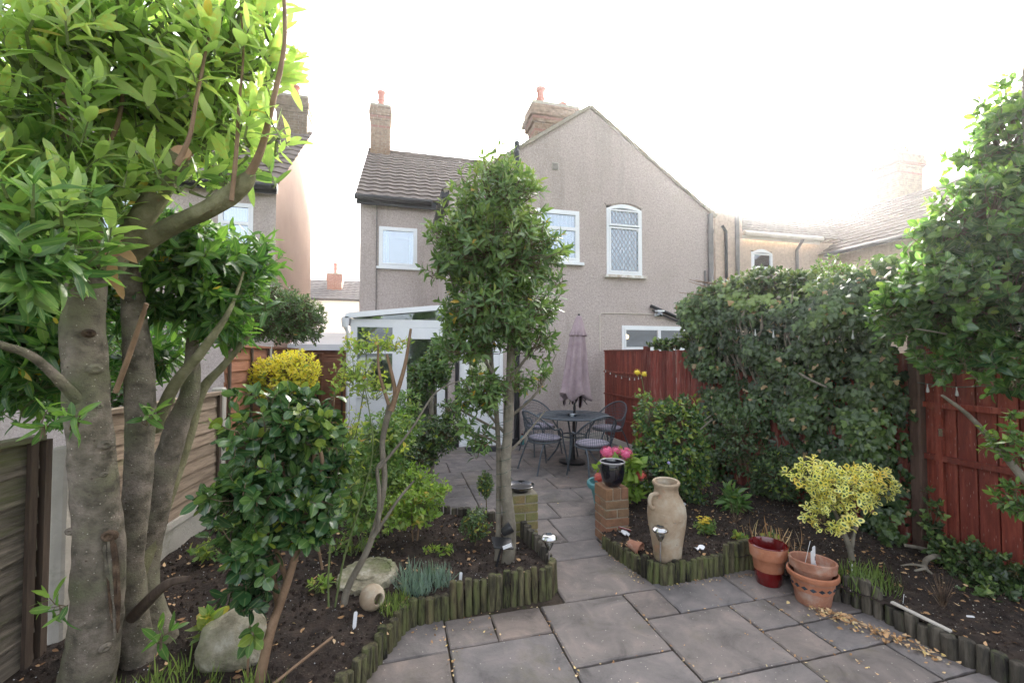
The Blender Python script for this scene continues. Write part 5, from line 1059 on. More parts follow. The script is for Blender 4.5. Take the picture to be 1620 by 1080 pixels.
# ================================================================== PATIO SET
tb = thing('table', 'round grey blue metal patio table under the closed parasol', 'table', (2.57, 6.24, 0.005))
tt = MB().lathe([(0.03, 0.700), (0.53, 0.700), (0.545, 0.706), (0.548, 0.715), (0.542, 0.724), (0.525, 0.722), (0.52, 0.716), (0.03, 0.716)], 56).build('tabletop', M['iron'], tb, ang=50)
gm = MB()
for r in (0.12, 0.2, 0.28, 0.36, 0.44): gm.lathe([(r, 0.7165), (r+0.012, 0.720), (r+0.024, 0.7165)], 48)
for k in range(16): gm.tube([(0.06*cos(k*pi/8), 0.06*sin(k*pi/8), 0.719), (0.51*cos(k*pi/8), 0.51*sin(k*pi/8), 0.719)], 0.004, 4)
gm.build('mesh_pattern', M['iron'], tb, ang=50)
for k in range(4):
    a = pi/4+k*pi/2+0.2; c, s_ = cos(a), sin(a)
    MB().tube(spline([(0.36*c, 0.36*s_, 0.69), (0.3*c, 0.3*s_, 0.6), (0.2*c, 0.2*s_, 0.42), (0.25*c, 0.25*s_, 0.2), (0.40*c, 0.40*s_, 0.0)], 5), 0.013, 8).build('leg', M['iron'], tb)
MB().lathe([(0.195, 0.40), (0.207, 0.405), (0.207, 0.415), (0.195, 0.42), (0.195, 0.40)], 32).build('brace_ring', M['iron'], tb)
def chair(label, x, y, rz_):
    t = thing('chair', label, 'chair', (x, y, 0.005), rz_, 'metal mesh chairs round the patio table')
    def back(t_):                         # rail from the left arm front round the back to the right arm front
        a = -pi*0.5*1.28 + pi*1.28*t_     # faces +y; back at -y
        s_ = sin(pi*t_); hgt = 0.60+0.25*max(0, (s_-0.35)/0.65)**1.1
        r = 0.275; return Vector((r*sin(a)*1.02, -0.02-r*cos(a)*0.98-0.03*s_, hgt))
    rail_ = [back(i/28) for i in range(29)]
    MB().tube(rail_, 0.012, 8).build('back_rail', M['iron'], t)
    ring = [Vector((0.235*cos(a)*1.0, 0.01+0.235*sin(a), 0.42+0.012*sin(a))) for a in np.linspace(0, 2*pi, 33)]
    MB().tube(ring, 0.010, 8, False).build('seat_ring', M['iron'], t)
    ms = MB(); n = 30
    for i in range(n+1):
        t_ = 0.14+0.72*i/n; p = back(t_); a = -pi*0.64+pi*1.28*t_; q = Vector((0.235*sin(a), 0.01-0.235*cos(a), 0.42)); ms.tube([p, p.lerp(q, 0.5)+Vector((sin(a)*0.015, -cos(a)*0.015, 0)), q], 0.0028, 3, False)
    for j in range(1, 9):
        l = []
        for i in range(25):
            t_ = 0.14+0.72*i/24; p = back(t_); a = -pi*0.64+pi*1.28*t_; q = Vector((0.235*sin(a), 0.01-0.235*cos(a), 0.42)); l.append(p.lerp(q, j/9)+Vector((sin(a), -cos(a), 0))*0.015*sin(pi*j/9))
        ms.tube(l, 0.0028, 3, False)
    for i in range(-7, 8):
        h = math.sqrt(max(0.235**2-(i*0.031)**2, 0)); ms.tube([(i*0.031, 0.01-h, 0.42), (i*0.031, 0.01+h, 0.42)], 0.0028, 3, False); ms.tube([(-h, 0.01+i*0.031, 0.42), (h, 0.01+i*0.031, 0.42)], 0.0028, 3, False)
    ms.build('wire_mesh', M['iron'], t)
    for s_ in (-1, 1):
        e = back(0.0 if s_ < 0 else 1.0)
        MB().tube(spline([e, (s_*0.25, e.y+0.035, 0.55), (s_*0.235, 0.16, 0.42), (s_*0.27, 0.24, 0.0)], 5), 0.011, 8).build('leg', M['iron'], t)
        MB().tube(spline([(s_*0.19, -0.13, 0.42), (s_*0.2, -0.2, 0.3), (s_*0.24, -0.3, 0.0)], 5), 0.011, 8).build('leg', M['iron'], t)
    cu = MB(); pr = [(0.001, 0.43), (0.18, 0.432), (0.212, 0.44), (0.218, 0.455), (0.208, 0.47), (0.17, 0.48), (0.001, 0.484)]
    cu.lathe(pr, 36, (0, 0.01, 0), fold=lambda a, t_: 0.05*abs(sin(2*a))**1.5); cu.build('cushion', M['cush'], t, ang=80)
    return t
chair('mesh chair with lilac cushion on the left of the table, side on', 2.02, 5.98, -1.25)
chair('mesh chair nearest the camera with its back towards us', 2.52, 5.42, 0.12)
chair('mesh chair behind the table against the house wall', 2.30, 7.0, pi+0.25)
chair('mesh chair on the right of the table beside the red fence', 3.30, 6.55, pi/2+0.35)
pa = thing('parasol', 'closed dusty pink parasol standing through the patio table', 'parasol', (2.55, 6.24, 0.005))
pa.rotation_euler = (0, radians(3.2), 0)
MB().tube([(0, 0, 0.0), (0, 0, 2.24)], 0.02, 12).build('pole', M['black_pl'], pa)
MB().lathe([(0.001, 0), (0.2, 0), (0.2, 0.03), (0.05, 0.06), (0.03, 0.25), (0.001, 0.25)], 28).build('base', M['black_pl'], pa)
random.seed(9)
def foldf(a, t): return 0.16*sin(a*8+1.5*sin(t*3))*min(1, t*3+0.1)+0.07*sin(a*3+t*4)
nn_ = 96
prof = [(0.02, 2.235), (0.05, 2.2), (0.085, 2.08), (0.11, 1.95)]
cn = MB().lathe([(0.11, 2.0), (0.115, 1.9), (0.13, 1.75), (0.155, 1.5), (0.185, 1.25), (0.21, 1.1), (0.225, 1.02), (0.215, 1.0), (0.12, 1.02)], nn_, fold=foldf)
n = len(cn.v)
for i in range(n):
    x, y, z = cn.v[i]
    if z < 1.2: a = math.atan2(y, x); cn.v[i] = (x, y, z+0.09*sin(a*4+0.6)*(1.2-z)/0.2*0.6-0.05*(a > 1.5)*(1.2-z)*3)
cn.build('canopy', M['para'], pa, ang=80)
MB().lathe([(0.02, 2.24), (0.045, 2.215), (0.075, 2.12), (0.105, 2.0), (0.135, 1.93), (0.125, 1.925), (0.1, 1.96)], 72, fold=lambda a, t: 0.13*sin(a*8)*t).build('vent_cap', M['para'], pa, ang=80)
MB().lathe([(0.001, 2.275), (0.016, 2.265), (0.018, 2.24)], 12).build('finial', M['black_pl'], pa)
hm = MB()
for k in range(8):
    a = k*pi/4+0.2; r = 0.14+0.02*(k % 2); z = 0.98-random.uniform(0.03, 0.16)
    hm.add([(r*cos(a-.3), r*sin(a-.3), 1.06), (r*1.2*cos(a), r*1.2*sin(a), 1.05), (r*cos(a+.3), r*sin(a+.3), 1.06), (r*1.15*cos(a+.2), r*1.15*sin(a+.2), z+0.05), (r*1.0*cos(a), r*1.0*sin(a), z), (r*0.9*cos(a-.2), r*0.9*sin(a-.2), z+0.04)], [(0, 1, 4, 5), (1, 2, 3, 4), (5, 4, 1, 0)])
hm.build('hem_flap', M['para'], pa, ang=80)
for s_ in (-1, 1): MB().tube([(0.05*s_, 0, 1.05), (0.16*s_+0.06, 0.03*s_, 0.88)], 0.008, 6).build('rib', M['black_pl'], pa)
gl = thing('glass', 'pair of small clear glasses on the patio table by the parasol pole', 'glass', (2.50, 6.10, 0.724))
gl['label'] = 'small clear ashtray glass on the patio table in front of the parasol pole'
MB().lathe([(0.001, 0), (0.06, 0), (0.075, 0.035), (0.068, 0.035), (0.055, 0.008), (0.001, 0.008)], 24).build('dish', M['clear'], gl)

# string lights on the fences
def string(label, pts, nb, drop=0.05, grp=None):
    t = thing('string_lights', label, 'string lights', pts[0], 0, 'strings of small bulbs on the fences'); b = Vector(pts[0]); P = spline(pts, 8)
    MB().tube([p-b for p in P], 0.003, 4, False).build('cord', M['wire'], t)
    for k in range(nb):
        p = P[int((k+0.5)/nb*len(P))]-b; MB().tube([p, p-Vector((0, 0, drop*0.45))], 0.004, 5).lathe([(0.004, -drop*0.45), (0.006, -drop*0.6), (0.011, -drop-0.008), (0.010, -drop-0.016), (0.001, -drop-0.02)], 10, p).build('bulb', M['bulb'], t)
string('string of white bulbs hanging along the near red board fence', [(4.08, 2.62, 1.42), (4.1, 2.4, 1.40), (4.12, 2.2, 1.42), (4.14, 1.95, 1.44), (4.14, 1.6, 1.46)], 5)
string('string of tiny bulbs across the red panel by the parasol', [(3.83, 7.7, 1.36), (3.84, 7.2, 1.27), (3.86, 6.7, 1.25), (3.88, 6.45, 1.3)], 8, 0.03)
string('string of white bulbs drooping in front of the ivy', [(3.78, 4.3, 1.98), (3.72, 3.9, 1.92), (3.70, 3.5, 1.88), (3.70, 3.1, 1.84), (3.72, 2.8, 1.86)], 6, 0.06)

# ================================================================== PLANTS
def A(v): return np.array(v, float)
# --- laurel: big multi stemmed tree in front of the left fence
random.seed(31)
la = thing('laurel_tree', 'big multi stemmed cherry laurel with thick grey green trunks at the left', 'tree', (-1.35, 2.5, 0))
def ap(px, py, Y): return tuple(at(px, py, Y))
limb(la, [(-1.42, 2.45, -0.15), ap(150, 1000, 2.45), ap(158, 850, 2.45), ap(142, 700, 2.45), ap(133, 560, 2.45), ap(135, 430, 2.47), ap(128, 300, 2.5), ap(120, 225, 2.5)],
     [0.118, 0.096, 0.09, 0.084, 0.08, 0.072, 0.06, 0.052], M['bark'], 'trunk', 16, 32, 0.15, 1)
limb(la, [(-1.22, 2.62, -0.1), ap(205, 900, 2.65), ap(218, 760, 2.7), ap(222, 620, 2.75), ap(212, 500, 2.75), ap(205, 420, 2.7)], [0.075, 0.06, 0.06, 0.066, 0.055, 0.04], M['bark'], 'trunk', 14, 24, 0.16, 4)
limb(la, [(-1.15, 2.75, -0.1), ap(225, 930, 2.9), ap(245, 800, 2.95), ap(275, 690, 3.0), ap(300, 620, 3.0), ap(305, 540, 3.0), ap(310, 440, 3.0)], [0.10, 0.082, 0.07, 0.062, 0.048, 0.032, 0.02], M['bark'], 'trunk', 14, 24, 0.16, 8)
limb(la, [ap(170, 420, 2.45), ap(205, 370, 2.4), ap(245, 315, 2.35), ap(285, 245, 2.3)], [0.065, 0.05, 0.048, 0.045], M['barkg'], seed=3)
limb(la, [ap(190, 410, 2.5), ap(255, 368, 2.4), ap(330, 332, 2.3), ap(385, 292, 2.25), ap(398, 272, 2.25)], [0.046, 0.042, 0.040, 0.038, 0.020], M['barkg'], seed=5, bump=0.3)
limb(la, [ap(380, 300, 2.25), ap(412, 240, 2.22), ap(432, 160, 2.2), ap(450, 70, 2.2), ap(448, -30, 2.2)], [0.022, 0.016, 0.012, 0.010, 0.008], M['barkb'], seed=6)
limb(la, [ap(130, 640, 2.4), ap(60, 570, 2.2), ap(0, 545, 2.1), ap(-80, 520, 2.0)], [0.026, 0.017, 0.014, 0.011], M['bark'], seed=6)
limb(la, [ap(245, 680, 2.9), ap(275, 610, 2.8), ap(320, 555, 2.75), ap(355, 505, 2.75), ap(372, 470, 2.85), ap(385, 430, 2.9)], [0.034, 0.03, 0.024, 0.016, 0.010, 0.006], M['barkg'], seed=7)
limb(la, [ap(215, 915, 2.85), ap(290, 710, 3.1), ap(318, 620, 3.2), ap(352, 580, 3.25), ap(395, 530, 3.3)], [0.05, 0.04, 0.032, 0.024, 0.014], M['barkg'], seed=9)
limb(la, [ap(183, 620, 2.4), ap(205, 560, 2.35), ap(232, 480, 2.3)], [0.012, 0.011, 0.009], M['barkb'], seed=2)
limb(la, [ap(210, 975, 2.6), ap(262, 925, 2.5), ap(300, 915, 2.45)], [0.03, 0.022, 0.012], M['batten'], seed=2)
for k, ppp in enumerate([[(115, 215), (130, 150), (142, 70), (138, 10)], [(110, 225), (80, 160), (55, 90), (40, 10)], [(150, 262), (185, 200), (198, 120), (210, 60)], [(366, 318), (374, 240), (378, 170), (385, 80), (380, 10)], [(100, 190), (100, 120), (95, 60)], [(280, 262), (300, 215), (312, 150), (330, 60)]]):
    limb(la, [ap(x, y, 2.35-0.05*k) for x, y in ppp], [0.011, 0.009, 0.007, 0.005, 0.003][:len(ppp)], M['barkb'], 'stem', 5, 7, seed=k)
for p_, r_, m_ in ((ap(175, 392, 2.33), 0.05, 'cut'), (ap(287, 243, 2.285), 0.042, 'cut')):
    MB().lathe([(0.001, 0.012), (r_*0.9, 0.01), (r_, 0)], 16, Vector(p_)-la.location, Vector((0.2, -1, 0.3)).to_track_quat('Z', 'Y').to_matrix().to_4x4()).build('pruning_cut', M[m_], la)
for k, (px, py, r) in enumerate([(140, 528, .016), (152, 583, .02), (118, 610, .012), (133, 690, .016), (168, 700, .018), (122, 760, .012), (150, 795, .014), (110, 835, .014), (165, 745, .010), (135, 910, .02), (120, 975, .013), (168, 1010, .016), (130, 470, .012), (158, 640, .009), (145, 860, .01)]):
    q = Vector(ap(px, py, 2.45)); dv = (EYE-q).normalized(); q = q+Vector((dv.x, dv.y, 0)).normalized()*(0.086 if py < 800 else 0.098)*math.sqrt(max(0.1, 1-((px-148)/50)**2))
    MB().lathe([(r*1.3, -0.010), (r*1.0, 0.0), (r*.6, 0.004), (r*0.3, 0.0), (0.001, -0.002)], 12, q-la.location, (Vector((dv.x+(px-148)*.01, dv.y, 0))).to_track_quat('Z', 'Y').to_matrix().to_4x4() @ Matrix.Scale(1.25, 4, (1, 0, 0))).build('knot', M['bark'] if k % 5 else M['wound'], la)
# torn bark wound low on the main trunk
wd = MB(); wl2 = MB()
for k, (dx, y0, y1, r_) in enumerate([(0, 852, 960, .010), (5, 846, 985, .008), (-6, 862, 930, .008), (10, 858, 1000, .007), (3, 870, 1010, .006), (-2, 900, 985, .006)]):
    b_ = (wd if k % 2 else wl2); b_.tube(spline([Vector(ap(172+dx, y0, 2.368))-la.location, Vector(ap(176+dx*1.2, (y0+y1)/2, 2.36))-la.location, Vector(ap(180+dx*.6, y1, 2.372))-la.location], 5), [r_*.5]+[r_*random.uniform(.7, 1.2) for _ in range(9)]+[r_*.3], 7)
wd.build('bark_wound', M['wound'], la, ang=60); wl2.build('bark_wound', M['bark'], la, ang=60)
MB().lathe([(0.001, -0.012), (0.012, -0.006), (0.018, 0.006), (0.026, 0.003), (0.034, -0.010)], 14, Vector(ap(172, 848, 2.362))-la.location, Vector((0.1, -1, 0.1)).to_track_quat('Z', 'Y').to_matrix().to_4x4() @ Matrix.Scale(0.75, 4, (0, 1, 0))).build('knot', M['wound'], la)
for p_, d_, l_ in ((ap(180, 385, 2.25), (0.35, -0.2, -0.25), 0.14), (ap(178, 410, 2.25), (0.15, -0.3, -0.9), 0.13), (ap(185, 440, 2.25), (0.3, -0.3, -0.7), 0.10)):
    o = link('dead_leaf', leaf_mesh('dead_leaf', T_LAUREL, [LF['litter']], A([p_])-A(la.location), frames(A([d_]), A([(0.1, -1, 0.4)])), A([l_]), A([0.5])), la)
def el(px, py, Y, rx, ry, rz_, w_=1): return (ap(px, py, Y), (rx, ry, rz_), w_)
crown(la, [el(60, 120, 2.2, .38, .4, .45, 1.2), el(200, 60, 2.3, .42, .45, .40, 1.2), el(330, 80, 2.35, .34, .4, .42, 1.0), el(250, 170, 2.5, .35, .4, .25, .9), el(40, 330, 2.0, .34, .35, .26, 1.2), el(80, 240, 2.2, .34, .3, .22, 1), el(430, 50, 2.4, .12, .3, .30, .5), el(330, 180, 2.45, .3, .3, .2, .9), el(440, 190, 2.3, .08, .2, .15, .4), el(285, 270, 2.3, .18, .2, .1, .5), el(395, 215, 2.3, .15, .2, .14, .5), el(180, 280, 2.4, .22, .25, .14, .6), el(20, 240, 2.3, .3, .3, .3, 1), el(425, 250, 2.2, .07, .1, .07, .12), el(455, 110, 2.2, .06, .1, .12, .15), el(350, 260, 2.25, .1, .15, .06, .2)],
      560, 8, 0.128, T_LAUREL, [LF['laurelGlare']], nobj=230, shell=0.2, up=1.7, spread=0.8, seg=0.11, droop=0.1, tw=0.006, tmat=M['gtwig'], tone=(0.2, 0.7), tiplight=0.5, hlight=0.5, zr=(2.0, 3.0), yellow=0.008)
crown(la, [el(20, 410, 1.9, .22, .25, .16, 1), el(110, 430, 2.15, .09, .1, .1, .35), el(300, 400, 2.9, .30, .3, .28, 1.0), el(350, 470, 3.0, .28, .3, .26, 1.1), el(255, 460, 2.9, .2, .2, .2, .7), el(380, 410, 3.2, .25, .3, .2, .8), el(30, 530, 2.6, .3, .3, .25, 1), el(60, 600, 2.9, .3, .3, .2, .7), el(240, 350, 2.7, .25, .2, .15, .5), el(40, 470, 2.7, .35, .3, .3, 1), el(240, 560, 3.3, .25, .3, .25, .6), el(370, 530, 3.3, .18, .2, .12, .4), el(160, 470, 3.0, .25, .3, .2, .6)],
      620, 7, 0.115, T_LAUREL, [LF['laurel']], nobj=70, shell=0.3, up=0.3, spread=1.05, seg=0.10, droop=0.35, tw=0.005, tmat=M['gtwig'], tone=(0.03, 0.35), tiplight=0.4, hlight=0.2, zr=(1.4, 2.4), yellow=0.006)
for c_, s_ in ((ap(95, 955, 2.2), 0.06), (ap(235, 655, 2.6), 0.05), (ap(60, 665, 2.2), 0.06), (ap(120, 660, 2.25), 0.05), (ap(255, 1010, 2.5), 0.08)):
    crown(la, [(c_, (s_, s_, s_), 1)], 3, 5, 0.085, T_LAUREL, [LF['laurel']], nobj=0, shell=0.3, seg=0.04, tone=(0.25, 0.5), tw=0.003, zmin=-1)
nb = thing('evergreen_bush', 'dark glossy foliage behind the near left fence and the thick trunks', 'bush', (-2.9, 3.6, 0))
limb(nb, [(-2.9, 3.6, -0.1), (-2.9, 3.6, 0.9), (-2.8, 3.6, 1.7)], [0.06, 0.05, 0.02], M['bark2'], 'trunk')
crown(nb, [((-2.7, 4.3, 1.4), (.35, .5, .36), 1.2), ((-3.2, 5.2, 1.6), (.5, .5, .5), 1), ((-2.35, 5.2, 1.85), (.4, .4, .35), 1), ((-2.75, 4.9, 1.25), (.4, .5, .3), 1), ((-2.75, 3.3, 1.55), (.45, .5, .38), 1), ((-2.6, 3.9, 1.7), (.4, .5, .4), 1), ((-3.0, 2.9, 1.5), (.5, .5, .4), 1), ((-2.4, 4.6, 1.65), (.35, .5, .3), .8)], 760, 7, 0.10, T_LAUREL, [LF['laurel']], nobj=60, shell=0.4, up=0.3, seg=0.08, droop=0.3, tw=0.004, tone=(0.02, 0.3), tiplight=0.25, hlight=0.15, zmin=1.0)
# --- camellia
random.seed(32)
cm = thing('camellia', 'glossy dark green camellia with a leaning pale stem in the left bed', 'shrub', (-0.62, 2.27, 0.1))
limb(cm, [(-0.63, 2.25, 0.0), ap(425, 1010, 2.27), ap(445, 950, 2.3), ap(465, 885, 2.32), ap(485, 800, 2.35), ap(500, 700, 2.38)], [0.024, 0.021, 0.019, 0.017, 0.013, 0.009], M['barkb'], 'stem', 5, 10)
for q in ([(455, 920), (430, 850), (400, 780)], [(470, 870), (455, 790), (440, 700)], [(485, 800), (510, 740), (500, 690)], [(440, 960), (425, 880), (395, 850)]):
    limb(cm, [ap(x, y, 2.34) for x, y in q], [0.014, 0.011, 0.007], M['barkb'], 'branch', 5, 7)
crown(cm, [el(430, 680, 2.35, .27, .26, .17, 1.2), el(480, 660, 2.45, .24, .24, .17, 1), el(400, 770, 2.30, .24, .24, .15, 1.1), el(500, 760, 2.4, .2, .22, .2, 1.1), el(390, 860, 2.3, .17, .2, .16, 1), el(385, 930, 2.28, .13, .15, .10, .8), el(455, 800, 2.35, .22, .22, .15, 1), el(490, 830, 2.4, .15, .2, .12, .7), el(530, 730, 2.4, .10, .15, .16, .5), el(420, 620, 2.4, .15, .15, .05, .4)],
      470, 6, 0.070, T_CAM, [LF['camellia']], nobj=300, shell=0.35, up=0.35, spread=1.15, seg=0.06, droop=0.25, tw=0.003, tone=(0.05, 0.7), tiplight=0.3, hlight=0.3, zr=(0.6, 1.5), yellow=0.02, flat=0.5)
sb_ = thing('camellia_seedling', 'small camellia sucker with three round leaves in front of the boulder', 'plant', (-0.68, 2.33, 0.1))
limb(sb_, [(-0.68, 2.33, 0.08), ap(395, 990, 2.3)], [0.006, 0.004], M['barkb'], 'stem', 3, 6)
crown(sb_, [el(400, 1000, 2.28, .03, .03, .05, 1)], 4, 4, 0.07, T_CAM, [LF['camellia']], nobj=10, seg=0.02, tone=(0.4, 0.8), shell=0.2)
# --- pruned rose / old stems
random.seed(33)
ro = thing('rose_bush', 'tall pruned shrub of bare grey stems with sparse yellow green leaves', 'shrub', (-0.38, 2.88, 0.1))
for q, r_, m_ in (([(540, 985), (550, 930), (585, 860), (608, 770), (605, 700), (618, 640)], (0.024, 0.021, 0.02, 0.018, 0.017, 0.024), 'bark2'),
               ([(618, 650), (625, 620), (612, 560)], (0.022, 0.014, 0.008), 'barkb'), ([(622, 640), (640, 580), (650, 520)], (0.016, 0.012, 0.008), 'barkb'), ([(615, 640), (600, 590), (598, 545)], (0.012, 0.009, 0.006), 'barkb'),
               ([(600, 740), (650, 680), (690, 620), (735, 600)], (0.010, 0.007, 0.005, 0.003), 'bark2'),
               ([(590, 850), (630, 790), (655, 760)], (0.012, 0.009, 0.006), 'bark2'), ([(520, 970), (520, 900), (530, 800), (560, 700), (575, 620), (580, 560)], (0.007, 0.006, 0.006, 0.005, 0.004, 0.003), 'gtwig'),
               ([(530, 960), (545, 880), (575, 780), (590, 700), (575, 600)], (0.006, 0.006, 0.005, 0.004, 0.003), 'gtwig'), ([(598, 840), (600, 780), (597, 740), (612, 725)], (0.013, 0.012, 0.010, 0.006), 'bark2'), ([(510, 900), (500, 820), (520, 720), (530, 620)], (0.008, 0.007, 0.006, 0.004), 'barkb')):
    limb(ro, [ap(x, y, 2.9+0.02*i) for i, (x, y) in enumerate(q)], r_, M[m_], 'stem', 5, 8, seed=len(q))
crown(ro, [el(585, 545, 3.0, .20, .22, .09, 1), el(560, 590, 3.0, .20, .22, .15, 1), el(620, 540, 3.0, .14, .15, .08, .6), el(550, 680, 3.0, .15, .2, .16, .6), el(640, 690, 3.0, .12, .15, .12, .35), el(590, 620, 2.95, .15, .15, .1, .5)],
      150, 5, 0.042, T_OVAL, [LF['rose']], nobj=150, shell=0.2, up=0.3, spread=1.1, seg=0.05, droop=0.2, tw=0.0018, tmat=M['gtwig'], tone=(0.2, 0.9), tiplight=0.1, hlight=0.1, yellow=0.02)
# --- golden shrub
gd = thing('golden_shrub', 'rounded yellow leaved shrub in front of the red brown fence', 'shrub', (-1.28, 5.9, 0.1))
limb(gd, [(-1.28, 5.9, 0.05), (-1.27, 5.9, 0.9), (-1.25, 5.85, 1.3)], [0.03, 0.025, 0.015], M['bark2'], 'stem')
crown(gd, [el(450, 600, 5.8, .40, .4, .33, 1), el(470, 580, 5.7, .28, .3, .2, .6), el(420, 590, 5.8, .22, .3, .2, .5)], 620, 6, 0.05, T_OVAL, [LF['gold']], nobj=120, shell=0.7, up=0.6, seg=0.05, tw=0.002, tone=(0.05, 0.45), tiplight=0.35, hlight=0.35, zr=(1.0, 1.7))
ls = thing('shrub', 'dark low shrub filling the gap under the yellow shrub by the fence', 'shrub', (-1.3, 5.2, 0.1))
crown(ls, [((-1.3, 5.2, 0.5), (.35, .5, .4), 1), ((-1.35, 6.5, 0.6), (.3, .6, .5), 1)], 350, 6, 0.05, T_OVAL, [LF['dark']], nobj=0, shell=0.5)
# --- neighbour's evergreen above the left fence
ne = thing('evergreen_bush', 'dense dark evergreen bush leaning over the red brown left fence', 'bush', (-2.25, 7.2, 0))
limb(ne, [(-2.3, 7.2, 0), (-2.28, 7.2, 1.2), (-2.2, 7.2, 1.9)], [0.06, 0.05, 0.03], M['bark2'], 'trunk')
crown(ne, [el(450, 500, 7.2, .50, .6, .42, 1), el(480, 505, 7.3, .32, .5, .38, 1), el(415, 490, 7.0, .5, .6, .45, 1), el(370, 480, 6.8, .5, .5, .5, .8)], 1300, 6, 0.07, T_BAY, [LF['bay']], nobj=60, shell=0.75, up=0.2, seg=0.06, tw=0.004, tone=(0.1, 0.5), tiplight=0.3, hlight=0.3)
# --- second dark shrub in front of the conservatory door
es = thing('evergreen_shrub', 'dark narrow evergreen on a short stem in front of the conservatory', 'shrub', (0.42, 6.0, 0.05))
limb(es, [(0.42, 6.0, 0.0), (0.44, 6.0, 0.5), (0.42, 6.0, 1.0), (0.46, 6.0, 1.4)], [0.045, 0.04, 0.03, 0.015], M['bark2'], 'trunk')
crown(es, [el(690, 580, 6.0, .22, .25, .32, 1.1), el(665, 600, 6.0, .18, .22, .28, 1), el(700, 550, 6.0, .16, .2, .16, .6)], 480, 6, 0.06, T_OVAL, [LF['bay']], nobj=120, shell=0.5, up=0.3, seg=0.05, tw=0.003, tone=(0.0, 0.4), tiplight=0.25, hlight=0.4, zr=(1.1, 1.9))
es2 = thing('evergreen_shrub', 'low spreading dark evergreen below the conservatory door', 'shrub', (0.35, 5.3, 0.05))
crown(es2, [el(690, 690, 5.4, .30, .35, .26, 1), el(715, 650, 5.5, .2, .25, .18, .5), el(660, 720, 5.2, .26, .3, .2, .8)], 420, 6, 0.055, T_OVAL, [LF['dark']], nobj=120, shell=0.5, up=0.2, seg=0.05, tw=0.003, tone=(0.2, 0.8), zmin=0.03)
# middle of the left bed: soft low growth
for i, (px, py, Y, rx, rz_, lb, k, n_) in enumerate([(610, 690, 3.9, .26, .26, 'small leaved pale green shrub around the middle of the rose stems', 'fresh', 260), (655, 770, 4.4, .26, .22, 'soft pale green bush between the lime shrub and the patio', 'lime', 220), (570, 800, 3.6, .20, .22, 'loose light green plant among the lower rose stems', 'fresh', 150), (640, 660, 5.0, .22, .35, 'tall airy light green plant in front of the conservatory door', 'fresh', 200), (530, 740, 4.2, .22, .35, 'leafy green growth between the glossy camellia and the rose stems', 'fresh', 220), (600, 745, 4.6, .28, .20, 'soft green leafy perennial between the rose stems and the patio', 'fresh', 260), (560, 720, 5.2, .3, .28, 'pale green perennial clump by the conservatory wall', 'fresh', 260), (630, 720, 4.9, .22, .22, 'mid green perennial clump left of the low dark evergreen', 'dark', 200)]):
    t = thing('perennial', lb, 'plant', (at(px, py, Y).x, Y, 0.1)); crown(t, [el(px, py, Y, rx, .3, rz_)], n_, 5, 0.05, T_OVAL, [LF[k]], nobj=60, shell=0.3, up=0.6, seg=0.05, tw=0.002, tmat=M['gtwig'], tone=(0.1, 0.7))
    for j in range(5): limb(t, [(t.location.x+random.gauss(0, .04), Y, 0.1), (t.location.x+random.gauss(0, .12), Y+random.gauss(0, .08), at(px, py, Y).z)], [0.005, 0.003], M['gtwig'], 'stem', 3, 5)
lg = thing('deciduous_shrub', 'bright lime green leafy shrub on two thin stems in the left bed', 'shrub', (0.12, 3.72, 0.11))
for dx in (0, 0.03): limb(lg, [(0.12+dx, 3.72, 0.08), (0.11+dx*2, 3.72, 0.25), (0.10+dx*4, 3.72, 0.45)], [0.007, 0.006, 0.004], M['barkb'], 'stem', 4, 6)
crown(lg, [el(655, 800, 3.75, .24, .26, .16, 1), el(690, 775, 3.8, .16, .2, .09, .6), el(625, 810, 3.7, .16, .2, .13, .6)], 210, 6, 0.048, T_OVAL, [LF['lime']], nobj=250, shell=0.2, up=0.3, spread=1.15, seg=0.06, tw=0.002, tmat=M['gtwig'], tone=(0.2, 0.9), tiplight=0.2, hlight=0.2, flat=0.8)
for i, (px, py, Y, rx, rz_, lb, k, L_) in enumerate([(752, 830, 3.55, .12, .15, 'small grey green bush on the soil beside the bay tree trunk', 'dark', 0.03), (768, 765, 3.75, .07, .12, 'little upright dark green bush in front of the patio paving', 'dark', 0.028)]):
    t = thing('shrub', lb, 'shrub', (at(px, py, Y).x, Y, 0.12)); c_ = at(px, py, Y)
    limb(t, [(c_.x, Y, 0.1), (c_.x+0.01, Y, 0.3), (c_.x, Y, c_.z)], [0.006, 0.005, 0.003], M['twig'], 'stem', 4, 6)
    crown(t, [el(px, py, Y, rx, rx, rz_)], 170, 5, L_, T_OVAL, [LF[k]], nobj=60, shell=0.25, up=0.5, seg=0.03, tw=0.0015, tone=(0.4, 1.0))
# --- the bay tree in the middle
random.seed(35)
by = thing('bay_tree', 'slender evergreen tree with wired twin stems and a tall dense crown in the middle', 'tree', (0.78, 3.2, 0.1))
limb(by, [(0.78, 3.2, 0.02), ap(805, 880, 3.2), ap(806, 830, 3.2), ap(800, 760, 3.2), ap(803, 690, 3.22), ap(806, 620, 3.25), ap(808, 540, 3.25), ap(800, 440, 3.25), ap(790, 330, 3.25)], [0.056, 0.046, 0.05, 0.040, 0.036, 0.034, 0.028, 0.018, 0.008], M['bark2'], 'trunk', 14, 22, 0.18, 2)
limb(by, [(0.72, 3.25, 0.02), ap(788, 860, 3.25), ap(789, 790, 3.25), ap(788, 690, 3.28), ap(780, 600, 3.3), ap(770, 500, 3.3), ap(760, 420, 3.3)], [0.024, 0.022, 0.02, 0.019, 0.018, 0.012, 0.007], M['bark2'], 'trunk', 6, 9)
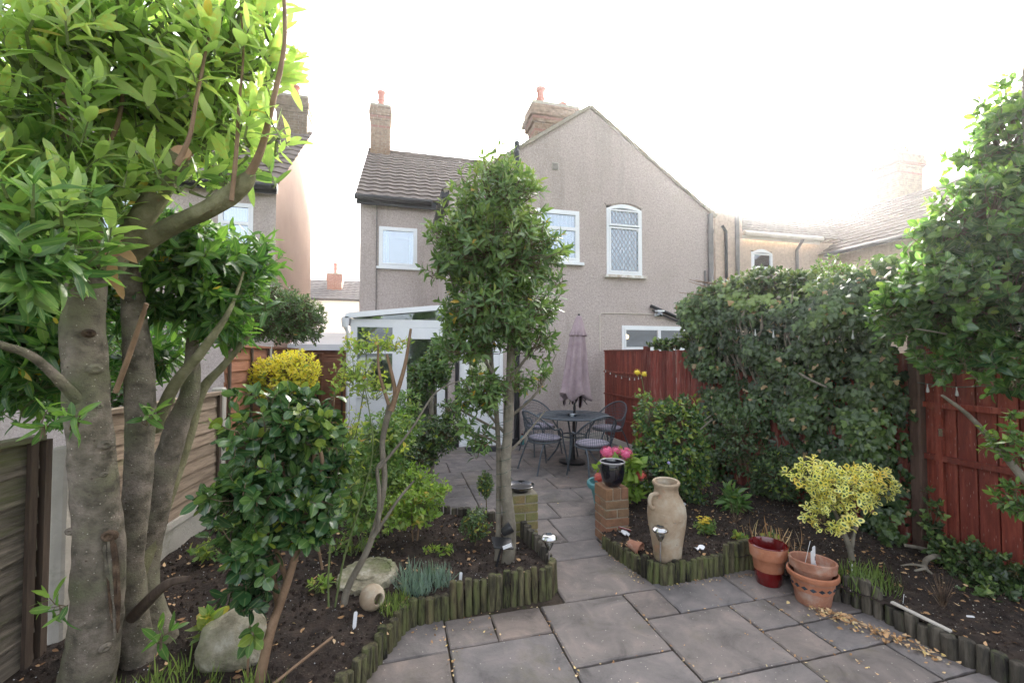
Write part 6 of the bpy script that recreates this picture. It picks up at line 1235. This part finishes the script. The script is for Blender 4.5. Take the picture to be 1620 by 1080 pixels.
for q in ([(803, 690), (770, 650), (740, 600)], [(806, 660), (850, 620), (880, 560)], [(800, 720), (830, 690), (862, 650)], [(788, 680), (750, 660), (715, 640)], [(806, 600), (850, 540), (880, 470)], [(785, 600), (740, 520), (710, 430)], [(808, 520), (850, 430), (860, 350)], [(788, 700), (765, 690), (740, 680)], [(806, 640), (780, 590), (765, 560)]):
    limb(by, [ap(x, y, 3.25+random.uniform(-.1, .1)) for x, y in q], [0.013, 0.009, 0.005], M['bark2'], 'branch', 5, 6)
wr = MB()
for k in range(70):                       # wire wrapped round the stem
    pass
P_ = []; 
for i in range(190):
    t = i/190; z = 0.42+0.85*t; a = t*9*2*pi; c_ = Vector((0.79, 3.2, 0)); P_.append(Vector((c_.x-0.02+0.056*cos(a)+0.008*sin(i), c_.y+0.06*sin(a)+0.02, z)))
MB().tube([p-by.location for p in P_], 0.0022, 4, False).build('wire', M['wire'], by)
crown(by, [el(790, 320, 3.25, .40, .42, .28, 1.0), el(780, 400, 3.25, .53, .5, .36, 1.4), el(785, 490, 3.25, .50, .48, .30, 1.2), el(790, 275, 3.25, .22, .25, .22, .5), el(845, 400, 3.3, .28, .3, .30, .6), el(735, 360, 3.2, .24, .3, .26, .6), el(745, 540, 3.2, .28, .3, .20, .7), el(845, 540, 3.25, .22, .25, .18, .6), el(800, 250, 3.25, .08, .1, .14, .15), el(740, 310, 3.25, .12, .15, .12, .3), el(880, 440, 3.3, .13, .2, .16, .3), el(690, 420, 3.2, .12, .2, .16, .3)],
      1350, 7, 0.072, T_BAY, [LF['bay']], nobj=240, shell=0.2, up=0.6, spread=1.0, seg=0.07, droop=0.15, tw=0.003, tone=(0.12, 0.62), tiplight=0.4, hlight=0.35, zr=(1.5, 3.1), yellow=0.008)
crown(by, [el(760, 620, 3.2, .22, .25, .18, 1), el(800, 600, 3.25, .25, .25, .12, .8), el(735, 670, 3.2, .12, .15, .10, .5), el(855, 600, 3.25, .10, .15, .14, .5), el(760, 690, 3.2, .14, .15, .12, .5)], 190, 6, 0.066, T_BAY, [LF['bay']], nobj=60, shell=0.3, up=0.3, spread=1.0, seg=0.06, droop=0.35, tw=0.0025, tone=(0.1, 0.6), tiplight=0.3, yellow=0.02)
# --- tufts
def tuft(nm, label, x, y, z, n, L, lm, rx=0.08, spread=0.6, tone=(0.1, 0.9), cat='plant'):
    t = thing(nm, label, cat, (x, y, z)); a = RNG.random(n)*6.28; r = RNG.random(n)**0.5*rx
    pos = np.stack([x+r*np.cos(a), y+r*np.sin(a), np.full(n, z-0.01)], 1); d = np.stack([np.cos(a)*RNG.random(n)*spread, np.sin(a)*RNG.random(n)*spread, np.ones(n)], 1)+RNG.normal(size=(n, 3))*0.15
    link('blades', leaf_mesh('blades', T_BLADE, [LF[lm]], pos, frames(nrm(d), np.stack([np.cos(a), np.sin(a), np.full(n, 0.5)], 1)), L*RNG.uniform(0.5, 1.1, n), RNG.uniform(tone[0], tone[1], n)) , t, loc=-Vector(t.location), kind='stuff')
    return t
tuft('grass_tuft', 'blue grey spiky tuft behind the front log edging', 0.13, 2.98, 0.12, 260, 0.15, 'blue', 0.13, 1.0)
tuft('grass_tuft', 'smaller blue grey tuft right of the spiky tuft', 0.28, 2.98, 0.12, 130, 0.12, 'blue', 0.07, 0.8)
tuft('grass_tuft', 'green moss-like tuft hanging over the bend of the front edging', -0.02, 2.78, 0.12, 200, 0.09, 'grass', 0.10, 1.0)
tuft('grass_tuft', 'grassy weeds at the foot of the laurel in the bottom left', -1.0, 2.30, 0.06, 240, 0.17, 'grass', 0.2, 1.1)
tuft('grass_tuft', 'weedy grass right of the boulder foot', -0.62, 2.2, 0.1, 90, 0.14, 'grass', 0.08, 1.1)
tuft('grass_tuft', 'grassy clump behind the edging right of the stacked pots', 3.02, 2.28, 0.08, 260, 0.17, 'grass', 0.16, 0.8, (0.1, 0.5))
tuft('grass_tuft', 'thin dry stems below the variegated bush', 2.9, 2.9, 0.1, 60, 0.2, 'litter', 0.2, 0.6)
def small_plant(nm, label, x, y, n, L, lm, r=0.08, h=0.1, T=T_OVAL, tone=(0.2, 0.8), per=5, cat='plant', z=None, nobj=20):
    zz = hsoil(x, y) if z is None else z; t = thing(nm, label, cat, (x, y, zz))
    crown(t, [((x, y, zz+h*0.6), (r, r, h*0.5))], n, per, L, T, [LF[lm]], nobj=nobj, shell=0.1, up=0.9, seg=h*0.4, tw=0.0018, tmat=M['gtwig'], tone=tone, zmin=zz-0.05); return t
small_plant('weed', 'leafy laurel seedling on the soil beside the trunks', -0.98, 2.72, 10, 0.09, 'fresh', 0.1, 0.12)
small_plant('weed', 'green seedlings along the foot of the concrete gravel board', -1.35, 3.75, 16, 0.07, 'fresh', 0.14, 0.14)
small_plant('weed', 'second clump of seedlings further along the gravel board', -1.40, 4.35, 16, 0.06, 'fresh', 0.14, 0.14)
small_plant('weed', 'low green rosette near the front of the right bed', 2.72, 3.05, 10, 0.05, 'fresh', 0.05, 0.07)
small_plant('weed', 'small rosette of leaves behind the red pot', 2.95, 2.95, 10, 0.05, 'dark', 0.06, 0.08)
small_plant('weed', 'low pale green seedlings between the boulder and the stone disc', -0.48, 3.1, 14, 0.045, 'lime', 0.09, 0.08)
small_plant('weed', 'patch of creeping green leaves behind the stone disc', -0.35, 3.75, 26, 0.05, 'fresh', 0.2, 0.12)
small_plant('weed', 'bright green seedlings near the foot of the lime green shrub', 0.3, 3.45, 14, 0.04, 'lime', 0.1, 0.07)
small_plant('weed', 'tiny green seedlings in the soil left of the variegated bush', 2.85, 2.8, 10, 0.035, 'fresh', 0.08, 0.06)
small_plant('fern', 'green ferny plant standing in front of the ivy', 3.15, 3.62, 24, 0.13, 'fresh', 0.10, 0.2, T_BAY, (0.1, 0.5))
small_plant('perennial', 'dark leafy perennial left of the ferny plant', 3.0, 3.95, 40, 0.05, 'dark', 0.16, 0.16)
yf = small_plant('yellow_flowers', 'low green cushion with yellow flowers behind the urn', 2.55, 3.25, 60, 0.035, 'fresh', 0.09, 0.13)
fl = MB()
for k in range(26):
    c_ = Vector((-0.03+random.gauss(0, .03), -0.03+random.gauss(0, .03), 0.12+random.uniform(-.02, .02)))
    for j in range(5): a = j*1.257+k; fl.add([c_, c_+Vector((0.012*cos(a-.4), 0.012*sin(a-.4), .006)), c_+Vector((0.016*cos(a), 0.016*sin(a), .003)), c_+Vector((0.012*cos(a+.4), 0.012*sin(a+.4), .006))], [(0, 1, 2, 3)])
fl.build('petals', M['petalY'], yf)
# dark twiggy dead plants in the right bed
for (x, y, lb) in ((2.95, 3.35, 'dead brown twiggy plant left of the variegated bush'), (3.2, 1.95, 'small dead twiggy plant on the near right soil')):
    t = thing('dead_plant', lb, 'plant', (x, y, 0.1)); mb = MB()
    for k in range(26): a = random.random()*6.28; r = random.uniform(.03, .09); h = random.uniform(.1, .25); mb.tube([(0, 0, 0), (r*.4*cos(a), r*.4*sin(a), h*.5), (r*cos(a), r*sin(a), h)], [0.003, 0.002, 0.001], 4, False)
    mb.build('stems', M['wound'], t, kind='stuff')
# --- right bed: round camellia bush, hydrangea, yellow rose
random.seed(36)
rb_ = thing('camellia_bush', 'dense round glossy dark bush between the patio set and the ivy', 'bush', (2.78, 4.05, 0.1))
for k in range(5): limb(rb_, [(2.78, 4.05, 0.05), (2.78+random.gauss(0, .08), 4.05+random.gauss(0, .06), 0.5), (2.78+random.gauss(0, .2), 4.05+random.gauss(0, .12), 1.0)], [0.02, 0.014, 0.006], M['bark2'], 'stem', 5, 7, seed=k)
crown(rb_, [el(1060, 700, 4.05, .36, .38, .44, 1.2), el(1075, 655, 4.1, .27, .3, .22, .7), el(1040, 745, 4.0, .30, .32, .26, .8), el(1085, 740, 4.1, .26, .3, .26, .8), el(1030, 660, 4.0, .18, .2, .2, .4)], 1000, 6, 0.058, T_OVAL, [LF['camellia']], nobj=260, shell=0.7, up=0.3, seg=0.05, tw=0.002, tone=(0.2, 0.8), tiplight=0.25, hlight=0.2)
def bloom(t, c, r, m, n=60):
    mb = MB(); c = Vector(c)-t.location
    for k in range(n):
        u = Vector((random.gauss(0, 1), random.gauss(0, 1), random.gauss(0, 1)+0.2)).normalized(); p = c+u*r*Vector((1, 1, .8)).length/1.62
        a = u.cross(Vector((0.3, 0.2, 1))).normalized(); b = u.cross(a); s_ = r*0.3
        for q in range(4):
            an = q*pi/2+k; d = a*cos(an)+b*sin(an); e = a*cos(an+pi/2)+b*sin(an+pi/2)
            mb.add([p, p+(d*.6+e*.25)*s_+u*s_*.15, p+d*s_*0.95, p+(d*.6-e*.25)*s_+u*s_*.15], [(0, 1, 2, 3)])
    mb.lathe([(0.001, -r*.75), (r*.7, -r*.3), (r*.8, 0), (r*.6, r*.5), (0.001, r*.7)], 10, c)
    return mb.build('flower_head', m, t, ang=180)
bloom(rb_, ap(1058, 732, 3.66), 0.018, M['petalV'], 10)
hy = thing('hydrangea', 'hydrangea with pink flower heads behind the black glazed pot', 'plant', (2.15, 3.98, 0.1))
for k in range(6): limb(hy, [(2.15, 3.98, 0.06), (2.15+random.gauss(0, .06), 3.95+random.gauss(0, .05), 0.35), (2.12+random.gauss(0, .14), 3.93+random.gauss(0, .08), 0.58)], [0.007, 0.006, 0.004], M['gtwig'], 'stem', 4, 6)
crown(hy, [el(985, 735, 3.95, .20, .2, .14, 1), el(1005, 775, 3.95, .18, .2, .14, .8), el(965, 740, 3.95, .14, .15, .1, .5)], 48, 5, 0.10, T_BIG, [LF['lime']], nobj=200, shell=0.3, up=0.5, seg=0.04, tw=0.003, tmat=M['gtwig'], tone=(0.2, 0.8), flat=0.6, droop=0.2)
for (x, y, Yv, r, m_) in ((960, 716, 3.85, .062, 'petalP'), (990, 718, 3.85, .062, 'petalP'), (948, 756, 3.80, .05, 'petalR'), (1014, 752, 3.85, .05, 'petalR'), (975, 714, 3.98, .05, 'petalP')): bloom(hy, ap(x, y, Yv), r, M[m_])
yr = thing('yellow_rose', 'tall thin rose with two yellow blooms above the round dark bush', 'plant', (2.72, 4.4, 0.1))
limb(yr, [(2.72, 4.4, 0.05), (2.7, 4.4, 0.8), ap(1022, 640, 4.3), ap(1014, 592, 4.3)], [0.009, 0.007, 0.005, 0.003], M['gtwig'], 'stem', 5, 6)
bloom(yr, ap(1008, 589, 4.3), 0.038, M['petalY'], 30); bloom(yr, ap(1019, 592, 4.28), 0.034, M['petalY'], 30)
crown(yr, [el(1015, 625, 4.3, .10, .1, .1)], 14, 4, 0.045, T_OVAL, [LF['fresh']], nobj=20, shell=0.2, seg=0.04, tw=0.0015, tmat=M['gtwig'])
# --- variegated bush
random.seed(37)
vg_ = thing('variegated_bush', 'cream and green variegated bush on a short stem in the right bed', 'bush', (3.28, 2.58, 0.08))
limb(vg_, [(3.28, 2.55, 0.02), (3.26, 2.56, 0.2), (3.2, 2.6, 0.42), (3.1, 2.6, 0.6)], [0.022, 0.02, 0.015, 0.008], M['bark2'], 'stem', 5, 9)
limb(vg_, [(3.27, 2.56, 0.18), (3.32, 2.56, 0.4), (3.3, 2.56, 0.6)], [0.014, 0.01, 0.006], M['bark2'], 'branch', 5, 7)
crown(vg_, [el(1330, 768, 2.6, .26, .25, .17, 1.2), el(1285, 750, 2.62, .13, .18, .12, .5), el(1375, 765, 2.6, .15, .18, .15, .6), el(1310, 815, 2.55, .16, .17, .10, .6)], 225, 7, 0.052, T_VAR, [LF['varG'], LF['varY']], nobj=300, shell=0.5, up=0.6, spread=1.1, seg=0.04, tw=0.002, tone=(0.1, 0.8), tiplight=0.2, hlight=0.2, zr=(0.5, 1.0), yellow=0.0)
# --- ivy wall
random.seed(38)
def ivy_surface(s_, z):                   # s_ 0 far .. 1 near; returns x,y of the leafy face
    y = 4.95-2.2*s_; xf = 4.0+0.17*s_; b = 0.16+0.34*np.clip((z-1.2)/0.8, 0, 1)*np.clip(1.3-(z-1.2)/1.6, 0, 1)
    return xf-b, y
iv = thing('ivy', 'mass of dark green ivy covering the fence behind the variegated bush', 'ivy', (3.95, 3.8, 0))
n = 15000; s_ = RNG.random(n)*1.04-0.02; zt = 2.42+0.18*np.sin(s_*7+1)-0.35*np.clip(s_-0.7, 0, 1); z = 0.05+(zt-0.05)*RNG.random(n)**0.9
x, y = ivy_surface(s_, z); cl = np.array([noise.noise(Vector((a*5, b*2.4, 0))) for a, b in zip(s_, z)]); cl2 = np.array([noise.noise(Vector((a*12, b*6, 4))) for a, b in zip(s_, z)])
x = x-0.26*cl-0.11*cl2+RNG.random(n)**2*0.16; y = y+RNG.normal(size=n)*0.03; topf = np.clip((z-(zt-0.28))/0.28, 0, 1); x = x+topf*RNG.random(n)*0.5
keep = (cl2+cl*0.6 > -0.22)
pos = np.stack([x, y, z], 1)[keep]; nn = np.stack([-np.ones(n), -0.35+RNG.normal(size=n)*.45, 0.45+topf*0.9+RNG.normal(size=n)*.4], 1)[keep]
d = np.stack([RNG.normal(size=n)*0.2-0.15, RNG.normal(size=n)*0.6, -0.8+RNG.normal(size=n)*0.35], 1)[keep]
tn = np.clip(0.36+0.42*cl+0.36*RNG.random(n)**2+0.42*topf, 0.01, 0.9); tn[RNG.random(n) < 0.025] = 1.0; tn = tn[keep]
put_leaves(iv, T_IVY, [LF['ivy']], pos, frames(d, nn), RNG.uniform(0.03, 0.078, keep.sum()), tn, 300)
mb = MB()
for k in range(60):
    s0 = random.uniform(0.02, 0.82); z0 = random.uniform(0.1, 1.6); P_ = []; zz = z0; ss_ = s0
    for j in range(6):
        xx, yy = ivy_surface(np.float64(ss_), np.float64(zz)); P_.append(Vector((float(xx)+0.10+random.uniform(-.04, .04), float(yy), zz))-iv.location); zz += random.uniform(.05, .22); ss_ += random.uniform(-.02, .02)
        zz = min(zz, 2.3)
    mb.tube(P_, random.uniform(.004, .012), 5, False)
mb.build('vines', M['bark2'], iv, kind='stuff')
limb(iv, [ap(1264, 590, 3.3), ap(1285, 602, 3.2), ap(1308, 612, 3.1)], [0.010, 0.012, 0.008], M['bark2'], 'branch', 4, 6)
limb(iv, [ap(1388, 575, 2.9), ap(1388, 545, 2.95), ap(1385, 520, 3.0), ap(1396, 505, 3.0)], [0.016, 0.018, 0.012, 0.008], M['bark2'], 'branch', 5, 7)
limb(iv, [ap(1350, 618, 3.0), ap(1372, 610, 2.95), ap(1398, 612, 2.9)], [0.012, 0.014, 0.008], M['bark2'], 'branch', 5, 7)
limb(iv, [ap(1205, 485, 4.1), ap(1225, 478, 4.0), ap(1232, 470, 3.9)], [0.02, 0.024, 0.02], M['bark2'], 'branch', 4, 7)
# dark toned leaves packed behind the leafy face
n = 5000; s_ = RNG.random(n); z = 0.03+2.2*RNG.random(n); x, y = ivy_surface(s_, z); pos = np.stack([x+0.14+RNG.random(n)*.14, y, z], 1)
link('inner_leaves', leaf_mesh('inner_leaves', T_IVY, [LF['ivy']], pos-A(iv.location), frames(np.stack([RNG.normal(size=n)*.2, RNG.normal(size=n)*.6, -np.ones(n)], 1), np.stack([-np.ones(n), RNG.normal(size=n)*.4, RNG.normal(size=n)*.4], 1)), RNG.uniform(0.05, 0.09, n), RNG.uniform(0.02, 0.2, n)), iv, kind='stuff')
iv2 = thing('ivy', 'band of ivy trailing along the top of the weathered red pales', 'ivy', (4.0, 5.6, 1.6))
crown(iv2, [((3.98, 5.9, 1.80), (.16, .5, .10), 1), ((3.98, 5.2, 1.86), (.2, .45, .17), 1.4), ((3.95, 4.95, 2.0), (.25, .35, .3), 1)], 420, 5, 0.06, T_IVY, [LF['ivy']], nobj=60, shell=0.4, up=0.2, seg=0.05, tw=0.003, tone=(0.2, 0.8), zmin=1.5)
crown(iv, [el(1150, 470, 4.6, .3, .4, .25, 1), el(1200, 450, 4.4, .35, .4, .22, 1), el(1120, 510, 4.8, .22, .3, .25, .8), el(1260, 460, 4.1, .35, .4, .25, 1)], 650, 6, 0.06, T_IVY, [LF['ivy']], nobj=0, shell=0.6, up=0.5, seg=0.06, tw=0.003, tone=(0.3, 0.8), tiplight=0.3, hlight=0.2)
mb = MB()
for k in range(9): p = Vector(ap(1118+random.uniform(-12, 25), 455+random.uniform(-10, 40), 4.7)); mb.tube([p+Vector((0.15, 0, -0.05)), p, p+Vector((-0.22-random.random()*.12, random.gauss(0, .05), random.uniform(-.02, .12)))], [0.008, 0.006, 0.003], 5, False)
link('bare_twigs', mesh_of('bare_twigs', [Vector(v)-iv.location for v in mb.v], mb.f, M['barkb']), iv, kind='stuff')
i3 = thing('ivy', 'low patch of ivy on the soil at the foot of the near red fence', 'ivy', (3.95, 2.05, 0.05))
crown(i3, [((3.98, 2.25, 0.18), (.16, .3, .14), 1), ((4.05, 1.9, 0.15), (.16, .3, .12), 1), ((3.75, 2.05, 0.1), (.2, .2, .06), .6), ((4.1, 2.55, 0.35), (.06, .1, .3), .5)], 330, 5, 0.05, T_IVY, [LF['ivy']], nobj=120, shell=0.2, up=0.8, seg=0.04, tw=0.002, tone=(0.2, 0.75), zmin=0.05)
i4 = thing('shrub', 'dark leafy shrub growing against the base of the ivy', 'shrub', (3.55, 3.75, 0.1))
crown(i4, [el(1235, 750, 3.7, .28, .3, .25, 1), el(1170, 700, 4.1, .2, .3, .35, 1)], 420, 6, 0.045, T_OVAL, [LF['dark']], nobj=80, shell=0.4, up=0.5, seg=0.05, tw=0.002, tone=(0.1, 0.8))
# neighbour's shrub beyond the ivy
ns = thing('shrub', 'pale green leafy shrub rising behind the ivy covered fence', 'shrub', (5.3, 4.5, 0))
limb(ns, [(5.3, 4.5, 0), (5.3, 4.5, 1.2), (5.2, 4.4, 2.2)], [0.05, 0.045, 0.02], M['bark2'], 'trunk')
crown(ns, [el(1290, 475, 4.6, .75, .6, .42, 1), el(1330, 460, 4.4, .7, .6, .42, 1), el(1250, 470, 4.8, .5, .6, .28, .7), el(1400, 470, 4.0, .6, .6, .45, .8)], 1700, 6, 0.05, T_OVAL, [LF['right']], nobj=40, shell=0.75, up=0.6, seg=0.06, tw=0.003, tone=(0.25, 0.7), tiplight=0.35, hlight=0.25)
# --- right hand tree
random.seed(39)
rt_ = thing('evergreen_tree', 'broad leaved evergreen tree overhanging the garden from the right edge', 'tree', (3.75, 1.35, 0))
limb(rt_, [(3.9, 1.2, -0.02), (3.85, 1.3, 0.6), (3.75, 1.45, 1.3), (3.7, 1.6, 2.0), (3.65, 1.7, 2.8), (3.7, 1.75, 3.4)], [0.09, 0.08, 0.075, 0.06, 0.04, 0.015], M['bark2'], 'trunk', 6, 12)
limb(rt_, [ap(1660, 800, 1.75), ap(1610, 745, 1.85), ap(1568, 695, 2.0), ap(1530, 655, 2.05), ap(1490, 625, 2.1)], [0.03, 0.022, 0.018, 0.014, 0.008], M['bark2'], 'branch', 5, 8)
for q in ([(1640, 500), (1560, 450), (1480, 430)], [(1640, 420), (1580, 330), (1550, 250)], [(1640, 560), (1560, 540), (1450, 520)], [(1640, 330), (1600, 200), (1590, 130)]):
    limb(rt_, [ap(x, y, 2.0) for x, y in q], [0.016, 0.009, 0.004], M['bark2'], 'branch', 5, 7)
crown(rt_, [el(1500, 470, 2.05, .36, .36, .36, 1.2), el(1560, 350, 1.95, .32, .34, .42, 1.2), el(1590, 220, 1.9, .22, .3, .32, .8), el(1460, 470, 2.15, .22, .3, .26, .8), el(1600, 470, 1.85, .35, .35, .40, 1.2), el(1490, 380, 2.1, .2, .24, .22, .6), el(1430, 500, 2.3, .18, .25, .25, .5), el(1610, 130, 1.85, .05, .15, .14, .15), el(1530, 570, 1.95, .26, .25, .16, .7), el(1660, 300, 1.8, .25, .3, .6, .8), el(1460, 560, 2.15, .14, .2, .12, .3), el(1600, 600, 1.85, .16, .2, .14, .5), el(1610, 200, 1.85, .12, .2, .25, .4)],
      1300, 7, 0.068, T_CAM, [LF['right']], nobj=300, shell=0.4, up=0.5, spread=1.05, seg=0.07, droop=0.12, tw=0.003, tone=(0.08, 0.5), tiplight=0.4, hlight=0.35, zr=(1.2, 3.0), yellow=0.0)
crown(rt_, [el(1595, 700, 1.85, .12, .15, .14, 1), el(1610, 790, 1.8, .08, .12, .14, .8), el(1600, 650, 1.9, .1, .1, .08, .4)], 60, 5, 0.055, T_OVAL, [LF['right']], nobj=0, shell=0.2, seg=0.05, tw=0.002, tone=(0.3, 0.7))
# --- old grey root on the right
gr = thing('tree_root', 'twisted grey tree root lying on the soil by the near red fence', 'root', (3.8, 2.45, 0.12))
limb(gr, [ap(1432, 862, 2.62), ap(1462, 868, 2.58), ap(1492, 882, 2.50), ap(1500, 888, 2.45), ap(1480, 880, 2.4), ap(1465, 886, 2.36), ap(1464, 898, 2.32), ap(1476, 908, 2.28)], [0.012, 0.016, 0.02, 0.02, 0.018, 0.018, 0.014, 0.006], M['bark2'], 'root', 6, 9)
limb(gr, [ap(1464, 896, 2.32), ap(1445, 892, 2.36), ap(1425, 894, 2.38)], [0.012, 0.008, 0.003], M['bark2'], 'rootlet', 5, 6)
limb(gr, [ap(1464, 898, 2.30), ap(1448, 902, 2.32), ap(1430, 905, 2.34)], [0.010, 0.007, 0.003], M['bark2'], 'rootlet', 5, 6)
wl_ = thing('batten', 'white painted strip of wood lying along the top of the right edging', 'batten', (2.93, 1.9, 0.13)); wl_.rotation_euler = (0, 0.05, -1.45)
MB().cbox((-0.14, -0.012, 0), (0.14, 0.012, 0.012), 0.002).build('strip', M['conc'], wl_, smooth=False)
sk = thing('stick', 'pale broken stick on the soil in front of the camellia stem', 'stick', (-0.45, 2.35, 0.14)); MB().tube(spline([(-0.1, -0.1, 0), (0.0, 0.0, 0.02), (0.12, 0.14, 0.03)], 4), 0.007, 6).build('stem', M['barkb'], sk)
